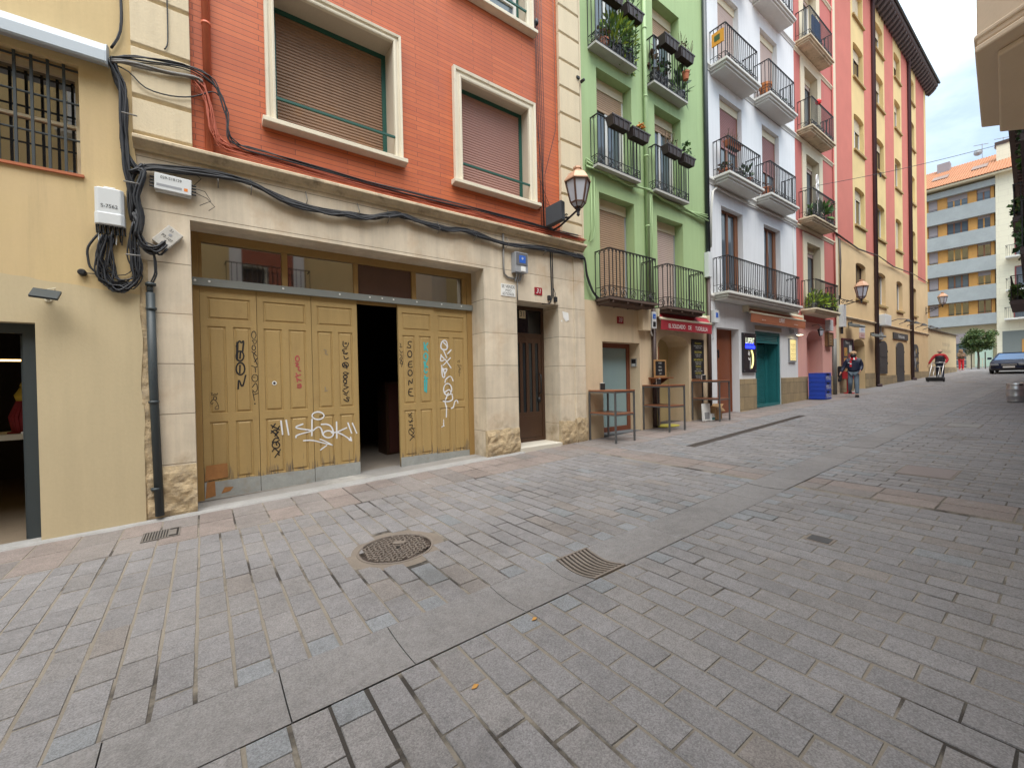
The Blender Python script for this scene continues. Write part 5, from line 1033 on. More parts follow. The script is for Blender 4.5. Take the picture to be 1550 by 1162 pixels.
# bar doorway: wooden leaf folded against the left jamb, dark inside
mb = MB(); mb.box(9.255, 9.31, .0, .60, .32, 2.30); mb.box(9.31, 9.318, .08, .52, .45, 1.1, 1); mb.box(9.31, 9.318, .08, .52, 1.2, 2.15, 1); mb.build('door', [M_brownwood, M_darkwood], gb)
mb = MB(); mb.poly([(9.25,.62,-.3),(10.64,.62,-.3),(10.64,.62,2.62),(9.25,.62,2.62)]); mb.build('doorway_back', [mat('ochre_inside_wall', (.42,.33,.17), .8, .1, 2)], gb)
mb = MB(); mb.box(9.34, 9.78, .59, .615, .33, 2.25); mb.box(9.40, 9.72, .583, .59, 1.2, 2.1, 1); mb.build('inner_door', [M_darkwood, M_glass], gb)
mb = MB(); mb.prism_z([(9.5+.33*math.cos(a)*1.2, .02+.26*math.sin(a)) for a in [6.283*k/20 for k in range(20)]], gz(9.5)+.005, gz(9.5)+.02); mb.xform(Matrix.Translation((0,-.08,0)))
solo(mb, 'door_mat', [mat('yellow_mat', (.42,.36,.06), .9, .15, 9)], 'yellow oval mat on the floor at the bar doorway', 'mat')
mb = MB(); mb.box(7.71, 7.93, -.012, 0, 2.79, 2.95); mb.text('33', (7.82, -.0135, 2.87), .13, mi=1, shear=.2)
solo(mb, 'number_plaque', [M_redsign, M_whitep], 'dark red enamel plaque with a white 33 on the beige wall', 'number plaque')
mb = MB(); mb.box(8.46, 8.76, -.16, 0, 2.66, 3.16); solo(mb, 'wall_cabinet', [M_beige], 'beige cabinet on the wall beside the brown pipe of the beige ground floor', 'cabinet', bevel=.006)
mb = MB(); mb.box(8.79, 8.96, -.18, 0, 2.72, 3.12); mb.box(8.82, 8.93, -.184, -.179, 2.95, 3.07, 1); mb.text('*', (8.875,-.186,2.97), .1, mi=0); mb.box(8.82,8.93,-.184,-.179,2.76,2.88,2)
mb.tube([(8.85,-.1,2.72),(8.85,-.1,2.62),(8.95,-.06,2.56)], .018, 6)
solo(mb, 'meter_box', [M_plastic, M_blue, M_black], 'white meter box with a blue round sticker left of the crimson awning', 'meter box', bevel=.004)
mb = MB(); mb.box(11.76, 12.02, -.14, 0, 3.06, 3.42); mb.box(11.83, 11.96, -.144, -.139, 3.2, 3.34, 1); mb.tube([(11.88,-.06,3.06),(11.88,-.04,2.6)], .02, 6)
solo(mb, 'meter_box', [M_plastic, M_blue], 'white meter box with a blue sticker right of the crimson awning above the brown door', 'meter box', bevel=.004)
mb = MB(); mb.box(10.76, 11.36, -.03, 0, 1.47, 2.55)
g_ = flat('chalk_white', (.55,.55,.52), .8); yl = flat('chalk_yellow', (.55,.48,.08), .8)
for k, z in enumerate((2.44, 2.20, 1.99, 1.80, 1.62)):
    mb.text(('PINCHOS','RACIONES','BOCADILLOS','TOSTAS','POSTRES')[k], (11.06, -.0315, z), .075, mi=2)
    for q in range(2): mb.text(('queso y jamon','tortilla','champis','setas','bacalao')[(k+q*2) % 5]+' '+('anchoa','oreja','morro','lomo')[(k*2+q) % 4], (11.06, -.0315, z-.065-.05*q), .048, mi=1)
solo(mb, 'menu_board', [M_black, g_, yl], 'tall black menu board with yellow headings on the beige wall right of the bar doorway', 'menu board')
t = root('chalkboard', (9.12, -.10, 1.5), 'small chalkboard in a wooden frame standing on a wall shelf by the brown pipe', 'chalkboard')
mb = MB(); frame(mb, 8.88, 9.36, 1.535, 1.96, -.16, .035, .025); mb.build('frame', [mat('pine', (.36,.20,.08), .6, .15, 6)], t)
mb = MB(); mb.box(8.90, 9.34, -.148, -.14, 1.55, 1.95)
mb.text('HAY', (9.12, -.1495, 1.88), .07, mi=1); mb.text('vino', (9.12, -.1495, 1.79), .07, mi=1); mb.text('tapas', (9.12, -.1495, 1.71), .07, mi=1); mb.text('2.50', (9.12, -.1495, 1.62), .06, mi=1)
mb.build('slate', [M_black, g_], t)
mb = MB(); mb.box(8.84, 9.52, -.26, -.0, 1.50, 1.53); mb.prism_x([(-.22,1.50),(0,1.50),(0,1.36)], 8.95, 8.97); mb.prism_x([(-.22,1.50),(0,1.50),(0,1.36)], 9.36, 9.38)
solo(mb, 'wall_shelf', [M_brownwood], 'brown wooden wall shelf carrying the small chalkboard', 'shelf')
def awning(name, label, x0, x1, yf, zt, zv, zb, canvas, text_fn, edge):
    a = root(name, ((x0+x1)/2, 0, zb), label, 'awning')
    mb = MB(); mb.prism_x([(-.02,zt+.09),(-.10,zt+.12),(-.14,zt+.05),(-.10,zt-.04),(-.02,zt-.04)], x0+.05, x1-.05); mb.box(x0-.02, x0+.05, -.18, -.0, zt-.08, zt+.12, 0); mb.box(x1-.05, x1+.02, -.18, -.0, zt-.08, zt+.12, 0)
    mb.bar((x0+.1, -.1, zt-.04), (x0+.08, yf+.02, zv+.03), .03, .04); mb.bar((x1-.1, -.1, zt-.04), (x1-.08, yf+.02, zv+.03), .03, .04)
    mb.build('cassette', [M_creammetal], a, bevel=.004)
    mb = MB(); mb.tube([(x0, yf, zv+.03), (x1, yf, zv+.03)], .038, 10); mb.build('front_bar', [M_creammetal], a, smooth=True)
    mb = MB(); n_ = 24
    mb.faces([(x0+.03,-.10,zt+.07),(x1-.03,-.10,zt+.07),(x1-.03,yf+.01,zv+.072),(x0+.03,yf+.01,zv+.072),(x0+.03,-.10,zt+.064),(x1-.03,-.10,zt+.064),(x1-.03,yf+.01,zv+.066),(x0+.03,yf+.01,zv+.066)],[(0,3,2,1),(4,5,6,7),(0,1,5,4),(1,2,6,5),(2,3,7,6),(3,0,4,7)])
    for i in range(n_):
        xa, xb = x0+.01+(x1-x0-.02)*i/n_, x0+.01+(x1-x0-.02)*(i+1)/n_
        w = lambda x: .008*math.sin(x*7)
        mb.poly([(xa,yf-.012+w(xa),zb),(xb,yf-.012+w(xb),zb),(xb,yf-.026,zv),(xa,yf-.026,zv)]); mb.poly([(xa,yf-.008+w(xa),zb),(xa,yf-.022,zv),(xb,yf-.022,zv),(xb,yf-.008+w(xb),zb)])
    text_fn(mb, yf-.034)
    mb.build('canvas', [canvas, edge, M_whitep], a)
def tx1(mb, y): mb.text('EL SOLDADO', (9.72, y, 2.80), .15, mi=2, sx=.82); mb.text('DE', (10.30, y, 2.80), .15, mi=2, sx=.82); mb.text('TUDELILLA', (10.86, y, 2.80), .15, mi=2, sx=.82)
awning('crimson_awning', 'crimson awning lettered EL SOLDADO DE TUDELILLA over the bar doorway', 9.05, 11.42, -.22, 3.10, 2.94, 2.70, M_awnred, tx1, M_whitep)
# flower boxes on the upper green balconies
def herbs(seed, n=60, h=.22, mi=(0,1), s=.09, blade=False, lean=0):
    def f(mb, cx, cy, z, w): leaves(mb, (cx+lean, cy, z+h*.4), w*.42, .09, h, n, s, seed, mi, blade=blade)
    return f
def flowers(mb, cx, cy, z, w):
    leaves(mb, (cx+.1, cy, z+.05), w*.3, .08, .12, 40, .08, 3, (0,1)); leaves(mb, (cx+.12, cy, z+.16), .14, .09, .07, 60, .06, 4, (3,))
def bare(seed, col=(2,)):
    def f(mb, cx, cy, z, w):
        rr = random.Random(seed)
        for k in range(40):
            a = (cx+rr.uniform(-w*.45, w*.45), cy+rr.uniform(-.05,.05), z-.03); b = (a[0]+rr.uniform(-.12,.12), a[1]+rr.uniform(-.12,.08), z+rr.uniform(.08,.35))
            mb.tube([a, ((a[0]+b[0])/2+rr.uniform(-.03,.03), (a[1]+b[1])/2, (a[2]+b[2])/2+.03), b], .005, 3, 2, caps=False)
        leaves(mb, (cx, cy, z+.1), w*.4, .08, .15, 30, .06, seed, (2,1))
    return f
planter_box(7.18, 7.80, -.42, -.22, 7.00, 7.20, 'left brown flower box on the middle left green balcony with bare soil', None)
planter_box(7.86, 8.50, -.42, -.22, 6.96, 7.16, 'brown flower box with orange flowers on the middle left green balcony', flowers)
planter_box(9.20, 9.82, -.42, -.22, 7.00, 7.20, 'brown flower box with sparse stalks on the middle right green balcony', bare(5, (0,)))
planter_box(9.88, 10.42, -.42, -.22, 6.96, 7.16, 'brown flower box with a tall leafy plant on the middle right green balcony', herbs(8, 70, .3, (0,1), .10))
planter_box(7.05, 7.62, -.44, -.24, 9.66, 9.88, 'left dark flower box on the top left green balcony', bare(11))
planter_box(7.72, 8.32, -.44, -.24, 9.62, 9.84, 'dark flower box with green herbs on the top left green balcony', herbs(12, 90, .3, (0,1), .11, True))
planter_box(9.12, 9.72, -.44, -.24, 9.60, 9.82, 'dark empty flower box on the top right green balcony', None)
planter_box(9.80, 10.42, -.44, -.24, 9.58, 9.80, 'dark flower box with dry stalks on the top right green balcony', bare(14))
def pot(x, y, z, r, h, label, m_, plant=None, group='plant pots on the balconies'):
    t = root('plant_pot', (x, y, z), label, 'plant pot', group)
    mb = MB(); mb.lathe([(r*.68,0),(r*.9,h*.8),(r,h*.8),(r,h),(r*.86,h),(r*.8,h*.88),(0,h*.88)], (x,y,z), 14); mb.build('pot', [m_], t, smooth=False)
    if plant: pm = MB(); plant(pm, x, y, z+h); pm.build('plant', [M_leafA, M_leafB, M_leafD, M_leafC], t)
def bush(rx, rz, n, s, seed, mi=(0,1), blade=False, hang=0): return lambda mb, x, y, z: leaves(mb, (x, y, z+rz*.6), rx, rx*.7, rz, n, s, seed, mi, hang, blade)
pot(7.30, -.1, 8.78, .13, .22, 'terracotta pot with a dry plant on the top left green balcony', M_terra, bush(.2,.22,50,.10,21,(2,1)))
pot(7.72, -.1, 8.78, .15, .30, 'black pot with a big feathery green plant on the top left green balcony', M_black, bush(.40,.42,420,.17,22,(0,0,3),True))
pot(8.08, -.1, 8.78, .15, .32, 'black pot with trailing greenery at the end of the top left green balcony', M_black, bush(.34,.62,520,.12,23,(0,0,3),True,.5))
pot(10.16, -.34, 9.14, .095, .20, 'orange clay pot clipped outside the top right green balcony rail', M_terra)
pot(9.2, -.1, 8.78, .12, .3, 'dark pot with dead stems on the top right green balcony', M_black, bush(.2,.4,60,.14,24,(2,2,1)))
pot(9.55, -.1, 8.78, .12, .26, 'dark pot with a small green shrub on the top right green balcony', M_black, bush(.2,.3,60,.12,25,(1,2)))
pot(10.3, -.1, 8.78, .12, .22, 'grey pot with spiky leaves at the end of the top right green balcony', M_plasticg, bush(.2,.3,50,.3,26,(1,0),True))
mb = MB()
for k, (sx, a) in enumerate(((0,.0),(1,.07),(2,-.05),(3,.10),(4,.03),(5,-.08))):
    mb.tube([(6.76,-.02-.006*k,6.17+a),(7.1,-.03-.01*k,6.13+a*.4),(7.6,-.03-.01*k,6.09-a*.3),(8.1,-.03-.01*k,6.06+a*.5),(8.84,-.13,6.08-a*.2),(9.5,-.03-.01*k,6.03+a*.3),(10.2,-.03-.01*k,6.0-a*.4),(11.0,-.03-.01*k,5.98+a*.4),(11.6,-.06-.01*k,5.97+a)], .019, 6)
mb.tube([(7.0,-.03,5.95),(7.0,-.03,4.9),(6.95,-.03,4.6),(6.85,-.03,4.5)], .010, 5); mb.tube([(6.9,-.03,5.93),(6.9,-.03,4.8),(6.80,-.03,4.5)], .010, 5)
mb.tube([(8.9,-.1,6.05),(8.92,-.1,5.2),(8.95,-.1,4.5),(8.93,-.1,3.4)], .014, 6); mb.tube([(8.97,-.1,6.05),(8.99,-.09,4.9),(8.97,-.1,3.4)], .012, 6)
solo(mb, 'cable_bundle', [M_greenp], 'bundle of cables painted green running across the green facade', 'cables', 'cable bundles fixed along the facades', smooth=True)
# ------------------------------------------------------------------ bar tables
def bar_table(label):
    t = root('bar_table', (0,0,0), label, 'table', 'tall steel tables by the bar')
    mb = MB(); mb.box(-.30,.30,-.38,.38,1.045,1.075); mb.build('tabletop', [M_tabletop], t, bevel=.004)
    mb = MB(); mb.box(-.285,.285,-.365,.365,.575,.60); mb.build('shelf', [M_tabletop], t, bevel=.003)
    for sx in (-1,1):
        for sy in (-1,1): mb = MB(); mb.box(sx*.283-.016, sx*.283+.016, sy*.363-.016, sy*.363+.016, 0, 1.045); mb.build('leg', [M_tableleg], t)
    for z in (1.015, .55):
        mb = MB()
        for s in (-1,1): mb.box(-.267,.267, s*.363-.012, s*.363+.012, z, z+.028); mb.box(s*.283-.012, s*.283+.012, -.347,.347, z+.001, z+.027)
        mb.build('frame', [M_tableleg], t)
    return t
bt = bar_table('tall steel and wood bar table nearest the stone building, before the frosted glass door')
bt.location = (6.99, -.41, gz(6.99)); bt.rotation_euler = (0,0,R(-2))
t2 = copy_tree(bt, (8.87, -.40, gz(8.87)+.01), R(-3), 'middle bar table standing before the chalkboard and brown pipe'); t3 = copy_tree(bt, (11.03, -.385, gz(11.03)+.02), R(3), 'far bar table standing under the black menu board beside cardboard boxes')
def holder(label):
    t = root('napkin_holder', (0,0,0), label, 'napkin holder', 'napkin holders on the bar tables')
    mb = MB(); mb.box(-.055,.055,-.05,.05,0,.012); mb.box(-.055,-.045,-.05,.05,.012,.14); mb.box(.045,.055,-.05,.05,.012,.14); mb.box(-.045,.045,-.05,-.042,.012,.10); mb.build('case', [M_black], t)
    mb = MB(); mb.box(-.042,.042,-.04,.042,.014,.15); mb.build('napkins', [M_whitep], t); return t
h = holder('black napkin holder with white napkins on the nearest bar table'); h.location = (6.93, -.22, gz(6.99)+1.076); h.rotation_euler = (0,0,R(50))
copy_tree(h, (8.93, -.22, gz(8.87)+1.086), R(50), 'black napkin holder with white napkins on the middle bar table'); copy_tree(h, (10.96, -.22, gz(11.03)+1.096), R(55), 'black napkin holder with white napkins on the far bar table')
t = root('cardboard_box', (11.32, -.30, gz(11.3)), 'open brown cardboard box on the ground under the far bar table', 'box')
mb = MB(); x0,x1,y0,y1,z0,z1 = 11.16,11.48,-.45,-.15,gz(11.3)+.014,gz(11.3)+.34
mb.box(x0,x1,y0,y0+.006,z0,z1); mb.box(x0,x1,y1-.006,y1,z0,z1); mb.box(x0,x0+.006,y0+.006,y1-.006,z0,z1); mb.box(x1-.006,x1,y0+.006,y1-.006,z0,z1); mb.box(x0+.006,x1-.006,y0+.006,y1-.006,z0,z0+.006)
mb.build('body', [M_card], t)
for q in (((x0,y0,z1),(x0,y1,z1),(x0-.14,y1,z1+.05),(x0-.14,y0,z1+.05)),((x1,y1,z1),(x1,y0,z1),(x1+.10,y0,z1+.08),(x1+.10,y1,z1+.08)),((x0,y0,z1),(x1,y0,z1),(x1,y0-.1,z1-.1),(x0,y0-.1,z1-.1))):
    mb = MB(); mb.faces([*q, *[(a,b,c-.005) for a,b,c in q]], [(0,1,2,3),(7,6,5,4),(0,4,5,1),(1,5,6,2),(2,6,7,3),(3,7,4,0)]); mb.build('flap', [M_card], t)
mb = MB(); mb.obox((10.72,-.36,gz(10.9)+.012),(.27,-.04,0),(.0,.05,0),(.0,.02,.46)); mb.obox((10.76,-.3645,gz(10.9)+.06),(.19,-.028,0),(.0,.002,0),(0,.008,.18),1)
solo(mb, 'white_carton', [M_whitep, M_plasticg], 'flat white carton leaning under the far bar table', 'carton')
mb = MB(); mb.box(10.98, 11.13, -.44, -.26, gz(11)+.012, gz(11)+.12); mb.box(10.99, 11.12, -.43, -.27, gz(11)+.12, gz(11)+.19); mb.box(10.985,11.125,-.442,-.439,gz(11)+.03,gz(11)+.09,1)
solo(mb, 'small_package', [M_whitep, mat('teal_print', (.05,.25,.25), .5)], 'small white packages stacked between carton and cardboard box', 'package')
# ------------------------------------------------------------------ white building
wb = root('white_building', (14.8, 0, gz(14.8)), 'white building with moulded balconies and a teal louvred door', 'building')
WL = [[(12.49,13.81,3.98,6.58),(15.28,16.56,3.98,6.60)], [(12.49,13.84,7.34,9.86),(15.24,16.55,7.36,9.92)], [(12.46,13.73,10.66,13.0),(15.2,16.5,10.66,13.12)], [(12.46,13.73,13.95,16.2),(15.2,16.5,13.95,16.2)]]
mb = MB(); wall(mb, 11.724, 17.93, 2.0, 17.5, 0, [w+(.24,) for l in WL for w in l] + [(12.11,13.43,1.9,2.96,.3), (14.52,16.42,1.9,2.98,.55)])
shell(mb, 11.724, 17.93, -.2, 17.5, 0, 8)
wall(mb, 11.724, 17.93, -.2, 2.0, 0, [(12.11,13.43,-.2,2.1,.3), (14.52,16.42,-.2,2.1,.55)]); mb.build('wall', [M_white], wb)
for a, b, z in ((13.45, 14.515, 1.42), (16.43, 17.93, 1.42), (11.74, 12.10, .62)): mb = MB(); mb.box(a, b, -.035, .01, -.1, z); mb.build('plinth', [M_plinth], wb, bevel=.006)
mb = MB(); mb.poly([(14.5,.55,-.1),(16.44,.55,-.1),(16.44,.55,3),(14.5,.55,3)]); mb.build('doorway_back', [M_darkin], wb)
for i, l in enumerate(WL):
    for k, (x0, x1, z0, z1) in enumerate(l):
        zb = (z0-.1, z0+1.15, z0+.4, z0)[i]
        if i == 0:
            mb = MB(); frame(mb, x0, x1, z0, z1, .16, .075, .05); mb.box((x0+x1)/2-.05, (x0+x1)/2+.05, .158, .205, z0+.075, z1-.075)
            w_ = mb.build('window', [M_brownwood], wb); mb = MB(); mb.box(x0+.07, x1-.07, .19, .2, z0, z1-.05); mb.build('pane', [M_glass2], w_)
            mb = MB(); mb.box(x0+.075, x0+.22, .150, .19, z0+.07, z1-.08); mb.box(x1-.22, x1-.075, .150, .19, z0+.07, z1-.08); mb.build('casement', [M_brownwood], w_)
        else: rolled(wb, (x0,x1,z0,z1), zb, .14, M_brownwood if i == 1 else M_whitemould, (None, mat('plum_slats', (.30,.14,.13), .6, .06, 2, .04, 40, 0, 60), M_blind_pale, M_blind_pale)[i])
for (x0, x1, y, z, rt) in ((11.98,16.95,-.42,3.92,4.93),(12.08,14.05,-.44,7.28,8.30),(14.72,16.72,-.44,7.32,8.36),(12.0,13.92,-.45,10.42,11.43),(14.72,16.68,-.45,10.50,11.58),(12.0,13.92,-.45,13.72,14.7),(14.72,16.68,-.45,13.78,14.8)):
    mb = MB(); moulded_slab(mb, x0-.09, x1+.09, y-.08, z-.20, z); b_ = mb.build('balcony', [M_whitemould], wb, bevel=.008)
    mb = MB(); railing(mb, x0, x1, y, 0, z, rt, .12, .22, .0085); mb.build('railing', [M_iron], b_)
for z in (3.72, 7.06, 10.30, 13.62): mb = MB(); cornice(mb, 11.73, 17.92, z, z+.17, .07); mb.build('cornice', [M_whitemould], wb)
mb = MB(); frame(mb, 12.11, 13.43, gz(12.7)+.02, 2.96, .22, .05, .06); mb.box(12.16, 13.38, .24, .28, gz(12.7)+.02, 2.91); mb.box(12.25, 12.75, .225, .24, .6, 1.2); mb.box(12.25,12.8,.215,.24,1.32,1.35)
bd = mb.build('door', [mat('rust_brown_door', (.20,.058,.022), .45, .1, 2, .04, 40)], wb); mb = MB(); mb.lathe([(0,.215),(.05,.215),(.05,.235)], (12.62,0,2.28), 12, axis='y'); mb.box(12.60,12.64,.20,.23,2.08,2.28); mb.build('knocker', [M_iron], bd)
mb = MB(); frame(mb, 14.52, 16.42, gz(15.5)+.01, 2.98, .02, .09, .07); slats(mb, 14.60, 16.34, 2.66, 2.90, .06, .06, .02); mb.box(14.61, 16.33, .03, .08, 2.60, 2.66)
td = mb.build('louvre_door', [M_teal], wb)
mb = MB(); mb.obox((14.62,.06,gz(15)+.04),(.09,.02,0),(0,.03,0),(0,0,2.13)); mb.box(14.74, 16.30, .40, .43, gz(15.5), 2.6, 0); slats(mb, 14.74, 16.10, gz(15.5)+.05, 2.56, .40, .068, .022, 0); mb.box(16.10, 16.30, .36, .40, gz(15.5)+.02, 2.6); mb.box(16.33, 16.41, .10, .54, gz(15.5)+.02, 2.88); mb.box(16.29,16.325,.12,.36,gz(15.5)+.02,2.6);
mb.build('louvres', [M_teal], td)
mb = MB()
for k in range(34): mb.box(14.535, 14.60, -.015, .03, .62+k*.064, .65+k*.064)
mb.build('louvre_edge', [M_teal], td)
t = root('banana_sign', (14.04,0,1.62), 'tall black sign with blue neon lettering and a plant emblem beside the teal door', 'sign')
mb = MB(); mb.box(13.60, 14.47, -.06, 0, 1.62, 2.87); mb.build('board', [mat('charcoal_board', (.022,.020,.026), .35, .05, 4)], t, bevel=.006)
mb = MB(); yv = -.063; mb.text('LUPERIT', (14.03, yv, 2.62), .26, mi=0, sx=.62); mb.box(13.72,14.36,yv-.004,yv+.002,2.38,2.47,1)
for k in range(6): mb.box(13.75+.1*k,13.78+.1*k,yv-.003,yv+.002,2.47,2.54+.02*(k%2),1)
mb.tube([(14.05+.18*math.sin(a)-.02, yv, 2.05+.30*-math.cos(a)) for a in [.35+2.35*i/10 for i in range(11)]], .03, 6, 2)
mb.tube([(14.02,yv,1.72),(14.03,yv,1.9),(14.04,yv,2.1)], .010, 5, 3)
for (lx,lz,an) in ((13.94,2.20,.6),(13.95,2.05,.6),(13.96,2.26,1.0)): mb.poly([(lx+.06*math.cos(an+q*6.283/10)*1.0,yv-.002,lz+.05*math.sin(q*6.283/10)) for q in range(10)], 3)
mb.build('lettering', [flat('pale_neon', (.6,.62,.5), .4, emit=(.75,.8,.6), es=.7), flat('blue_neon', (.02,.03,.6), .4, emit=(.02,.04,1), es=1.2), flat('yellow_neon', (.7,.6,.2), .4, emit=(.9,.8,.3), es=.7), M_whitep], t)
mb = MB()
for xx in (13.66, 14.41):
    for zz in (1.68, 2.81): mb.lathe([(.014,-.066),(.014,-.06)], (xx,0,zz), 8, axis='y')
mb.build('bolts', [M_steel], t)
mb = MB(); mb.box(17.07, 17.66, -.05, 0, 1.98, 2.84); mb.box(17.12, 17.61, -.054, -.049, 2.04, 2.79, 1)
for z in (2.62, 2.45, 2.28, 2.12): mb.text('menu del dia', (17.365, -.056, z), .075, mi=2); mb.text('vino y tapas', (17.365,-.056,z-.07), .05, mi=2)
solo(mb, 'menu_case', [M_plasticg, flat('lit_menu', (.62,.52,.22), .5, emit=(1,.8,.35), es=.25), flat('menu_ink', (.30,.22,.10), .7)], 'lit glass menu case with yellowish page right of the teal door', 'menu case')
mb = MB(); mb.box(17.20,17.32,-.10,0,3.02,3.15); mb.bar((17.26,-.05,3.05),(17.38,-.24,2.98),.03,.03); mb.prism_z([(17.30,-.34),(17.55,-.34),(17.55,-.16),(17.30,-.16)],2.955,2.99); mb.box(17.32,17.53,-.32,-.18,2.948,2.955,1)
solo(mb, 'sign_lamp', [M_plasticg, flat('lamp_glow', (1,.8,.4), .5, emit=(1,.85,.5), es=4)], 'small grey wall lamp shining down on the menu case', 'lamp')
def tx2(mb, y):
    mb.text('LUPERIT', (15.95, y, 3.36), .20, mi=2, sx=.62); mb.box(13.76, 15.55, y+.004, y+.007, 3.268, 3.274, 1); mb.box(16.3, 17.95, y+.004, y+.007, 3.268, 3.274, 1); mb.text('Bar de tapas', (14.6, y, 3.30), .05, mi=2); mb.text('vinos de la tierra', (17.1, y, 3.30), .05, mi=2)
awning('rust_awning', 'rust brown awning with small white lettering over the teal door', 13.72, 18.0, -.22, 3.60, 3.46, 3.19, M_awnbrown, tx2, mat('orange_line', (.55,.2,.05), .7))
mb = MB(); slats(mb, 14.5, 16.5, 3.02, 3.16, -.004, .045, .012); solo(mb, 'vent_grille', [mat('beige_vent', (.45,.36,.26), .6)], 'beige louvred vent strip in the white wall above the teal door', 'vent')
mb = MB()
for k in range(5):
    a = .02*math.sin(k*2.1); mb.tube([(11.78,-.03-.01*k,5.2),(11.84,-.03-.01*k,6.3+a),(11.95,-.03-.01*k,6.85),(12.15,-.03-.01*k,7.0-a),(12.99,-.03-.01*k,6.96+a),(14.13,-.03-.01*k,6.99-a),(15.86,-.03-.01*k,7.02+a),(17.33,-.03-.01*k,7.04),(17.9,-.03-.01*k,7.0+a)], .014, 5)
mb.tube([(17.6,-.03,7.0),(17.55,-.03,6.0),(17.56,-.03,4.2)], .008, 4)
solo(mb, 'cable_bundle', [M_whitemould], 'bundle of cables painted white sagging under the white balconies', 'cables', 'cable bundles fixed along the facades', smooth=True)
pot(12.35, -.22, 7.28, .19, .20, 'terracotta bowl at the left end of the lower left white balcony', M_terra, bush(.2,.14,40,.12,31,(1,2)))
pot(13.55, -.25, 7.28, .17, .24, 'terracotta pot with spiky green leaves on the lower left white balcony', M_terra, bush(.2,.22,50,.2,32,(1,0),True))
pot(13.2, -.25, 7.28, .12, .18, 'dark little pot with a low plant on the lower left white balcony', M_black, bush(.15,.14,40,.1,33,(1,2)))
pot(14.95, -.22, 7.32, .17, .30, 'terracotta pot at the left end of the lower right white balcony', M_terra, bush(.14,.1,20,.08,34,(2,)))
PB = planter_box(12.25, 12.95, -.40, -.22, 8.13, 8.30, 'terracotta flower box hung inside the rail of the lower left white balcony', bare(41), 'flower boxes on the white balconies')
[c for c in PB.children if c.name.startswith('box')][0].data.materials[0] = M_terra
mb = MB(); mb.obox((12.03,-.40,10.95),(0,.34,0),(-.04,0,-.0),(.0,0,.36)); mb.obox((11.986,-.30,11.05),(0,.16,0),(-.003,0,0),(0,0,.16),1)
solo(mb, 'orange_bag', [mat('orange_fabric', (.62,.28,.02), .7, .1, 6), M_leafB], 'orange yellow bag hung on the end of the upper left white balcony', 'bag')
for k, (x, z, r_, h_) in enumerate(((12.85,10.42,.12,.2),(13.2,10.42,.11,.17),(13.6,10.42,.14,.22))):
    pot(x, -.28, z, r_, h_, ('small terracotta pot in the middle of the upper left white balcony','smallest terracotta pot of the upper left white balcony','terracotta pot with dry stems at the right end of the upper left white balcony')[k], M_terra, bush(.14,.12,30,.09,50+k,(1,2)))
pot(14.95, -.25, 10.5, .20, .45, 'big orange bin shaped pot at the left end of the upper right white balcony', mat('orange_plastic', (.55,.17,.03), .5, .05, 5)); pot(15.4, -.28, 10.5, .12, .18, 'terracotta pot with red flowers on the upper right white balcony', M_terra, bush(.14,.12,30,.09,57,(2,1))); pot(16.2, -.28, 10.5, .14, .2, 'terracotta pot with green leaves at the right end of the upper right white balcony', M_terra, bush(.2,.16,40,.1,58,(0,1)))
# ------------------------------------------------------------------ red building
rb = root('red_building', (19.9, 0, gz(19.9)), 'narrow salmon red building with cream framed balcony doors and a pink ground floor', 'building')
RL = [(18.92,20.30,3.98,6.62),(18.95,20.28,7.36,10.02),(18.88,20.2,10.66,13.36),(18.85,20.15,13.96,16.7)]
mb = MB(); wall(mb, 17.932, 22.0, 3.55, 21, .004, [w+(.34,) for w in RL], 0, 1); shell(mb, 17.932, 22.0, -.1, 21, .004, 8); mb.build('upper_wall', [M_red, M_cream], rb)
mb = MB(); wall(mb, 17.932, 22.0, -.1, 3.55, 0, [(18.78,20.42,-.1,3.26,.5)])
xa, xb = 18.78, 20.42
for i in range(10):
    u, v = i/10, (i+1)/10; f = lambda t: 2.92+.33*math.sin(math.pi*t)**.6
    a, b = (xa+(xb-xa)*u, f(u)), (xa+(xb-xa)*v, f(v))
    mb.poly([(a[0],-.001,a[1]),(b[0],-.001,b[1]),(b[0],-.001,3.262),(a[0],-.001,3.262)]); mb.poly([(a[0],-.001,a[1]),(a[0],.5,a[1]),(b[0],.5,b[1]),(b[0],-.001,b[1])])
mb.build('ground_floor_wall', [M_pink], rb)
for a, b in ((17.95, 18.77), (20.43, 21.98)): mb = MB(); mb.box(a, b, -.03, .01, -.1, 1.44); mb.build('plinth', [M_plinth], rb, bevel=.006)
mb = MB(); mb.poly([(18.78,.5,-.1),(20.42,.5,-.1),(20.42,.5,3.26),(18.78,.5,3.26)]); mb.build('doorway_back', [M_pink], rb)
mb = MB(); mb.box(18.80, 19.72, .40, .48, gz(19)+.02, 2.75); mb.box(18.92, 19.6, .39, .40, 1.6, 2.6, 1); mb.build('door', [M_black, M_glass], rb)
for i, (x0, x1, z0, z1) in enumerate(RL):
    rolled(rb, (x0,x1,z0,z1), (z0+.0 if 0 else z1-.35), .24, (M_darkwood, M_darkwood, M_darkwood, M_whiteframe)[i], M_blind_pale)
    mb = MB(); w_ = .38
    mb.box(x0-w_, x0, -.022, .01, z0-.1, z1+w_-.03); mb.box(x1, x1+w_, -.022, .01, z0-.1, z1+w_-.03); mb.box(x0, x1, -.0225, .01, z1, z1+w_-.031); mb.build('window_trim', [M_cream], rb)
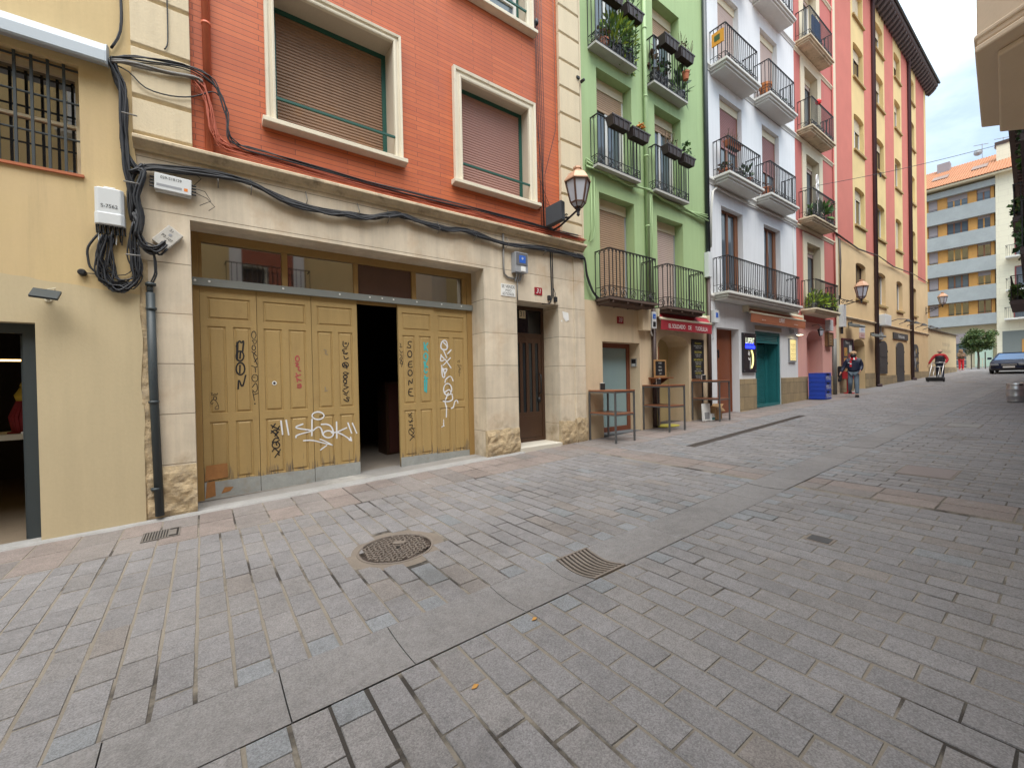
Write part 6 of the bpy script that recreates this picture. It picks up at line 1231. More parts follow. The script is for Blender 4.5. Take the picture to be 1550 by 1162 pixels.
for (x0, x1, z, rt) in ((18.35,20.7,3.98,5.06),(18.25,20.5,7.36,8.38),(18.22,20.45,10.66,11.72),(18.15,20.4,13.92,14.98)):
    mb = MB(); moulded_slab(mb, x0-.1, x1+.1, -.52, z-.18, z); mb.build('balcony', [M_cornice if z > 5 else M_cream], rb, bevel=.008)
    b_ = bpy.data.objects[[o.name for o in rb.children if o.name.startswith('balcony')][-1]]
    mb = MB(); railing(mb, x0, x1, -.46, 0, z, rt, .12, .22 if z < 14 else .22, .0085); mb.build('railing', [M_iron], b_)
for z in (7.02, 10.32, 13.58, 16.9): mb = MB(); cornice(mb, 17.94, 21.97, z, z+.14, .06); mb.build('cornice', [M_cream], rb)
mb = MB(); mb.box(22.0, 22.28, -.03, .02, -.1, 21); mb.build('edge_strip', [M_cream], rb)
mb = MB(); mb.tube([(21.55,-.06,gz(21.5)),(21.55,-.06,3.0)], .09, 12); mb.build('downpipe', [mat('grey_iron_pipe', (.16,.16,.15), .5, .15, 5, .05, 50, .1, 50)], rb, smooth=True)
mb = MB(); mb.tube([(21.86,-.04,3.6),(21.84,-.04,7.2),(21.86,-.04,21)], .03, 8); mb.build('downpipe', [M_red], rb, smooth=True)
mb = MB(); mb.box(20.66, 21.26, -.12, -.0, 2.66, 3.22); frame(mb, 20.66, 21.26, 2.66, 3.22, -.13, .04, .02, 1)
for z in (3.08, 2.97, 2.86, 2.76): mb.text('carta', (20.96,-.1215,z), .08, mi=2)
solo(mb, 'menu_case', [mat('brown_menu', (.22,.12,.05), .6, .2, 9), M_darkwood, M_cream], 'brown framed menu case on the pink wall right of the archway', 'menu case')
mb = MB(); mb.box(20.75, 21.15, -.16, 0, 3.30, 3.75); solo(mb, 'white_cabinet', [M_plastic], 'white cabinet above the brown menu case at the pink wall corner', 'cabinet', bevel=.006)
mb = MB(); mb.box(22.30, 22.62, -.2, 0, 3.55, 4.5); mb.tube([(22.4,-.1,3.55),(22.4,-.1,3.25)], .05, 8, 1); solo(mb, 'white_cabinet', [M_plastic, M_iron], 'tall white cabinet on the beige wall under the second lantern', 'cabinet', bevel=.006)
def fern(mb, x, y, z): leaves(mb, (x, y, z+.18), .30, .22, .30, 320, .16, int(x*10), (3,3,0), .25, True)
for k, x in enumerate((18.75, 19.45, 20.2)):
    pot(x, -.28, 3.985, .17, .22, ('grey pot with lime green fern at the left of the lowest red balcony','dark pot with bushy lime fern in the middle of the lowest red balcony','dark pot with trailing lime fern at the right of the lowest red balcony')[k], M_plasticg if k == 0 else M_black, fern)
pot(19.5, -.28, 7.37, .14, .2, 'pot with a big spiky green plant on the second red balcony', M_black, bush(.42,.36,150,.3,61,(0,1),True)); pot(20.1, -.28, 7.37, .13, .2, 'terracotta pot at the right of the second red balcony', M_terra, bush(.12,.1,20,.08,62,(2,)))
mb = MB()
for z in (8.85, 8.55, 8.25): mb.tube([(18.85+.12*math.cos(a)*1.0, -.40, z+.18*math.sin(a)) for a in [6.283*k/14 for k in range(14)]], .02, 6, closed=True)
mb.bar((18.85,-.40,9.05),(18.85,-.40,7.4),.02,.02); solo(mb, 'white_ring_ornament', [M_whitep], 'hanging white ornament of stacked rings at the second red balcony', 'ornament')
mb = MB(); mb.lathe([(0,0),(.08,.02),(.10,.10),(.05,.18),(0,.2)], (18.9,-.46,11.66), 10); solo(mb, 'red_ornament', [flat('bright_red', (.7,.02,.02), .5)], 'small bright red ornament on the corner of the third red balcony', 'ornament')
for k in range(3):
    pot(18.8+.5*k, -.28, 10.67, .12, .18, ('pale pot at the left of the third red balcony','clay pot in the middle of the third red balcony','clay pot at the right of the third red balcony')[k], (M_whitep, M_terra, M_terra)[k], bush(.14,.12,30,.1,70+k,(2,1)))
mb = MB(); mb.box(18.5, 19.3, -.44, -.40, 13.95, 14.85); solo(mb, 'blue_cloth', [mat('blue_cloth', (.02,.08,.22), .8, .15, 5)], 'dark blue cloth tied inside the railing of the top red balcony', 'cloth')
for k, (lx, lz) in enumerate(((19.35, 3.0), (20.78, 3.86))):
    t = root('entrance_lantern', (lx,-.25,lz), ('small black lantern hanging in front of the pink archway','small black lantern above the brown menu case on the pink wall')[k], 'lamp')
    mb = MB(); mb.lathe([(.05,0),(.10,.22),(.11,.24),(.03,.32),(.02,.36),(0,.38)], (lx,-.28,lz), 6); mb.tube([(lx,-.28,lz+.36),(lx,-.2,lz+.46),(lx,.0,lz+.44)], .012, 5); mb.build('lantern_frame', [M_iron], t)
    mb = MB(); mb.lathe([(.052,.02),(.098,.20)], (lx,-.282,lz), 6); mb.xform(Matrix.Translation((0,-.004,0))); mb.build('lantern_glass', [mat('milky_glass', (.50,.52,.58), .35, .05, 3, 0, 40, 0, 40)], t)
# crates
z = gz(18.9)
for k in range(3):
    t = root('drinks_crate', (18.95, -.35, z+.018+.33*k), ('blue plastic drinks crate at the bottom of the stack by the pink archway','blue plastic drinks crate in the middle of the stack by the pink archway','blue plastic drinks crate on top of the stack by the pink archway')[k], 'crate', 'stacked blue drinks crates')
    mb = MB(); x0,x1,y0,y1,z0,z1 = 18.62,19.28,-.62,-.10,z+.018+.33*k,z+.018+.33*k+.325
    mb.box(x0,x1,y0,y0+.02,z0,z1); mb.box(x0,x1,y1-.02,y1,z0,z1); mb.box(x0,x0+.02,y0+.02,y1-.02,z0,z1-.0); mb.box(x1-.02,x1,y0+.02,y1-.02,z0,z1); mb.box(x0+.02,x1-.02,y0+.02,y1-.02,z0,z0+.02)
    for zz in (z0, z1-.03, z0+.15): mb.box(x0-.008,x1+.008,y0-.008,y0-.0,zz+.004,zz+.026); mb.box(x0-.008,x0,y0,y1,zz+.004,zz+.026)
    mb.build('shell', [M_crate], t, bevel=.004)
    mb = MB(); mb.text('REFRESCOS', (18.95,-.632,z0+.15), .115, mi=0, sx=.8); mb.text('DEL NORTE', (18.98,-.632,z0+.075), .085, mi=0); mb.build('print', [M_whitep], t)
    mb = MB(); mb.box(18.83,19.07,-.632,-.62,z0+.235,z0+.285,0); mb.build('handle_slot', [M_black], t)
# ------------------------------------------------------------------ striped building
tb = root('striped_building', (31, 0, gz(31)), 'tall building with salmon and yellow vertical stripes under a dark bracketed eave', 'building')
def stripe_mat():
    M = bpy.data.materials.new('striped_plaster'); M.use_nodes = True; nt = M.node_tree; N = nt.nodes; L = nt.links; b = N['Principled BSDF']; b.inputs['Roughness'].default_value = .85
    g = N.new('ShaderNodeNewGeometry'); sp = N.new('ShaderNodeSeparateXYZ'); L.new(g.outputs['Position'], sp.inputs[0])
    def ma(op, a, bb):
        n = N.new('ShaderNodeMath'); n.operation = op
        for i, q in enumerate((a, bb)):
            if isinstance(q, (int, float)): n.inputs[i].default_value = q
            else: L.new(q, n.inputs[i])
        return n.outputs[0]
    f = None
    for a, c in ((22.2, 24.47), (26.33, 27.92), (29.9, 31.68), (33.4, 35.24), (36.96, 39.2)):
        q = ma('MULTIPLY', ma('GREATER_THAN', sp.outputs['X'], a), ma('LESS_THAN', sp.outputs['X'], c)); f = q if f is None else ma('ADD', f, q)
    f = ma('MULTIPLY', f, ma('GREATER_THAN', sp.outputs['Z'], 7.42))
    f = ma('MULTIPLY', f, ma('LESS_THAN', sp.outputs['Y'], .02))
    m1 = N.new('ShaderNodeMixRGB'); m1.inputs['Color1'].default_value = (.66,.50,.23,1); m1.inputs['Color2'].default_value = (.52,.155,.115,1); L.new(f, m1.inputs['Fac'])
    lo = N.new('ShaderNodeMixRGB'); lo.inputs['Color2'].default_value = (.64,.46,.25,1); L.new(m1.outputs['Color'], lo.inputs['Color1']); L.new(ma('LESS_THAN', sp.outputs['Z'], 7.42), lo.inputs['Fac'])
    n = N.new('ShaderNodeTexNoise'); n.inputs['Scale'].default_value = 1.2; n.inputs['Detail'].default_value = 7; L.new(g.outputs['Position'], n.inputs['Vector'])
    sc = N.new('ShaderNodeVectorMath'); sc.operation = 'SCALE'; L.new(lo.outputs['Color'], sc.inputs[0]); L.new(ma('ADD', ma('MULTIPLY', n.outputs['Fac'], .3), .85), sc.inputs['Scale']); L.new(sc.outputs[0], b.inputs['Base Color'])
    return M
M_stripe = stripe_mat()
cols_ = ((24.75,26.22),(28.25,29.66),(31.85,33.14),(35.35,36.5)); rows_ = ((5.05,6.75),(8.5,10.3),(12.0,13.72),(15.38,17.05),(18.25,19.7))
H_ = [(a,b,c,d,.27) for a,b in cols_ for c,d in rows_]
G_ = [(24.15,25.95,-.2,3.14,.45)]
mb = MB(); wall(mb, 22.004, 39.75, -.2, 20.6, 0, H_+G_); shell(mb, 22.004, 39.75, -.2, 20.6, 0, 10)
def arch_fill(mb, a, b, d, s, dep):
    for i in range(8):
        u, v = i/8, (i+1)/8; f = lambda t: d-s+s*math.sqrt(max(0, 1-(2*t-1)**2))
        p, q = (a+(b-a)*u, f(u)), (a+(b-a)*v, f(v))
        mb.poly([(p[0],-.001,p[1]),(q[0],-.001,q[1]),(q[0],-.001,d+.002),(p[0],-.001,d+.002)]); mb.poly([(p[0],-.001,p[1]),(p[0],dep,p[1]),(q[0],dep,q[1]),(q[0],-.001,q[1])])
for a,b in cols_:
    for c,d in rows_: arch_fill(mb, a, b, d, .11, .26)
arch_fill(mb, 24.15, 25.95, 3.14, .3, .44)
mb.build('wall', [M_stripe], tb)
rr = random.Random(5)
for i, (a,b) in enumerate(cols_):
    for k, (c,d) in enumerate(rows_):
        mb = MB(); frame(mb, a, b, c, d, .17, .07, .05); mb.box((a+b)/2-.04,(a+b)/2+.04,.168,.21,c+.07,d-.07); w_ = mb.build('window', [M_whiteframe if (i+k) % 3 else M_darkwood], tb)
        mb = MB(); mb.box(a+.06,b-.06,.195,.205,c+.02,d-.02); mb.build('pane', [M_glass], w_)
        sh = (0,.35,1.0,.25,.3)[(i*2+k*3) % 5]
        if k and sh: mb = MB(); slats(mb, a+.06, b-.06, d-(d-c)*sh if sh < 1 else c+.04, d-.06, .165, .06, .012); mb.build('blind', [M_cream], w_)
        mb = MB(); mb.box(a-.08, b+.1, -.09, .1, c-.10, c-.003); mb.build('sill', [mat('ochre_sill', (.36,.25,.10), .8, .1, 3)], w_)
mb = MB(); mb.prism_x([(.05,20.35),(-.10,20.35),(-.16,20.5),(-.50,20.66),(-.54,20.72),(-.54,20.84),(.05,21.2)], 21.95, 40.3)
ea = mb.build('eave', [mat('dark_timber', (.085,.065,.065), .7, .15, 4)], tb)
x = 22.1
while x < 40.2:
    mb = MB(); mb.prism_x([(-.05,20.22),(-.15,20.25),(-.32,20.38),(-.47,20.55),(-.47,20.66),(-.05,20.60)], x, x+.2); x += .46
    mb.build('bracket', [mat('dark_timber', (.06,.045,.045))], ea)
mb = MB(); mb.faces([(21.95,-.56,20.86),(40.3,-.56,20.86),(40.3,5,23.2),(21.95,5,23.2),(21.95,10,21),(40.3,10,21)], [(0,1,2,3),(3,2,5,4)]); mb.tube([(21.95,-.60,20.87),(40.3,-.60,20.87)], .06, 8, 1); mb.build('roof', [M_roof, M_pipe], tb)
for x in (27.62, 34.85):
    mb = MB(); mb.tube([(x,-.09,gz(x)+.05),(x,-.09,20.5),(x,-.3,20.62),(x,-.55,20.8)], .085, 12); mb.tube([(x,-.09,gz(x)+.12),(x+.02,-.12,gz(x)+.05),(x+.05,-.26,gz(x)+.05)], .10, 10); mb.build('downpipe', [mat('plum_pipe', (.075,.045,.05), .5, .1, 4, .05, 50, 0, 50)], tb, smooth=True)
for a, b, h_ in ((22.3,24.14,.72),(25.96,27.5,.72),(27.75,34.7,.45),(35,39.7,.45)): mb = MB(); mb.box(a, b, -.04, .01, -.2, gz((a+b)/2)+h_); mb.build('plinth', [M_plinth], tb, bevel=.006)
mb = MB(); cornice(mb, 22.3, 39.75, 3.98, 4.08, .09); mb.build('string_course', [M_cornice], tb)
mb = MB(); mb.box(24.15, 25.95, .40, .44, .6, 3.14, 1); mb.box(24.2, 25.1, .30, .36, gz(24.6)+.02, 2.85); mb.box(24.3, 25.0, .292, .302, 1.5, 2.7, 1); mb.build('door', [M_darkwood, M_black], tb)
def arch_panel(x0, x1, z0, z1, label_none, m_, deco=False):
    mb = MB(); cx = (x0+x1)/2; n_ = 14; s = .28
    pr = [(x0,z0),(x1,z0)]+[(x1-(x1-x0)*i/n_, z1-s+s*math.sqrt(max(0,1-(1-2*i/n_)**2))) for i in range(n_+1)]
    mb.prism_y(pr, -.05, .0)
    mb.bar((x0+.02,-.055,z0+.9),(x1-.02,-.055,z0+.9),.02,.04)
    for zz in (z0+.5, z1-.6): mb.box(x1-.01,x1+.05,-.06,-.0,zz,zz+.12)
    if deco:
        q = random.Random(3)
        for k in range(16):
            a, b = q.uniform(x0+.15,x1-.15), q.uniform(z0+.15,z1-.3); r_ = q.uniform(.06,.18)
            mb.poly([(a+r_*math.cos(-6.28*j/9)*q.uniform(.7,1.2), -.0515-.0006*k, b+r_*1.2*math.sin(-6.28*j/9)) for j in range(9)], 1+k % 3)
    return mb.build('shuttered_window', [m_, flat('poster_grey', (.3,.3,.31)), flat('poster_ochre', (.36,.25,.1)), flat('poster_dark', (.05,.05,.055))], tb)
M_char = mat('charcoal_shutter', (.055,.05,.05), .6, .1, 3, .05, 40)
arch_panel(28.25, 29.62, 1.47, 3.2, '', M_char); arch_panel(31.52, 33.1, gz(32)+.03, 3.24, '', M_char); arch_panel(35.18, 36.65, 1.54, 3.26, '', M_char, True)
t = root('poster_board', (23.35,0,1.9), 'framed dark poster board with food pictures beside the arched doorway', 'poster board')
mb = MB(); frame(mb, 22.60, 24.05, 1.90, 3.08, -.07, .06, .07); mb.build('frame', [mat('plum_frame', (.10,.025,.035), .5, .1, 4)], t)
mb = MB(); mb.box(22.65, 24.0, -.045, 0, 1.94, 3.04); mb.text('Taberna', (23.3,-.047,2.90), .17, mi=1); mb.box(23.5,23.85,-.0475,-.044,2.48,2.80,1); mb.box(22.85,23.25,-.0475,-.044,2.3,2.68,2); mb.box(23.4,23.8,-.0475,-.044,2.12,2.4,3); mb.box(22.8,23.2,-.0475,-.044,1.99,2.22,2)
for k in range(3): mb.box(22.95+.1*k,23.03+.1*k,-.050,-.0474,2.35+.06*k,2.42+.06*k,4)
mb.build('poster', [mat('slate_poster', (.035,.04,.05), .5, .15, 4), M_whitep, flat('food_orange', (.5,.24,.06)), flat('food_red', (.35,.06,.06)), flat('food_green', (.2,.25,.06))], t)
def floodlight(x, z, label, col=M_plasticg, group='floodlights on the striped building'):
    t = root('floodlight', (x, 0, z), label, 'floodlight', group)
    mb = MB(); mb.prism_x([(-.12,z+.05),(-.50,z-.06),(-.52,z-.12),(-.48,z-.16),(-.14,z-.10)], x-.42, x+.42); mb.build('housing', [col], t, bevel=.01)
    mb = MB(); mb.box(x-.05, x+.05, -.14, 0, z-.03, z+.12); mb.build('bracket', [M_iron], t)
floodlight(23.6, 3.72, 'wide grey floodlight over the poster board', mat('galvanised', (.20,.22,.22), .5, .15, 5)); floodlight(26.9, 3.42, 'grey floodlight left of the first dark downpipe', mat('galvanised', (.2,.2,.2)))
mb = MB(); mb.box(25.1, 25.9, -.03, 0, 3.47, 3.73); mb.box(25.1, 25.9, -.029, 0, 3.21, 3.468, 1); mb.text('BAR', (25.5,-.0315,3.6), .18, mi=2); mb.text('abierto', (25.5,-.031,3.34), .14, mi=3)
solo(mb, 'bar_sign', [M_plastic, mat('pale_pink_panel', (.55,.38,.36), .5, .05, 4), M_blue, M_redsign], 'white and pale pink sign over the arched doorway', 'sign')
mb = MB(); mb.box(28.15, 29.2, -.32, 0, 3.95, 4.52); solo(mb, 'air_conditioner', [M_plastic], 'boxy white unit on the wall right of the first dark downpipe', 'air conditioner', bevel=.02)
mb = MB(); mb.tube([(28.4,-.06,3.95),(28.4,-.06,3.2)], .03, 6); mb.box(28.25,28.6,-.12,0,3.25,3.6); solo(mb, 'junction_box', [M_plasticg], 'small grey junction box under the boxy white wall unit', 'junction box')
mb = MB(); mb.box(30.9, 34.0, -.06, 0, 3.40, 3.76); mb.text('Restaurante', (32.5,-.0625,3.57), .3, mi=1, sx=.9); solo(mb, 'shop_sign', [M_char, M_whitep], 'long charcoal shop sign with white lettering over the dark arched doors', 'sign')
for k, x in enumerate((30.4, 32.3, 34.1, 36.2, 38.2)):
    mb = MB(); mb.tube([(x,0,4.30),(x+.1,-.3,4.42),(x+.15,-.7,4.36)], .022, 6); mb.lathe([(.02,.1),(.16,-.02),(.0,.0)], (x+.15,-.7,4.28), 10); 
    solo(mb, 'sign_lamp', [M_iron], ('swan neck lamp left of the charcoal shop sign','swan neck lamp over the middle of the charcoal shop sign','swan neck lamp at the right end of the charcoal shop sign','swan neck lamp above the decorated arched panel','swan neck lamp farthest along the striped building')[k], 'lamp', 'swan neck lamps over the shop sign')
mb = MB()
for k in range(4):
    o_ = .02*math.sin(k*1.7)
    mb.tube([(21.7,-.05-.015*k,7.55+o_),(22.8,-.05-.015*k,7.46),(25,-.05,7.36-o_),(27.6,-.2,7.40),(31,-.05-.01*k,7.38+o_),(34.8,-.2,7.44),(39.7,-.05,7.5)], .022, 5)
mb.tube([(22.35,-.05,7.4),(22.45,-.06,6.0),(22.4,-.06,4.8)], .03, 5); mb.tube([(22.5,-.05,7.4),(22.55,-.06,6.4),(22.42,-.06,5.2),(22.4,-.06,4.8)], .018, 5)
solo(mb, 'cable_bundle', [mat('brown_cable', (.07,.05,.04), .6, .2, 20, 0, 60, 0, 60)], 'brown cable bundle running along the striped facade below the stripes', 'cables', 'cable bundles fixed along the facades', smooth=True)
# hydrant-like red post with a dark box behind
t = root('red_post', (22.3,-.35,gz(22.3)), 'red iron post with a square head beside the dark bin by the striped building', 'post')
mb = MB(); z = gz(22.3); mb.lathe([(.20,0),(.20,.03),(.10,.05),(.085,.1),(.085,.62)], (22.3,-.35,z), 12); mb.build('shaft', [mat('red_iron', (.40,.025,.03), .45, .1, 5)], t)
mb = MB(); mb.prism_x([(-.52,z+.62),(-.18,z+.62),(-.14,z+.95),(-.56,z+.95)], 22.08, 22.52); mb.build('head', [mat('red_iron', (.40,.025,.03))], t, bevel=.02)
mb = MB(); rr = random.Random(9)
for k in range(22): a, b = rr.uniform(22.1,22.5), rr.uniform(-.54,-.18); mb.box(a-.05,a+.05,b-.03,b+.03,z+.95+rr.uniform(-.03,.0),z+.98+rr.uniform(0,.12))
mb.build('papers', [M_card], t)
mb = MB(); z = gz(22); mb.box(21.98, 22.75, -.16, -.045, z+.72, z+1.18); mb.box(21.98,22.75,-.28,-.16,z+1.08,z+1.18); solo(mb, 'wall_bin', [M_black], 'dark wall box behind the red post', 'bin', bevel=.02)
# ------------------------------------------------------------------ garden wall
gw = root('garden_wall', (45,0,gz(45)), 'long plain ochre wall with a tiled coping past the striped building', 'wall')
mb = MB(); mb.box(39.76, 50.1, .02, .4, .8, 4.42); mb.text('PROHIBIDO FIJAR', (46,.018,3.55), .36, mi=1); mb.text('CARTELES EN LA PARED', (46,.018,3.05), .34, mi=1)
mb.build('body', [M_wallend, mat('faded_paint', (.42,.34,.23), .9, .1, 3)], gw)
mb = MB(); mb.prism_x([(-.1,4.42),(.5,4.42),(.5,4.47),(.2,4.58),(-.1,4.47)], 39.76, 50.2); mb.build('coping', [mat('dark_coping', (.10,.075,.06), .8, .2, 3)], gw)
mb = MB(); mb.box(39.76, 50.12, -.02, .02, .8, gz(45)+.5); mb.build('plinth', [M_plinth], gw)
# ------------------------------------------------------------------ apartment building across the end of the street
ab = root('apartment_building', (66,4,1.9), 'modern apartment block with grey blue bands and orange panels at the end of the street', 'building')
AX = 62.0
mb = MB(); mb.box(AX+.7, AX+14, -1.2, 24, 1.5, 20.3); mb.box(AX, AX+14.02, -16, -1.2, 1.5, 20.3, 1); mb.build('wall', [mat('ivory_render', (.64,.56,.40), .8, .06, .6, .03, 5, 0, 40, **PL), M_ivory], ab)
bands = ((19.45,20.05),(16.78,18.2),(14.08,15.48),(11.32,12.70),(8.52,9.93),(6.08,7.14))
for z0, z1 in bands: mb = MB(); mb.box(AX-.05, AX+1.0, -1.2, 24, z0, z1); mb.build('parapet', [M_slate], ab, bevel=.01)
def face_x(x, y0, y1, z0, z1, d=.05): mb.box(x, x+d, min(y0,y1), max(y0,y1), z0, z1)
for r_ in range(5):
    zt, zb = bands[r_][0], bands[r_+1][1]
    for off in (0, 5.86, 11.7):
        for (a, b, kind) in ((3.55,2.80,'s'),(2.15,.64,'w3'),(.06,-.86,'w2')):
            a += off; b += off; 
            if a > 23: continue
            if off and kind == 's': b += .0
            mb = MB(); x = AX+.42; n_ = {'s':1,'w3':3,'w2':2}[kind]
            mb.box(x, x+.06, b, a, zb, zb+.10); mb.box(x, x+.06, b, a, zt-.06, zt)
            for k in range(n_+1): yy = b+(a-b)*k/n_; mb.box(x-.005, x+.055, yy-.05, yy+.05, zb, zt)
            w_ = mb.build('window', [M_panel if (r_+n_) % 2 else M_brownwood], ab)
            mb = MB(); mb.box(x+.03, x+.04, b, a, zb, zt); mb.build('pane', [(M_glass2, M_glass)[(r_ in (2,)) or (r_ == 3 and kind == 'w2') or (r_ == 4)]], w_)
            hgt = {'s':.86,'w3':(.42,.1,.08,.06,.05)[r_],'w2':(.28,.2,.12,.3,.05)[r_]}[kind]
            mb = MB(); mb.box(x-.01, x+.02, b+.05, a-.05, zt-(zt-zb)*hgt, zt-.03); mb.build('shutter', [M_shut], w_)
            mb = MB(); mb.bar((AX+.2, b, zb+.22), (AX+.2, a, zb+.22), .03, .03); mb.build('rail', [M_iron], w_)
        mb = MB()
        for (a, b) in ((2.80,2.15),(.64,.06),(-.86,-1.08),(5.86+-.86,3.55)): mb.box(AX+.36, AX+.70, b+off, a+off, zb, zt)
        mb.build('wood_panel', [M_panel], ab)
mb = MB(); mb.box(AX-.6, AX+15, -16.4, 24.4, 20.3, 20.46); mb.build('cornice', [M_cream], ab)
mb = MB(); mb.faces([(AX-.7,-16.5,20.5),(AX-.7,24.5,20.5),(AX+7,24.5,24.6),(AX+7,-16.5,24.6),(AX+15,24.5,20.5),(AX+15,-16.5,20.5)], [(0,1,2,3),(3,2,4,5)][::1])
k = 0
while k < 200: 
    y = -16.4+k*.2; k += 1
    if y > 24.4: break
    mb.bar((AX-.72,y,20.53),(AX+7,y,24.63),.09,.06)
rf = mb.build('roof', [M_roof], ab)
for (y0, y1, t_) in ((2.3, 3.5, .15), (-.5, .6, .35)): 
    mb = MB(); xx = AX-.7+7.7*.35; zz = 20.5+4.1*.35; mb.obox((xx,y0,zz+.08),(1.3,0,.70),(0,y1-y0,0),(-.02,0,.05)); mb.build('skylight', [mat('skylight', (.22,.13,.09), .4)], rf)
mb = MB(); mb.box(AX+5.6, AX+6.6, 2.6, 3.6, 23.2, 24.9); mb.build('chimney', [M_shut], rf); mb = MB(); mb.box(AX+3.4, AX+4.4, -1.9, -1.0, 22.4, 24.3); mb.box(AX+3.3, AX+4.5, -2.0, -.9, 24.3, 24.6, 1); mb.build('chimney', [M_ivory, M_darkwood], rf)
for (y, z) in ((.3, 25.0), (-1.2, 24.6)):
    mb = MB(); mb.bar((AX+7,y,24.4),(AX+7,y,26.2),.05,.05); mb.bar((AX+6.6,y-.5,25.9),(AX+6.6,y+.6,26.1),.05,.05); mb.lathe([(0,-.05),(.35,.1),(.36,.12),(0,0)], (AX+6.9,y+.3,25.4), 12, axis='x'); mb.build('antenna', [M_plasticg], rf)
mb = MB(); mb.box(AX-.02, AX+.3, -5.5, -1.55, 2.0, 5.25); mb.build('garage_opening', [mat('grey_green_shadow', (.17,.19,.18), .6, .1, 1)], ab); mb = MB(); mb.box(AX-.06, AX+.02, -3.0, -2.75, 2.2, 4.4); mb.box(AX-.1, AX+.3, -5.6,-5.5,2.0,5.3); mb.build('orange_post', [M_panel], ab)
mb = MB(); mb.box(AX+.4, AX+.75, .9, 1.9, 1.9, 4.9, 0); mb.box(AX+.36, AX+.75, -.9, .3, 1.9, 4.4, 1); mb.box(AX+.30, AX+.75, .3, 2.6, 4.3, 5.3, 2); mb.build('shop_front', [M_glass2, mat('mint_panel', (.45,.58,.48), .6, .05, 1), M_shut], ab)
for k, (y, z) in enumerate(((-2.6,12.2),(-2.6,9.1),(-2.5,6.4))):
    mb = MB(); mb.box(AX-1.0, AX, y-1.8, y+.75, z-.15, z); b_ = mb.build('balcony', [M_whitemould], ab); mb = MB()
    for q in range(24): yy = y+.70-q*.105; mb.bar((AX-.95,yy,z),(AX-.95,yy,z+1.0),.02,.02)
    mb.bar((AX-.95,y-1.75,z+1),(AX-.95,y+.72,z+1),.04,.04); mb.bar((AX-.95,y+.72,z+1),(AX,y+.72,z+1),.04,.04); mb.build('railing', [M_iron], b_)
    mb = MB(); mb.box(AX-.03, AX+.1, y-1.2, y+.25, z, z+2.2); w_ = mb.build('window', [mat('dull_red_frame', (.25,.06,.06), .6)], ab); mb = MB(); mb.box(AX-.05, AX-.028, y-1.1, y+.15, z+.1, z+2.1); mb.build('pane', [M_glass2], w_)
mb = MB(); mb.box(52.5, 53.6, 1.6, 4.2, 4.35, 5.05); mb.box(52.52,52.6,2.2,3.4,3.1,4.35,1); mb.bar((53,2.0,1.6),(53,2.0,4.35),.1,.1,1); mb.bar((53,3.8,1.6),(53,3.8,4.35),.1,.1,1)
solo(mb, 'blue_kiosk_sign', [mat('sky_blue_panel', (.20,.42,.58), .5, .06, 2), M_plasticg], 'pale blue sign box on posts behind the end of the ochre wall', 'sign')
mb = MB(); x = 58.5
for y in (2.5, 1.2, .2, -.6): mb.bar((x,y,gz(x)),(x,y,gz(x)+.9),.05,.05)
for z in (.3,.85): mb.bar((x,2.6,gz(x)+z),(x,-.7,gz(x)+z),.05,.05)
solo(mb, 'street_railing', [M_creammetal], 'low pale railing before the apartment block at the end of the street', 'railing')
# tree
t = root('street_tree', (56,-.6,gz(56)), 'small round crowned street tree at the end of the street before the apartment block', 'tree')
mb = MB(); z = gz(56); mb.tube([(56,-.6,z),(56.03,-.62,z+.9),(55.98,-.58,z+1.7),(56,-.6,z+2.4)], .085, 8, r1=.05)
for k in range(9):
    a = k*2.4; mb.tube([(56,-.6,z+1.5+.1*k),(56+.35*math.cos(a),-.6+.35*math.sin(a),z+1.9+.12*k),(56+.75*math.cos(a),-.6+.75*math.sin(a),z+2.1+.16*k)], .03, 5, r1=.01)
mb.build('trunk', [M_bark], t)
mb = MB(); rr = random.Random(17)
for k in range(60):
    u_ = Vector((rr.gauss(0,1), rr.gauss(0,1), rr.gauss(0,1))).normalized()*rr.uniform(.55, 1)
    c = (56+u_.x*1.05, -.6+u_.y*1.12, z+2.62+u_.z*1.05-(.25*(u_.y+.3) if 1 else 0))
    leaves(mb, c, .34, .34, .24, 90, .13, k, (0,0,1) if rr.random() < .55 else (1,1,0))
mb.build('crown', [mat('olive_leaf', (.10,.14,.035), .6, .3, 6, .15, 30, 0, 60), M_leafB], t)
for dy in (-.42, .42): mb = MB(); mb.bar((55.9,-.6+dy,z),(55.9,-.6+dy,z+1.5),.07,.07); mb.build('stake', [M_bark], t)
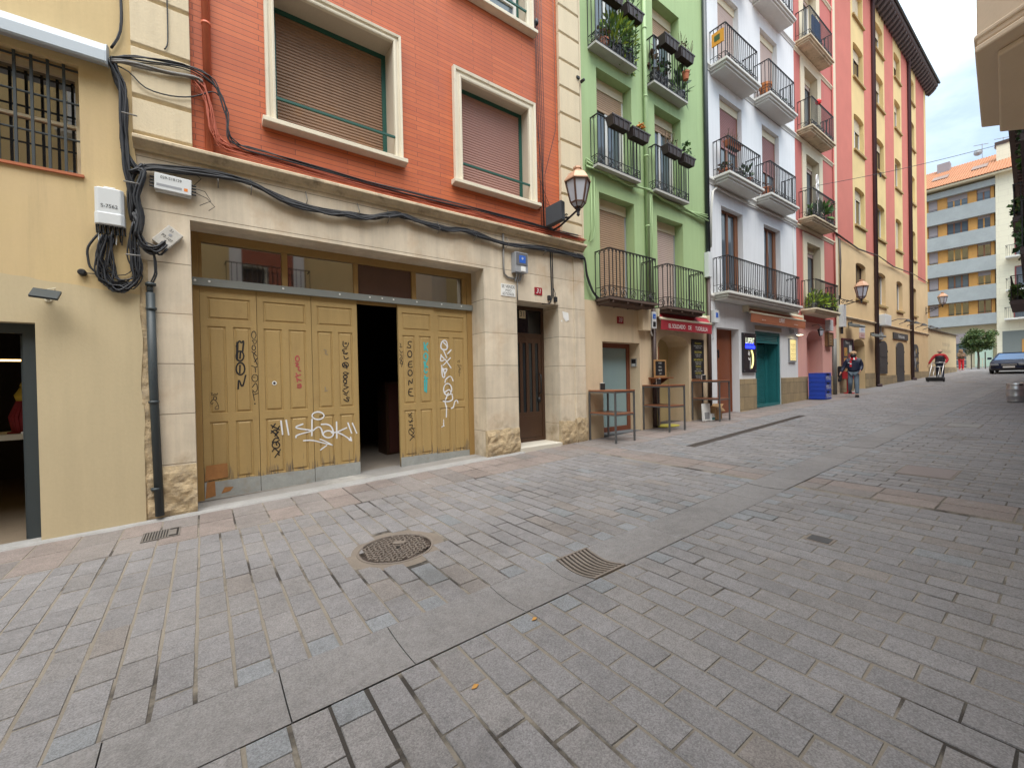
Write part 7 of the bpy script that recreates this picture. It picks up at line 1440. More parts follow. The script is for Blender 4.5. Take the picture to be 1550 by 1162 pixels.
# ------------------------------------------------------------------ street lanterns
def lantern(label, wpt, c, zb, zt, w, box=None):
    t = root('street_lantern', (c[0], c[1], zb), label, 'street lamp', 'old style wall lanterns')
    x, y = c; hh = zt-zb; z1 = zb+.10*hh; z2 = zb+.62*hh; wb, wt_ = w*.30, w*.5
    def ring(r, z, n=6): return [(x+r*math.cos(math.pi/6+k*math.pi/3), y+r*math.sin(math.pi/6+k*math.pi/3), z) for k in range(n)]
    mb = MB(); A, B = ring(wb, z1), ring(wt_, z2)
    for k in range(6):
        mb.bar(A[k], B[k], .026, .026); mb.bar(A[k], A[(k+1)%6], .022, .024); mb.bar(B[k], B[(k+1)%6], .034, .03)
        mb.tube([(x,y,zb-.06*hh), (x+(A[k][0]-x)*.55,y+(A[k][1]-y)*.55,zb-.01*hh), A[k]], .012, 5)
    mb.build('lantern_frame', [mat('copper_brown_iron', (.10,.05,.032), .5, .2, 8, .1, 50, 0, 50)], t)
    mb = MB()
    for k in range(6): 
        p = [A[k], A[(k+1)%6], B[(k+1)%6], B[k]]; q = [(x+(v[0]-x)*.97, y+(v[1]-y)*.97, v[2]) for v in p]; mb.poly(q)
    C_ = ring(wb*.55, zb+.0*hh)
    for k in range(6): mb.poly([C_[k], C_[(k+1)%6], tuple(A[(k+1)%6]), tuple(A[k])])
    mb.build('lantern_glass', [mat('milky_glass', (.50,.52,.58), .35, .05, 3, 0, 40, 0, 40)], t)
    mb = MB(); rs = ((wt_*1.12, z2), (wt_*1.12, z2+.02), (wt_*.72, zb+.82*hh), (wt_*.30, zb+.90*hh), (wt_*.30, zb+.94*hh), (wt_*.36, zb+.95*hh), (wt_*.34, zb+.99*hh), (0.001, zt))
    for (ra, za), (rb_, zb_) in zip(rs[:-1], rs[1:]):
        P, Q = ring(ra, za), ring(rb_, zb_)
        for k in range(6): mb.poly([P[k], P[(k+1)%6], Q[(k+1)%6], Q[k]])
    mb.poly(ring(wt_*1.12, z2)[::-1]); mb.build('cap', [mat('copper_cap', (.50,.30,.19), .45, .15, 5, .08, 50, 0, 50, metal=.2)], t)
    mb = MB(); wx, wz = wpt
    P0 = Vector((wx, -.02, wz)); P1 = Vector((x, y, zb-.06*hh))
    for s in (0, 1): mb.tube([P0+Vector((0,0,.30*s)), P0.lerp(P1,.35)+Vector((0,0,.10*s+.02-(.06 if not s else 0))), P0.lerp(P1,.7)+Vector((0,0,-.02)), P1], .02, 6)
    mb.box(wx-.04, wx+.04, -.03, 0, wz-.10, wz+.42)
    for k in range(3):
        q = P0.lerp(P1, .16+.2*k); d = (P1-P0).normalized(); r_ = .075-.015*k
        mb.tube([q+d*(r_*math.cos(a)*(1-.05*i))+Vector((0,0,.10-.02*k+r_*math.sin(a)*(1-.05*i))) for i, a in enumerate([.5*j for j in range(14)])], .012, 5)
    mb.tube([P1+Vector((0,0,-.02)), P1+Vector((0,0,-.10))], .03, 6); mb.lathe([(.0,-.14),(.035,-.1),(.02,-.06),(.05,0),(.03,.04)], P1, 10)
    mb.build('wall_bracket', [M_iron], t)
    return t
lantern('wall lantern with coppery cap at the corner between orange and green buildings', (5.70, 4.50), (5.83, -.68), 4.80, 5.56, .47)
lantern('wall lantern on a long arm before the beige base of the striped building', (22.42, 4.50), (22.15, -.85), 4.62, 5.42, .46)
lantern('farthest wall lantern at the end of the striped building', (39.1, 5.45), (38.75, -.85), 5.86, 6.66, .46)
mb = MB(); mb.obox((5.46,-.16,4.52),(.10,-.34,.06),(.13,.035,0),(0,0,.36)); solo(mb, 'transformer_box', [mat('dark_slate_box', (.045,.05,.058), .5, .1, 4)], 'dark rectangular box on the bracket of the lantern at the corner', 'box', bevel=.006)
# ------------------------------------------------------------------ cables and boxes on the near walls
rr = random.Random(12)
def bundle(mb, path, n, spread, r, mi=0, y0=-.05, seg=6, smooth=3):
    def cr(P, t):
        i = min(int(t), len(P)-2); u = t-i; p0, p1, p2, p3 = P[max(i-1,0)], P[i], P[i+1], P[min(i+2, len(P)-1)]
        return tuple(.5*((2*p1[k])+(-p0[k]+p2[k])*u+(2*p0[k]-5*p1[k]+4*p2[k]-p3[k])*u*u+(-p0[k]+3*p1[k]-3*p2[k]+p3[k])*u**3) for k in range(2))
    for j in range(n):
        ph = rr.uniform(0, 6.28); f = rr.uniform(.5, 1.3); ox, oz = rr.uniform(-1,1)*spread, rr.uniform(-1,1)*spread; yy = y0-rr.uniform(0, spread*1.2)
        pts = []
        m_ = (len(path)-1)*smooth
        for i in range(m_+1):
            q = cr(path, i/smooth); w = .5*spread*math.sin(ph+f*i)
            pts.append((q[0]+ox*.6+w*.5, yy+.3*w, q[1]+oz+w))
        mb.tube(pts, r*rr.uniform(.75, 1.25), seg, mi)
mb = MB()
bundle(mb, [(-.66,4.20),(-.55,4.02),(-.40,4.06),(.2,4.15),(.63,4.11),(1.01,3.99),(1.43,3.96),(1.70,3.99),(2.0,4.0),(2.23,4.07),(2.46,4.14),(2.64,4.15),(3.08,4.10),(3.36,4.09),(3.72,4.13),(3.97,4.11),(4.52,4.05),(5.39,4.12),(6.27,4.12),(6.57,4.11)], 12, .034, .012, y0=-.045)
bundle(mb, [(6.4,4.12),(6.62,4.08),(6.69,3.74),(6.84,3.43),(7.06,3.26),(7.5,3.22),(8.6,3.2)], 7, .026, .011, y0=-.05)
for x in (.2,.55,1.2,1.9,2.35,3.2,3.9,4.6,5.5): mb.tube([(x,-.012,4.0+.0*x),(x,-.11,4.05),(x,-.012,4.2)], .006, 4, 1)
solo(mb, 'cable_bundle', [M_cable, M_cablegrey], 'thick bundle of black cables sagging under the stone cornice over the garage', 'cables', 'cable bundles fixed along the facades', smooth=True)
mb = MB()
bundle(mb, [(-.735,5.12),(-.68,4.93),(-.645,4.72),(-.655,4.34),(-.64,4.05),(-.60,3.76),(-.58,3.47)], 14, .036, .013, y0=-.07)
bundle(mb, [(-.60,3.95),(-.50,3.98),(-.56,3.70),(-.54,3.45),(-.56,3.25)], 9, .040, .012, y0=-.09)
bundle(mb, [(-.50,4.05),(-.58,3.92),(-.62,3.7),(-.60,3.4)], 6, .03, .011, y0=-.08)
bundle(mb, [(-.58,3.47),(-.56,3.25),(-.50,3.12),(-.40,3.10),(-.33,3.17)], 12, .040, .010, y0=-.08)
bundle(mb, [(-.58,3.40),(-.62,3.05),(-.58,2.80),(-.66,2.66),(-.78,2.65),(-.87,2.78),(-.88,2.98),(-.84,3.20)], 13, .045, .0095, y0=-.07, smooth=5)
bundle(mb, [(-.60,3.1),(-.56,2.85),(-.62,2.70),(-.76,2.72),(-.80,2.9),(-.78,3.22)], 8, .05, .008, y0=-.06, smooth=5)
bundle(mb, [(-.86,3.25),(-.97,3.05),(-.97,2.88),(-.90,2.76),(-.82,2.68)], 2, .012, .010, y0=-.06, smooth=5)
bundle(mb, [(-1.01,2.775),(-.85,2.78),(-.68,2.80),(-.60,2.9)], 1, .004, .006, y0=-.05)
bundle(mb, [(-.44,3.12),(-.42,2.98),(-.41,2.85),(-.455,2.72)], 4, .02, .007, y0=-.06)
for z in (3.80, 4.55, 3.0): mb.tube([(-.66,-.17,z),(-.53,-.17,z)], .008, 5, 1)
solo(mb, 'cable_bundle', [M_cable, M_cablegrey], 'tangled vertical bundle of black cables looping below the white telecom box', 'cables', 'cable bundles fixed along the facades', smooth=True)
mb = MB()
bundle(mb, [(-.70,6.8),(-.675,6.3),(-.65,5.85),(-.66,5.5),(-.74,5.28)], 4, .012, .008, y0=-.05)
bundle(mb, [(-.25,6.4),(-.245,5.9),(-.25,5.55),(-.28,5.45)], 1, .003, .009, y0=-.085)
solo(mb, 'cable_bundle', [M_cable], 'few thin black cables coming down the upper yellow wall to the awning box', 'cables', 'cable bundles fixed along the facades', smooth=True)
mb = MB()
bundle(mb, [(-.74,5.10),(-.60,5.14),(-.3,5.17),(-.02,5.22),(.06,5.18)], 5, .022, .011, 3, y0=-.09)
bundle(mb, [(-.02,5.22),(.07,5.16),(.12,4.95),(.15,4.75),(.19,4.58),(.30,4.51),(.71,4.49),(1.5,4.48),(2.3,4.46),(2.97,4.45),(3.97,4.46),(4.77,4.45),(5.63,4.46),(6.62,4.47)], 8, .040, .008, 0, y0=-.06)
bundle(mb, [(-.02,5.20),(.09,5.14),(.16,4.9),(.20,4.6),(.33,4.51),(.71,4.50),(2.3,4.47),(4.0,4.48),(5.6,4.48),(6.5,4.49)], 5, .038, .008, 1, y0=-.06)
bundle(mb, [(-.74,5.12),(-.54,5.22),(-.12,5.31),(.13,5.28),(.24,5.12),(.31,4.89),(.32,4.66),(.40,4.55),(.71,4.53),(2.0,4.50),(4.0,4.51),(6.4,4.51)], 4, .026, .008, 2, y0=-.09)
bundle(mb, [(-.74,5.10),(-.60,5.06),(-.46,4.94),(-.24,4.93),(-.03,5.0),(.16,5.13),(.24,5.10)], 1, .003, .009, 2, y0=-.09)
bundle(mb, [(.3,5.0),(.30,4.7),(.36,4.52)], 2, .01, .008, 1, y0=-.05)
solo(mb, 'cable_bundle', [M_cablered, M_cablered, M_cable, M_cablegrey], 'red painted cables and conduits running along the foot of the orange tiled wall', 'cables', 'cable bundles fixed along the facades', smooth=True)
mb = MB()
for k, (a, b) in enumerate(((5.42,5.46),(5.46,5.52),(5.50,5.52),(5.56,5.53),(5.88,5.57),(5.38,5.50))):
    mb.tube([(a,-.02-.004*k,9.5),(a+.01,-.02-.004*k,7.8),(a+.02+.02*math.sin(k),-.02-.004*k,6.6),(b,-.02-.004*k,5.6),(b+.02,-.02,4.45)], .0065, 4)
mb.tube([(5.36,-.02,5.9),(5.45,-.02,5.5),(5.62,-.02,5.15),(5.70,-.02,5.02),(5.50,-.02,5.08)], .006, 4); mb.box(5.40,5.46,-.06,0,8.50,8.60); mb.box(5.40,5.46,-.05,0,4.92,5.02)
solo(mb, 'hanging_wires', [M_cable], 'thin dark wires hanging down the orange wall right of the second window', 'wires', smooth=True)
mb = MB(); mb.tube([(-.47,-.05,2.62),(-.465,-.05,1.6),(-.44,-.05,.05)], .042, 12); mb.tube([(-.475,-.05,2.74),(-.47,-.05,2.60)], .030, 10)
for z in (2.70,2.42,1.35,.35): mb.lathe([(.05,z),(.05,z+.03)], (-.465,-.05,0), 12)
solo(mb, 'cable_pipe', [M_pipe], 'dark slate cable pipe rising up the stone pier left of the garage', 'pipe', smooth=True)
t = root('telecom_box', (-.78,-.03,3.3), 'large white telecom box with black plugs under it on the yellow wall', 'telecom box')
mb = MB(); mb.prism_z([(-.90,-.03),(-.665,-.03),(-.665,-.12),(-.69,-.15),(-.875,-.15),(-.90,-.12)], 3.35, 3.70); mb.prism_z([(-.905,-.03),(-.66,-.03),(-.66,-.13),(-.69,-.165),(-.875,-.165),(-.905,-.13)], 3.30, 3.43); mb.box(-.83,-.73,-.13,-.03,3.70,3.72)
mb.build('case', [M_plastic], t, bevel=.012)
mb = MB(); mb.text('S-7562', (-.782,-.1535,3.50), .055, mi=0, sx=.9); mb.build('print', [M_black], t)
mb = MB()
for k in range(13): xx = -.895+.019*k; mb.tube([(xx,-.10-.02*(k%2),3.30),(xx+.004,-.10-.02*(k%2),3.21)], .0085, 6); 
for k in range(9): xx = -.88+.024*k; mb.tube([(xx,-.08,3.22),(xx+.01*math.sin(k*3),-.08,3.12+.02*math.sin(k*2))], .006, 5, k % 3 == 0 and 1 or 0)
mb.build('plugs', [M_black, M_plastic], t)
t = root('telecom_box', (-.23,0,3.8), 'flat white telecom box with an orange square and printed digits over the garage pier', 'telecom box')
M_ = Matrix.Translation((-.235,0,3.895)) @ Matrix.Rotation(R(2), 4, 'Y')
mb = MB(); mb.box(-.17,.17,-.10,-.015,-.085,.10); mb.prism_x([(-.10,.10),(-.015,.10),(-.015,-.1),(-.07,-.1)], -.165, .165); mb.xform(M_); mb.build('case', [M_plastic], t, bevel=.006)
mb = MB(); mb.text('029-518129', (-.02,-.102,.055), .045, mi=0, sx=.9); mb.box(.10,.135,-.1015,-.0995,-.05,-.015,1); mb.box(-.15,.08,-.101,-.0995,-.05,-.02,2); mb.xform(M_); mb.build('print', [M_black, flat('orange_sticker', (.7,.2,.02)), M_plasticg], t)
mb = MB()
for s in (-1,1):
    for k in range(4): mb.tube([(s*.17,-.05,-.05+.035*k),(s*.215,-.055,-.05+.035*k)], .010, 6)
mb.tube([(.2,-.05,.03),(.3,-.05,.02),(.36,-.05,-.08),(.25,-.04,-.16)], .004, 4); mb.tube([(.2,-.05,-.02),(.32,-.06,-.06),(.40,-.05,-.14),(.34,-.04,-.20)], .004, 4); mb.tube([(.19,-.05,.06),(.26,-.06,.16),(.18,-.05,.22)], .004, 4); mb.xform(M_); mb.build('plugs', [M_black], t)
t = root('telecom_box', (-.30,0,3.2), 'small tilted grey white terminal box on the stone pier beside the tangled cables', 'telecom box')
M_ = Matrix.Translation((-.30,0,3.275)) @ Matrix.Rotation(R(-33), 4, 'Y')
M_ = Matrix.Translation((-.30,0,3.275)) @ Matrix.Rotation(R(40), 4, 'Y')
mb = MB(); mb.box(-.085,.085,-.075,-.01,-.125,.125); mb.xform(M_); mb.build('case', [mat('ivory_plastic', (.52,.50,.46), .5, .06, 5)], t, bevel=.006)
mb = MB(); mb.text('51', (-.02,-.077,.085), .04, mi=0); mb.text('P2-107', (0,-.077,-.01), .042, mi=0); mb.text('NE', (.01,-.077,-.08), .03, mi=0); mb.lathe([(0,-.0775),(.018,-.0775),(.018,-.0752)], (0,0,.04), 12, 1, axis='y'); mb.xform(M_); mb.build('print', [M_black, M_plasticg], t)
mb = MB(); mb.lathe([(0,-.10),(.022,-.10),(.035,-.085),(.035,-.03)], (-1.02,0,2.775), 14, axis='y'); solo(mb, 'wall_sensor', [M_black], 'small round black sensor on the yellow wall', 'sensor', smooth=False)
t = root('floodlight', (-1.27,-.03,2.5), 'thin black floodlight tilted outwards above the dark doorway', 'floodlight')
mb = MB(); mb.obox((-1.36,-.30,2.44),(.20,.0,-.02),(0,.16,.10),(0,-.014,.022)); mb.build('housing', [M_pipe], t, bevel=.004)
mb = MB(); mb.tube([(-1.28,-.03,2.47),(-1.28,-.12,2.47),(-1.27,-.18,2.49)], .012, 6); mb.lathe([(.03,-.045),(.03,-.03)], (-1.28,0,2.47), 12, axis='y'); mb.tube([(-1.24,-.03,2.52),(-1.22,-.08,2.58),(-1.26,-.16,2.55)], .006, 5); mb.build('bracket', [M_creammetal], t)
mb = MB(); mb.box(6.47,6.55,-.10,0,7.85,7.90); mb.lathe([(0,-.12),(.03,-.11),(.035,-.02)], (6.60,-.06,7.82), 10, axis='y'); solo(mb, 'security_camera', [M_black], 'tiny black security camera at the top of the stone quoins beside the green wall', 'camera')
mb = MB(); A_, B_ = Vector((18.4,0,8.55)), Vector((25,-4.6,10.22)); mb.tube([A_.lerp(B_, i/16)+Vector((0,0,-.10*math.sin(math.pi*i/16))) for i in range(17)], .010, 5); mb.box(20.9,20.94,-1.8,-1.76,8.95,9.12)
solo(mb, 'overhead_wire', [M_cable], 'thin wire strung across the street high between the facades', 'wire')
# ------------------------------------------------------------------ the other side of the street
oh = root('opposite_building', (-2,-7.4,0), 'building opposite with a beige bay jutting over the street at the top right', 'building')
mb = MB(); mb.box(-16, 9, -16, -7.4, -.6, 9.6); mb.build('wall', [M_yellow2], oh)
for k, (x, z) in enumerate(((-4.8,4.1),(-1.6,4.1),(1.6,4.1),(-4.8,7.6),(-1.6,7.6),(1.6,7.6),(7.9,7.6))):
    mb = MB(); mb.box(x-.85,x-.55,-7.42,-7.34,z-.1,z+2.6); mb.box(x+.55,x+.85,-7.42,-7.34,z-.1,z+2.6); mb.box(x-.55,x+.55,-7.42,-7.34,z+2.3,z+2.6); w_ = mb.build('window', [M_white], oh)
    mb = MB(); mb.box(x-.55,x+.55,-7.41,-7.38,z,z+2.3); mb.build('pane', [M_glass], w_)
    mb = MB(); mb.box(x-1.0,x+1.0,-7.38,-6.95,z-.18,z-.05); b_ = mb.build('balcony', [M_whitemould], oh)
    mb = MB()
    for q in range(16): xx = x-.95+1.9*q/15; mb.bar((xx,-6.98,z-.05),(xx,-6.98,z+.95),.016,.016)
    mb.bar((x-.95,-6.98,z+.95),(x+.95,-6.98,z+.95),.04,.02); mb.bar((x-.95,-6.98,z+.1),(x+.95,-6.98,z+.1),.02,.02)
    for s in (-1,1): mb.bar((x+s*.95,-6.98,z+.95),(x+s*.95,-7.38,z+.95),.03,.02)
    mb.build('railing', [M_iron], b_)
for (a, b) in ((-5,-3.6),(-2.2,-.8),(.8,2.4)): mb = MB(); mb.box(a,b,-7.42,-7.37,0,2.7); mb.build('door', [M_darkwood], oh)
M_bay = mat('bay_render', (.70,.57,.43), .85, .06, 1.2, .03, 40, .1, 35, .03, **PL)
mb = MB(); fp = [(4.05,-7.45),(4.92,-5.90),(6.44,-5.78),(7.9,-7.45)]
mb.prism_z(fp, 4.06, 9.4)
def sc_poly(p, k): 
    cx, cy = 5.8, -6.9; return [(cx+(x-cx)*k, max(cy+(y-cy)*k, -7.45)) for x, y in p]
mb.prism_z([(4.0,-7.45),(4.915,-5.885),(6.46,-5.765),(8.0,-7.45)], 4.10, 4.14); mb.prism_z([(4.03,-7.45),(4.908,-5.89),(6.455,-5.77),(7.95,-7.45)], 4.0, 4.05); mb.prism_z([(4.22,-7.45),(5.01,-6.0),(6.60,-5.88),(7.9,-7.3),(7.9,-7.45)], 3.95, 3.998)
mb.build('bay', [M_bay], oh, bevel=.012)
cb_ = root('corner_building', (20,-6.2,gz(20)), 'dark timbered building with deep eave and planted balconies at the right edge of the street', 'building')
def rp(x): return -7.0+.05*x
mb = MB(); mb.prism_z([(9.05,rp(9)),(48,rp(48)),(48,-16),(9.05,-16)], -.2, 9.4); mb.build('wall', [mat('mauve_wall', (.30,.17,.17), .85, .08, 1)], cb_)
for k in range(46):
    mb = MB(); x = 12.0+k*.42; mb.obox((x,rp(x)+.02,8.55),(.14,0,0),(0,.86,.12),(0,0,.17)); mb.build('rafter', [mat('dark_timber', (.06,.045,.045))], cb_)
mb = MB(); mb.prism_z([(11.8,rp(11.8)),(32,rp(32)),(32,rp(32)+1.0),(11.8,rp(11.8)+1.0)], 8.76, 8.86); mb.build('eave_board', [mat('dark_timber', (.06,.045,.045))], cb_)
for k, (x0, x1, z, d) in enumerate(((14.0,18.6,6.5,.72),(14.4,19.2,4.2,.74),(20.5,25,6.3,.95),(27,31,4.4,1.15))):
    mb = MB(); mb.prism_z([(x0,rp(x0)),(x1,rp(x1)),(x1,rp(x1)+d),(x0,rp(x0)+d)], z-.16, z); b_ = mb.build('balcony', [mat('dark_timber', (.06,.045,.045))], cb_)
    mb = MB(); n_ = int((x1-x0)/.13)
    for q in range(n_+1): xx = x0+(x1-x0)*q/n_; mb.bar((xx,rp(xx)+d-.03,z),(xx,rp(xx)+d-.03,z+1.0),.02,.02)
    mb.bar((x0,rp(x0)+d-.03,z+1.0),(x1,rp(x1)+d-.03,z+1.0),.05,.03); mb.bar((x0,rp(x0),z+1.0),(x0,rp(x0)+d-.03,z+1.0),.04,.03)
    for q in range(5): yy = rp(x0)+d*(q+.5)/5.5; mb.bar((x0,yy,z),(x0,yy,z+1),.02,.02)
    mb.build('railing', [M_iron], b_)
    for q in range(3):
        xx = x0+.5+q*1.5; pot(xx, rp(xx)+d-.18, z, .15, .22, ('pot','leafy pot','trailing pot')[q]+' '+('on the nearest upper','on the nearest lower','on the middle','on the farthest')[k]+' dark balcony at the right edge of the street', M_black, bush(.32,.34,160,.14,100+k*3+q,(0,1,1)), 'pots on the dark balconies')
for x0 in (15.5,17.5): mb = MB(); mb.box(x0,x0+.9,rp(x0)-.3,rp(x0)+.03,4.25,6.2); mb.build('window', [M_glass], cb_)
mb = MB(); mb.tube([(23.0,-5.20,gz(23)),(23.0,-5.20,2.4)], .09, 10); solo(mb, 'maroon_post', [mat('maroon_paint', (.10,.03,.035), .5, .1, 4)], 'maroon post at the right edge of the street behind the steel kegs', 'post')
# kegs
def keg(x, y, z, label):
    t = root('beer_keg', (x,y,z), label, 'keg', 'steel beer kegs')
    mb = MB(); mb.lathe([(.165,0),(.185,.0),(.190,.035),(.180,.07),(.198,.10),(.200,.16),(.206,.175),(.200,.19),(.200,.36),(.206,.375),(.200,.39),(.198,.45),(.180,.48),(.190,.515),(.185,.55),(.165,.55),(.165,.49),(.0,.50)], (x,y,z), 24); mb.build('barrel', [M_steel], t, smooth=True)
    mb = MB()
    for a in (-2.6,-.5,1.6): mb.bar((x+.192*math.cos(a-.2), y+.192*math.sin(a-.2), z+.515),(x+.192*math.cos(a+.2), y+.192*math.sin(a+.2), z+.515),.012,.03)
    mb.lathe([(.035,.50),(.035,.53),(.0,.53)], (x,y,z), 12); mb.build('handles', [M_black], t)
z = gz(19.4); keg(19.45,-5.14,z+.004,'steel beer keg standing on the paving nearest the street at the right edge'); keg(19.55,-5.55,z+.006,'second steel beer keg standing closest to the wall at the right edge'); keg(19.98,-5.36,z+.02,'third steel beer keg standing behind the two front kegs')
# ------------------------------------------------------------------ people
def skinmesh(name, J, E, mats, parent, sub=2, rootj=None):
    names = list(J); idx = {n: i for i, n in enumerate(names)}
    me = bpy.data.meshes.new(name); me.from_pydata([J[n][0] for n in names], [(idx[a], idx[b]) for a, b in E], []); me.update()
    ob = bpy.data.objects.new(name, me); COL.objects.link(ob)
    md = ob.modifiers.new('skin', 'SKIN'); md.branch_smoothing = .3; md.use_smooth_shade = True
    if not me.skin_vertices: 
        ob.modifiers.remove(md); md = ob.modifiers.new('skin', 'SKIN')
    for i, n in enumerate(names):
        r = J[n][1]; me.skin_vertices[0].data[i].radius = (r, r) if isinstance(r, (int, float)) else r
        me.skin_vertices[0].data[i].use_root = (n == (rootj or names[0]))
    ss = ob.modifiers.new('subdivision', 'SUBSURF'); ss.levels = sub; ss.render_levels = sub
    dg = bpy.context.evaluated_depsgraph_get(); nm = bpy.data.meshes.new_from_object(ob.evaluated_get(dg))
    ob.modifiers.clear(); ob.data = nm; bpy.data.meshes.remove(me); nm.name = name
    nm.materials.clear(); nm.materials.append(mats)
    nm.polygons.foreach_set('use_smooth', [True]*len(nm.polygons))
    ob.parent = parent; OFF[ob.name] = (0,0,0); return ob
def V3(*a): return Vector(a)
def person(label, loc, rz, scale, P, cols, hair='cap', sleeves=True, coat_len=0.0):
    t = root('person', (0,0,0), label, 'person')
    b = dict(pelvis=(0,0,.95), spine=(0,0,1.15), chest=(0,0,1.35), neck=(0,.01,1.51), jaw=(0,.035,1.575), skull=(0,.01,1.655), crown=(0,0,1.725),
             sl=(-.185,0,1.43), el=(-.25,-.02,1.15), wl=(-.27,.06,.91), sr=(.185,0,1.43), er=(.25,-.02,1.15), wr=(.27,.06,.91),
             hl=(-.09,0,.90), kl=(-.10,.03,.50), al=(-.10,0,.09), hr=(.09,0,.90), kr=(.10,.03,.50), ar=(.10,0,.09))
    b.update(P); b = {k: Vector(v) for k, v in b.items()}
    J = {k: (tuple(v), r) for k, v, r in ((k, b[k], dict(pelvis=.12,spine=.11,chest=.125,neck=.055,jaw=.066,skull=.092,crown=.062,sl=.06,el=.042,wl=.03,sr=.06,er=.042,wr=.03,hl=.085,kl=.055,al=.036,hr=.085,kr=.055,ar=.036)[k]) for k in b)}
    E = [('pelvis','spine'),('spine','chest'),('chest','neck'),('neck','jaw'),('jaw','skull'),('skull','crown'),('chest','sl'),('sl','el'),('el','wl'),('chest','sr'),('sr','er'),('er','wr'),('pelvis','hl'),('hl','kl'),('kl','al'),('pelvis','hr'),('hr','kr'),('kr','ar')]
    J['nose'] = (tuple(b['skull']+V3(0,.105,-.03)), .016); E.append(('skull','nose'))
    for s, sx in (('l',-1),('r',1)):
        J['ear'+s] = (tuple(b['skull']+V3(sx*.092,-.01,-.02)), .018); E.append(('skull','ear'+s))
        d = (b['w'+s]-b['e'+s]).normalized(); side = d.cross(V3(0,1,0)).normalized() if abs(d.y) < .9 else V3(1,0,0); fw = side.cross(d).normalized()
        if fw.y < 0: fw = -fw
        J['palm'+s] = (tuple(b['w'+s]+d*.065), (.026,.034)); E.append(('w'+s,'palm'+s))
        for q in range(4):
            o = b['w'+s]+d*.10+fw*(.026-.0175*q); c = o+d*(.035,.045,.042,.03)[q]-side*sx*.012; e = c+d*(.022,.028,.026,.018)[q]-side*sx*.028
            for nm, p, r in (('f%d%sa' % (q,s), o, .0095), ('f%d%sb' % (q,s), c, .0085), ('f%d%sc' % (q,s), e, .007)): J[nm] = (tuple(p), r)
            E += [('palm'+s, 'f%d%sa' % (q,s)), ('f%d%sa' % (q,s), 'f%d%sb' % (q,s)), ('f%d%sb' % (q,s), 'f%d%sc' % (q,s))]
        J['th'+s] = (tuple(b['w'+s]+d*.05+fw*.045), .011); J['tt'+s] = (tuple(b['w'+s]+d*.095+fw*.058-side*sx*.01), .009); E += [('palm'+s,'th'+s),('th'+s,'tt'+s)]
        f = V3(0,1,0); 
        J['heel'+s] = (tuple(b['a'+s]+V3(0,-.02,-.04)), .018); J['toe'+s] = (tuple(b['a'+s]+P.get('foot'+s, V3(0,.16,-.055)) if 0 else b['a'+s]+V3(0,.11,-.05)), .018); E += [('a'+s,'heel'+s),('a'+s,'toe'+s)]
    skinmesh('body', J, E, cols['skin'], t, 2, 'pelvis')
    JJ = {'pelvis': (tuple(b['pelvis']+V3(0,0,-.02-coat_len)), (.185,.15)), 'mid': (tuple(b['pelvis']+V3(0,0,.06)), (.205,.165)), 'spine': (tuple(b['spine']), (.215,.17)), 'chest': (tuple(b['chest']), (.205,.165)), 'neck': (tuple(b['neck']+V3(0,-.005,-.01)), .085)}
    EE = [('pelvis','mid'),('mid','spine'),('spine','chest'),('chest','neck')]
    if sleeves is True:
        for s in 'lr':
            JJ['s'+s] = (tuple(b['s'+s]), .10); JJ['e'+s] = (tuple(b['e'+s]), .075); JJ['w'+s] = (tuple(b['w'+s]), .056); EE += [('chest','s'+s),('s'+s,'e'+s),('e'+s,'w'+s)]
    skinmesh('jacket', JJ, EE, cols['jacket'], t, 2, 'spine')
    if sleeves == 'other':
        J2 = {}; E2 = []
        J2['chest'] = (tuple(b['chest']+V3(0,0,.01)), .13)
        for s in 'lr': J2['s'+s] = (tuple(b['s'+s]), .088); J2['e'+s] = (tuple(b['e'+s]), .066); J2['w'+s] = (tuple(b['w'+s]), .048); E2 += [('chest','s'+s),('s'+s,'e'+s),('e'+s,'w'+s)]
        skinmesh('pullover', J2, E2, cols['sleeve'], t, 2, 'chest')
    J3 = {'pelvis': (tuple(b['pelvis']+V3(0,0,.02)), (.155,.12))}; E3 = []
    for s in 'lr': J3['h'+s] = (tuple(b['h'+s]), .10); J3['k'+s] = (tuple(b['k'+s]), .078); J3['a'+s] = (tuple(b['a'+s]+V3(0,0,.02)), .066); E3 += [('pelvis','h'+s),('h'+s,'k'+s),('k'+s,'a'+s)]
    skinmesh('trousers', J3, E3, cols['trousers'], t, 2, 'pelvis')
    for s in 'lr':
        a = b['a'+s]; J4 = {'a': (tuple(a+V3(0,-.01,0)), .062), 'h': (tuple(a+V3(0,-.045,-.04)), .054), 'm': (tuple(a+V3(0,.07,-.035)), .060), 't': (tuple(a+V3(0,.17,-.045)), .048)}
        skinmesh('shoe', J4, [('a','h'),('a','m'),('m','t')], cols['shoe'], t, 1, 'a')
    sk = b['skull']
    mb = MB()
    if hair == 'cap':
        mb.lathe([(.104,-.02),(.112,.02),(.10,.07),(.06,.105),(0,.115)], tuple(sk+V3(0,-.012,0)), 16); mb.build('hair', [cols['hair']], t, smooth=True)
    elif hair == 'hood':
        mb.lathe([(.12,-.22),(.145,-.1),(.13,.02),(.11,.09),(.05,.12),(0,.125)], tuple(sk+V3(0,-.035,0)), 16); mb.build('hair', [cols['hair']], t, smooth=True)
    else:
        mb.lathe([(.080,-.075),(.0935,-.05),(.090,-.03)], tuple(sk+V3(0,-.010,0)), 16); mb.build('hair', [cols['hair']], t, smooth=True)
    fm = MB()
    for sx in (-1,1): fm.lathe([(0,0),(.012,.004),(.0,.012)], tuple(sk+V3(sx*.034,.088,.0)), 8, 0, 'y'); fm.box(sk.x+sx*.034-.018, sk.x+sx*.034+.018, sk.y+.086, sk.y+.094, sk.z+.02, sk.z+.027, 0)
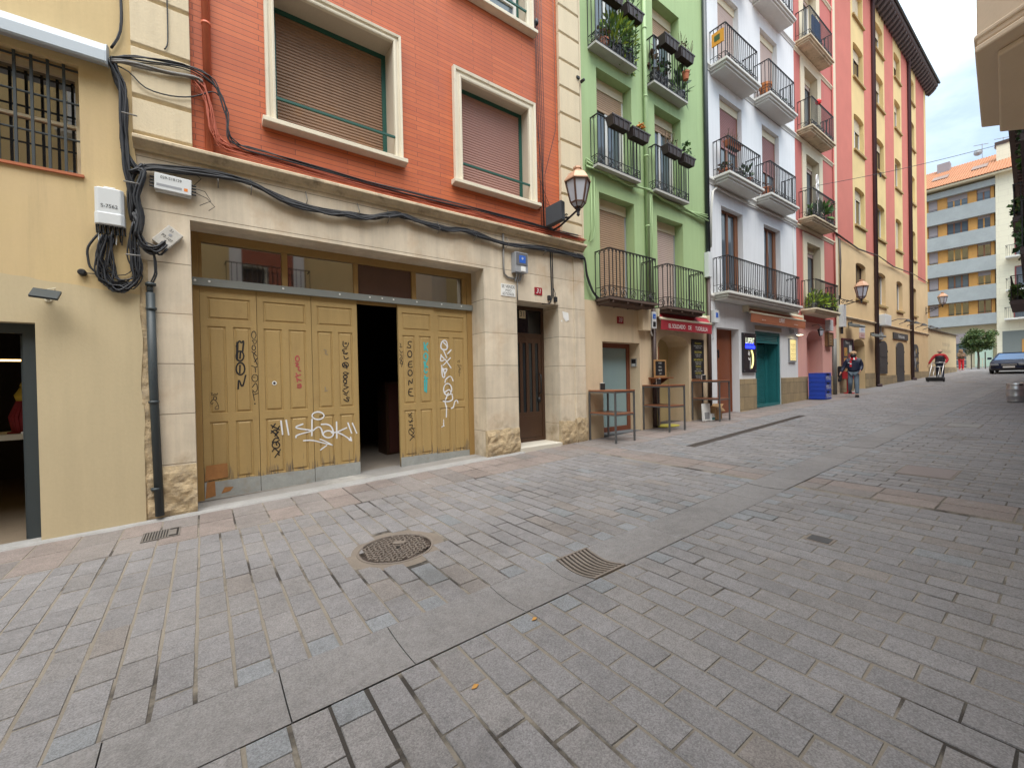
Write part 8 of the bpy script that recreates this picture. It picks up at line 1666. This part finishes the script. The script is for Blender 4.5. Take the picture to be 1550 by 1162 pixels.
    fm.box(sk.x-.024, sk.x+.024, sk.y+.088, sk.y+.097, sk.z-.082, sk.z-.074, 1)
    fm.build('face_features', [M_black, flat('lip', (.35,.12,.1))], t)
    if 'mask' in cols:
        mm = MB(); mm.lathe([(.070,-.055),(.086,-.02),(.084,.03),(.075,.055)], tuple(b['jaw']+V3(0,.026,.012)), 16); mm.build('face_mask', [cols['mask']], t, smooth=True)
    t.location = loc; t.rotation_euler = (0,0,rz); t.scale = (scale,)*3
    return t, b
M_skin = mat('skin', (.50,.27,.19), .5, .06, 8, .03, 40, 0, 60)
M_navy = mat('navy_quilt', (.012,.018,.045), .55, .15, 6, .05, 40, .1, 30); M_jeans = mat('grey_jeans', (.13,.17,.21), .85, .15, 6, .1, 60, .1, 60); M_redc = mat('red_jersey', (.42,.018,.025), .8, .1, 6, .05, 60)
# man walking towards the camera
ang = math.atan2(-5.3, -20.2)-math.pi/2
t, b = person('man in navy padded jacket, grey jeans, black mask and red scarf walking down the street', (20.25,-1.05,gz(20.25)+.008), ang, 1.0,
    dict(hl=(-.09,0,.92), kl=(-.10,.10,.52), al=(-.10,.14,.085), hr=(.09,0,.92), kr=(.10,.05,.50), ar=(.115,-.26,.20), pelvis=(0,0,.96), el=(-.25,-.04,1.17), wl=(-.20,.12,1.0), er=(.29,-.03,1.16), wr=(.38,.08,.95)),
    dict(skin=M_skin, jacket=M_navy, trousers=M_jeans, shoe=M_black, hair=mat('tan_cap', (.40,.25,.14), .8, .1, 8), mask=M_black), 'cap')
mb = MB()
for k in range(16):
    a0, a1 = 6.283*k/16, 6.283*(k+1)/16
    P_ = lambda a, r, z: (r*math.cos(a), .0+r*.85*math.sin(a)+.01, z)
    mb.poly([P_(a0,.135,1.43),P_(a1,.135,1.43),P_(a1,.105,1.535),P_(a0,.105,1.535)], k % 3 == 1 and 1 or 0)
mb.box(.05,.11,.145,.165,1.16,1.40,0); mb.box(.05,.11,.1455,.1655,1.26,1.30,1)
mb.build('scarf', [flat('scarf_red', (.55,.02,.03), .8), M_whitep], t)
mb = MB(); mb.box(.06,.16,.150,.158,1.30,1.325); mb.build('chest_logo', [M_whitep], t)
h = Vector((.42,.14,.84)); c, s_ = math.cos(ang), math.sin(ang); wx, wy = 20.25+c*h.x-s_*h.y, -1.05+s_*h.x+c*h.y
mb = MB(); z = gz(20.25)
mb.tube([(wx,wy,z+.86),(wx+.02,wy-.02,z+.78),(wx,wy,z+.70)], .05, 8); mb.box(wx-.07,wx+.07,wy-.04,wy+.04,z+.60,z+.72)
solo(mb, 'hand_bag', [M_black], 'small black pouch held in the hand of the man in the navy jacket', 'bag', bevel=.012)
# man with a hand truck, seen from behind
ang2 = math.atan2(.1, 1)-math.pi/2
t, b = person('bald man in dark vest and red sleeves seen from behind pulling a hand truck', (33.3,-1.50,gz(33.3)+.008), ang2, 1.0,
    dict(kl=(-.10,.10,.52), al=(-.10,.16,.085), kr=(.10,.02,.50), ar=(.10,-.22,.14), el=(-.34,-.10,1.18), wl=(-.44,-.16,.95), er=(.30,-.10,1.16), wr=(.24,-.38,.98), skull=(0,.03,1.655), crown=(0,.03,1.725)),
    dict(skin=M_skin, jacket=mat('charcoal_vest', (.022,.02,.03), .7, .15, 6), sleeve=M_redc, trousers=mat('dark_jeans', (.022,.03,.055), .85, .15, 6), shoe=M_black, hair=mat('grey_hair', (.22,.19,.17), .8)), 'bald', 'other')
t = root('hand_truck', (32.3,-1.46,gz(32.3)), 'two wheeled hand truck with pale tubular frame pulled behind the bald man', 'hand truck')
z = gz(32.3); mb = MB()
X = lambda u: (32.15+.95*u, z+.16+.92*u)
for y in (-1.70,-1.22): mb.tube([(X(0)[0],y,X(0)[1]),(X(.95)[0],y,X(.95)[1]),(X(1)[0]+.1,y,X(1)[1])], .022, 8)
for y in (-1.56,-1.37): mb.tube([(X(.02)[0],y,X(.02)[1]),(X(.72)[0],y,X(.72)[1])], .016, 6)
for u in (.72,.98): mb.tube([(X(u)[0],-1.70,X(u)[1]),(X(u)[0],-1.22,X(u)[1])], .018, 6)
mb.build('frame', [M_steel], t, smooth=True)
mb = MB(); mb.obox((32.14,-1.80,z+.06),(0,.68,0),(-.16,0,.20),(-.03,0,-.02)); mb.box(32.10,32.16,-1.78,-1.14,z+.12,z+.26); mb.build('toe_plate', [mat('dark_steel', (.05,.05,.052), .5)], t)
for y in (-1.80,-1.19): mb = MB(); mb.lathe([(.0,-.03),(.12,-.03),(.13,-.02),(.13,.02),(.12,.03),(0,.03)], (32.22,y,z+.135), 18, 0, 'y'); mb.build('wheel', [M_black], t)
mb = MB(); mb.bar((32.22,-1.8,z+.135),(32.22,-1.19,z+.135),.03,.03); mb.build('axle', [M_steel], t)
# woman near the tree
person('woman in red trousers and brown hooded coat standing past the ochre wall', (52,-.02,gz(52)+.008), math.atan2(-6.4,-52)-math.pi/2+.5, 1.02,
    dict(el=(-.24,.08,1.16), wl=(-.04,.24,1.20), er=(.24,.08,1.16), wr=(.06,.25,1.24)), dict(skin=M_skin, jacket=mat('brown_coat', (.16,.10,.055), .85, .3, 6, .15, 40), trousers=mat('bright_red_trousers', (.55,.02,.025), .8, .08, 5), shoe=mat('pink_boot', (.5,.3,.28)), hair=mat('fur_hood', (.20,.12,.06), .9, .3, 14)), 'hood', True, .12)
# ------------------------------------------------------------------ car
car = root('parked_car', (44.9,-3.33,gz(44.9)), 'dark blue sedan facing the camera at the right edge of the far street', 'car')
M_carp = mat('dark_blue_carpaint', (.010,.016,.050), .3, .05, 2, 0, 40, 0, 40, spec=.35)
def carst(u): return None
z = gz(43.5)
ST = [(42.62,.60,.34,.60,.66),(42.72,.80,.22,.68,.74),(43.0,.88,.20,.74,.80),(43.9,.90,.20,.86,.93),(44.1,.91,.20,.90,.96),(45.8,.91,.20,.92,.97),(46.7,.90,.22,.92,.97),(47.15,.84,.26,.86,.93),(47.3,.70,.34,.74,.80)]
def sect(x, w, zb, zs, zt): 
    h = [(w*.86,zb),(w,zb+.12),(w*1.0,(zb+zs)/2),(w*.985,zs),(w*.90,zt),(w*.5,zt+.02)]
    return [(x,-3.33+a,z+b) for a, b in h]+[(x,-3.33-a,z+b) for a, b in reversed(h)]
mb = MB(); S_ = [sect(*s) for s in ST]; n = len(S_[0])
for i in range(len(S_)-1):
    for k in range(n): mb.poly([S_[i][k], S_[i][(k+1)%n], S_[i+1][(k+1)%n], S_[i+1][k]])
mb.poly(S_[0]); mb.poly(S_[-1][::-1])
R_ = [(45.0,.66,1.40),(46.0,.66,1.42)]; 
roof = [(44.75,-3.33-.60,z+1.40),(44.75,-3.33+.60,z+1.40),(46.0,-3.33+.62,z+1.42),(46.0,-3.33-.62,z+1.42)]
base_ = [(43.85,-3.33-.80,z+.93),(43.85,-3.33+.80,z+.93),(47.0,-3.33+.80,z+.95),(47.0,-3.33-.80,z+.95)]
mb.poly(roof)
for k in (0,1,2,3): mb.bar(base_[k], roof[k], .09, .05)
mb.box(44.7,46.05,-3.33-.62,-3.33+.62,z+1.385,z+1.43); mb.build('body', [M_carp], car, smooth=False, bevel=.02)
def inset(q, f=.06):
    c = sum((Vector(v) for v in q), Vector())/4; return [tuple(Vector(v).lerp(c, f)) for v in q]
mb = MB(); mb.poly(inset([base_[0],base_[1],roof[1],roof[0]], .03)); mb.build('windscreen', [flat('blue_tinted_glass', (.05,.14,.33), .15, spec=.5)], car)
mb = MB(); mb.poly(inset([base_[1],base_[2],roof[2],roof[1]], .05)); mb.poly(inset([base_[3],base_[0],roof[0],roof[3]], .05)); mb.poly(inset([base_[2],base_[3],roof[3],roof[2]], .05)); mb.build('side_windows', [M_glass], car)
for s in (-1,1):
    mb = MB(); y = -3.33+s*.62; mb.prism_x([(y-.20,z+.54),(y+.20,z+.54),(y+.22,z+.66),(y-.16,z+.68)], 42.57, 42.78); hl = mb.build('headlight', [flat('headlamp_glass', (.25,.27,.30), .1, spec=.9)], car, bevel=.01)
    mb = MB(); mb.prism_x([(-3.33+s*.98-.1,z+.98),(-3.33+s*.98+.1,z+.98),(-3.33+s*.98+.1,z+1.12),(-3.33+s*.98-.1,z+1.12)], 44.05, 44.2); mb.build('wing_mirror', [M_carp], car, bevel=.02)
    for x in (43.45, 46.25):
        mb = MB(); mb.lathe([(.0,-.10),(.24,-.10),(.31,-.07),(.32,0),(.31,.07),(.24,.10),(0,.10)], (x,-3.33+s*.82,z+.32+.03*(x-43.5)), 22, 0, 'y'); w_ = mb.build('wheel', [M_black], car)
        mb = MB(); mb.lathe([(0,-.106),(.21,-.106),(.21,.106),(0,.106)], (x,-3.33+s*.82,z+.32+.03*(x-43.5)), 16, 0, 'y'); mb.build('rim', [M_steel], w_)
mb = MB(); mb.box(42.585,42.70,-3.33-.34,-3.33+.34,z+.52,z+.66)
for k in range(4): mb.box(42.575,42.60,-3.33-.34,-3.33+.34,z+.53+.034*k,z+.545+.034*k,1)
mb.build('grille', [M_black, M_steel], car)
mb = MB(); mb.box(42.56,42.60,-3.33-.26,-3.33+.26,z+.38,z+.49); mb.text('1234 BCD', (42.557,-3.33,z+.435), .11, ex=(0,-1,0), mi=1) if 0 else None; mb.build('number_plate', [M_whitep], car)
mb = MB(); mb.box(42.60,42.72,-3.33-.74,-3.33+.74,z+.22,z+.35); mb.build('bumper_intake', [M_black], car)
mb = MB(); mb.box(43.9,46.8,-3.33-.78,-3.33+.78,z+.5,z+.9); mb.build('cabin_floor', [M_black], car)
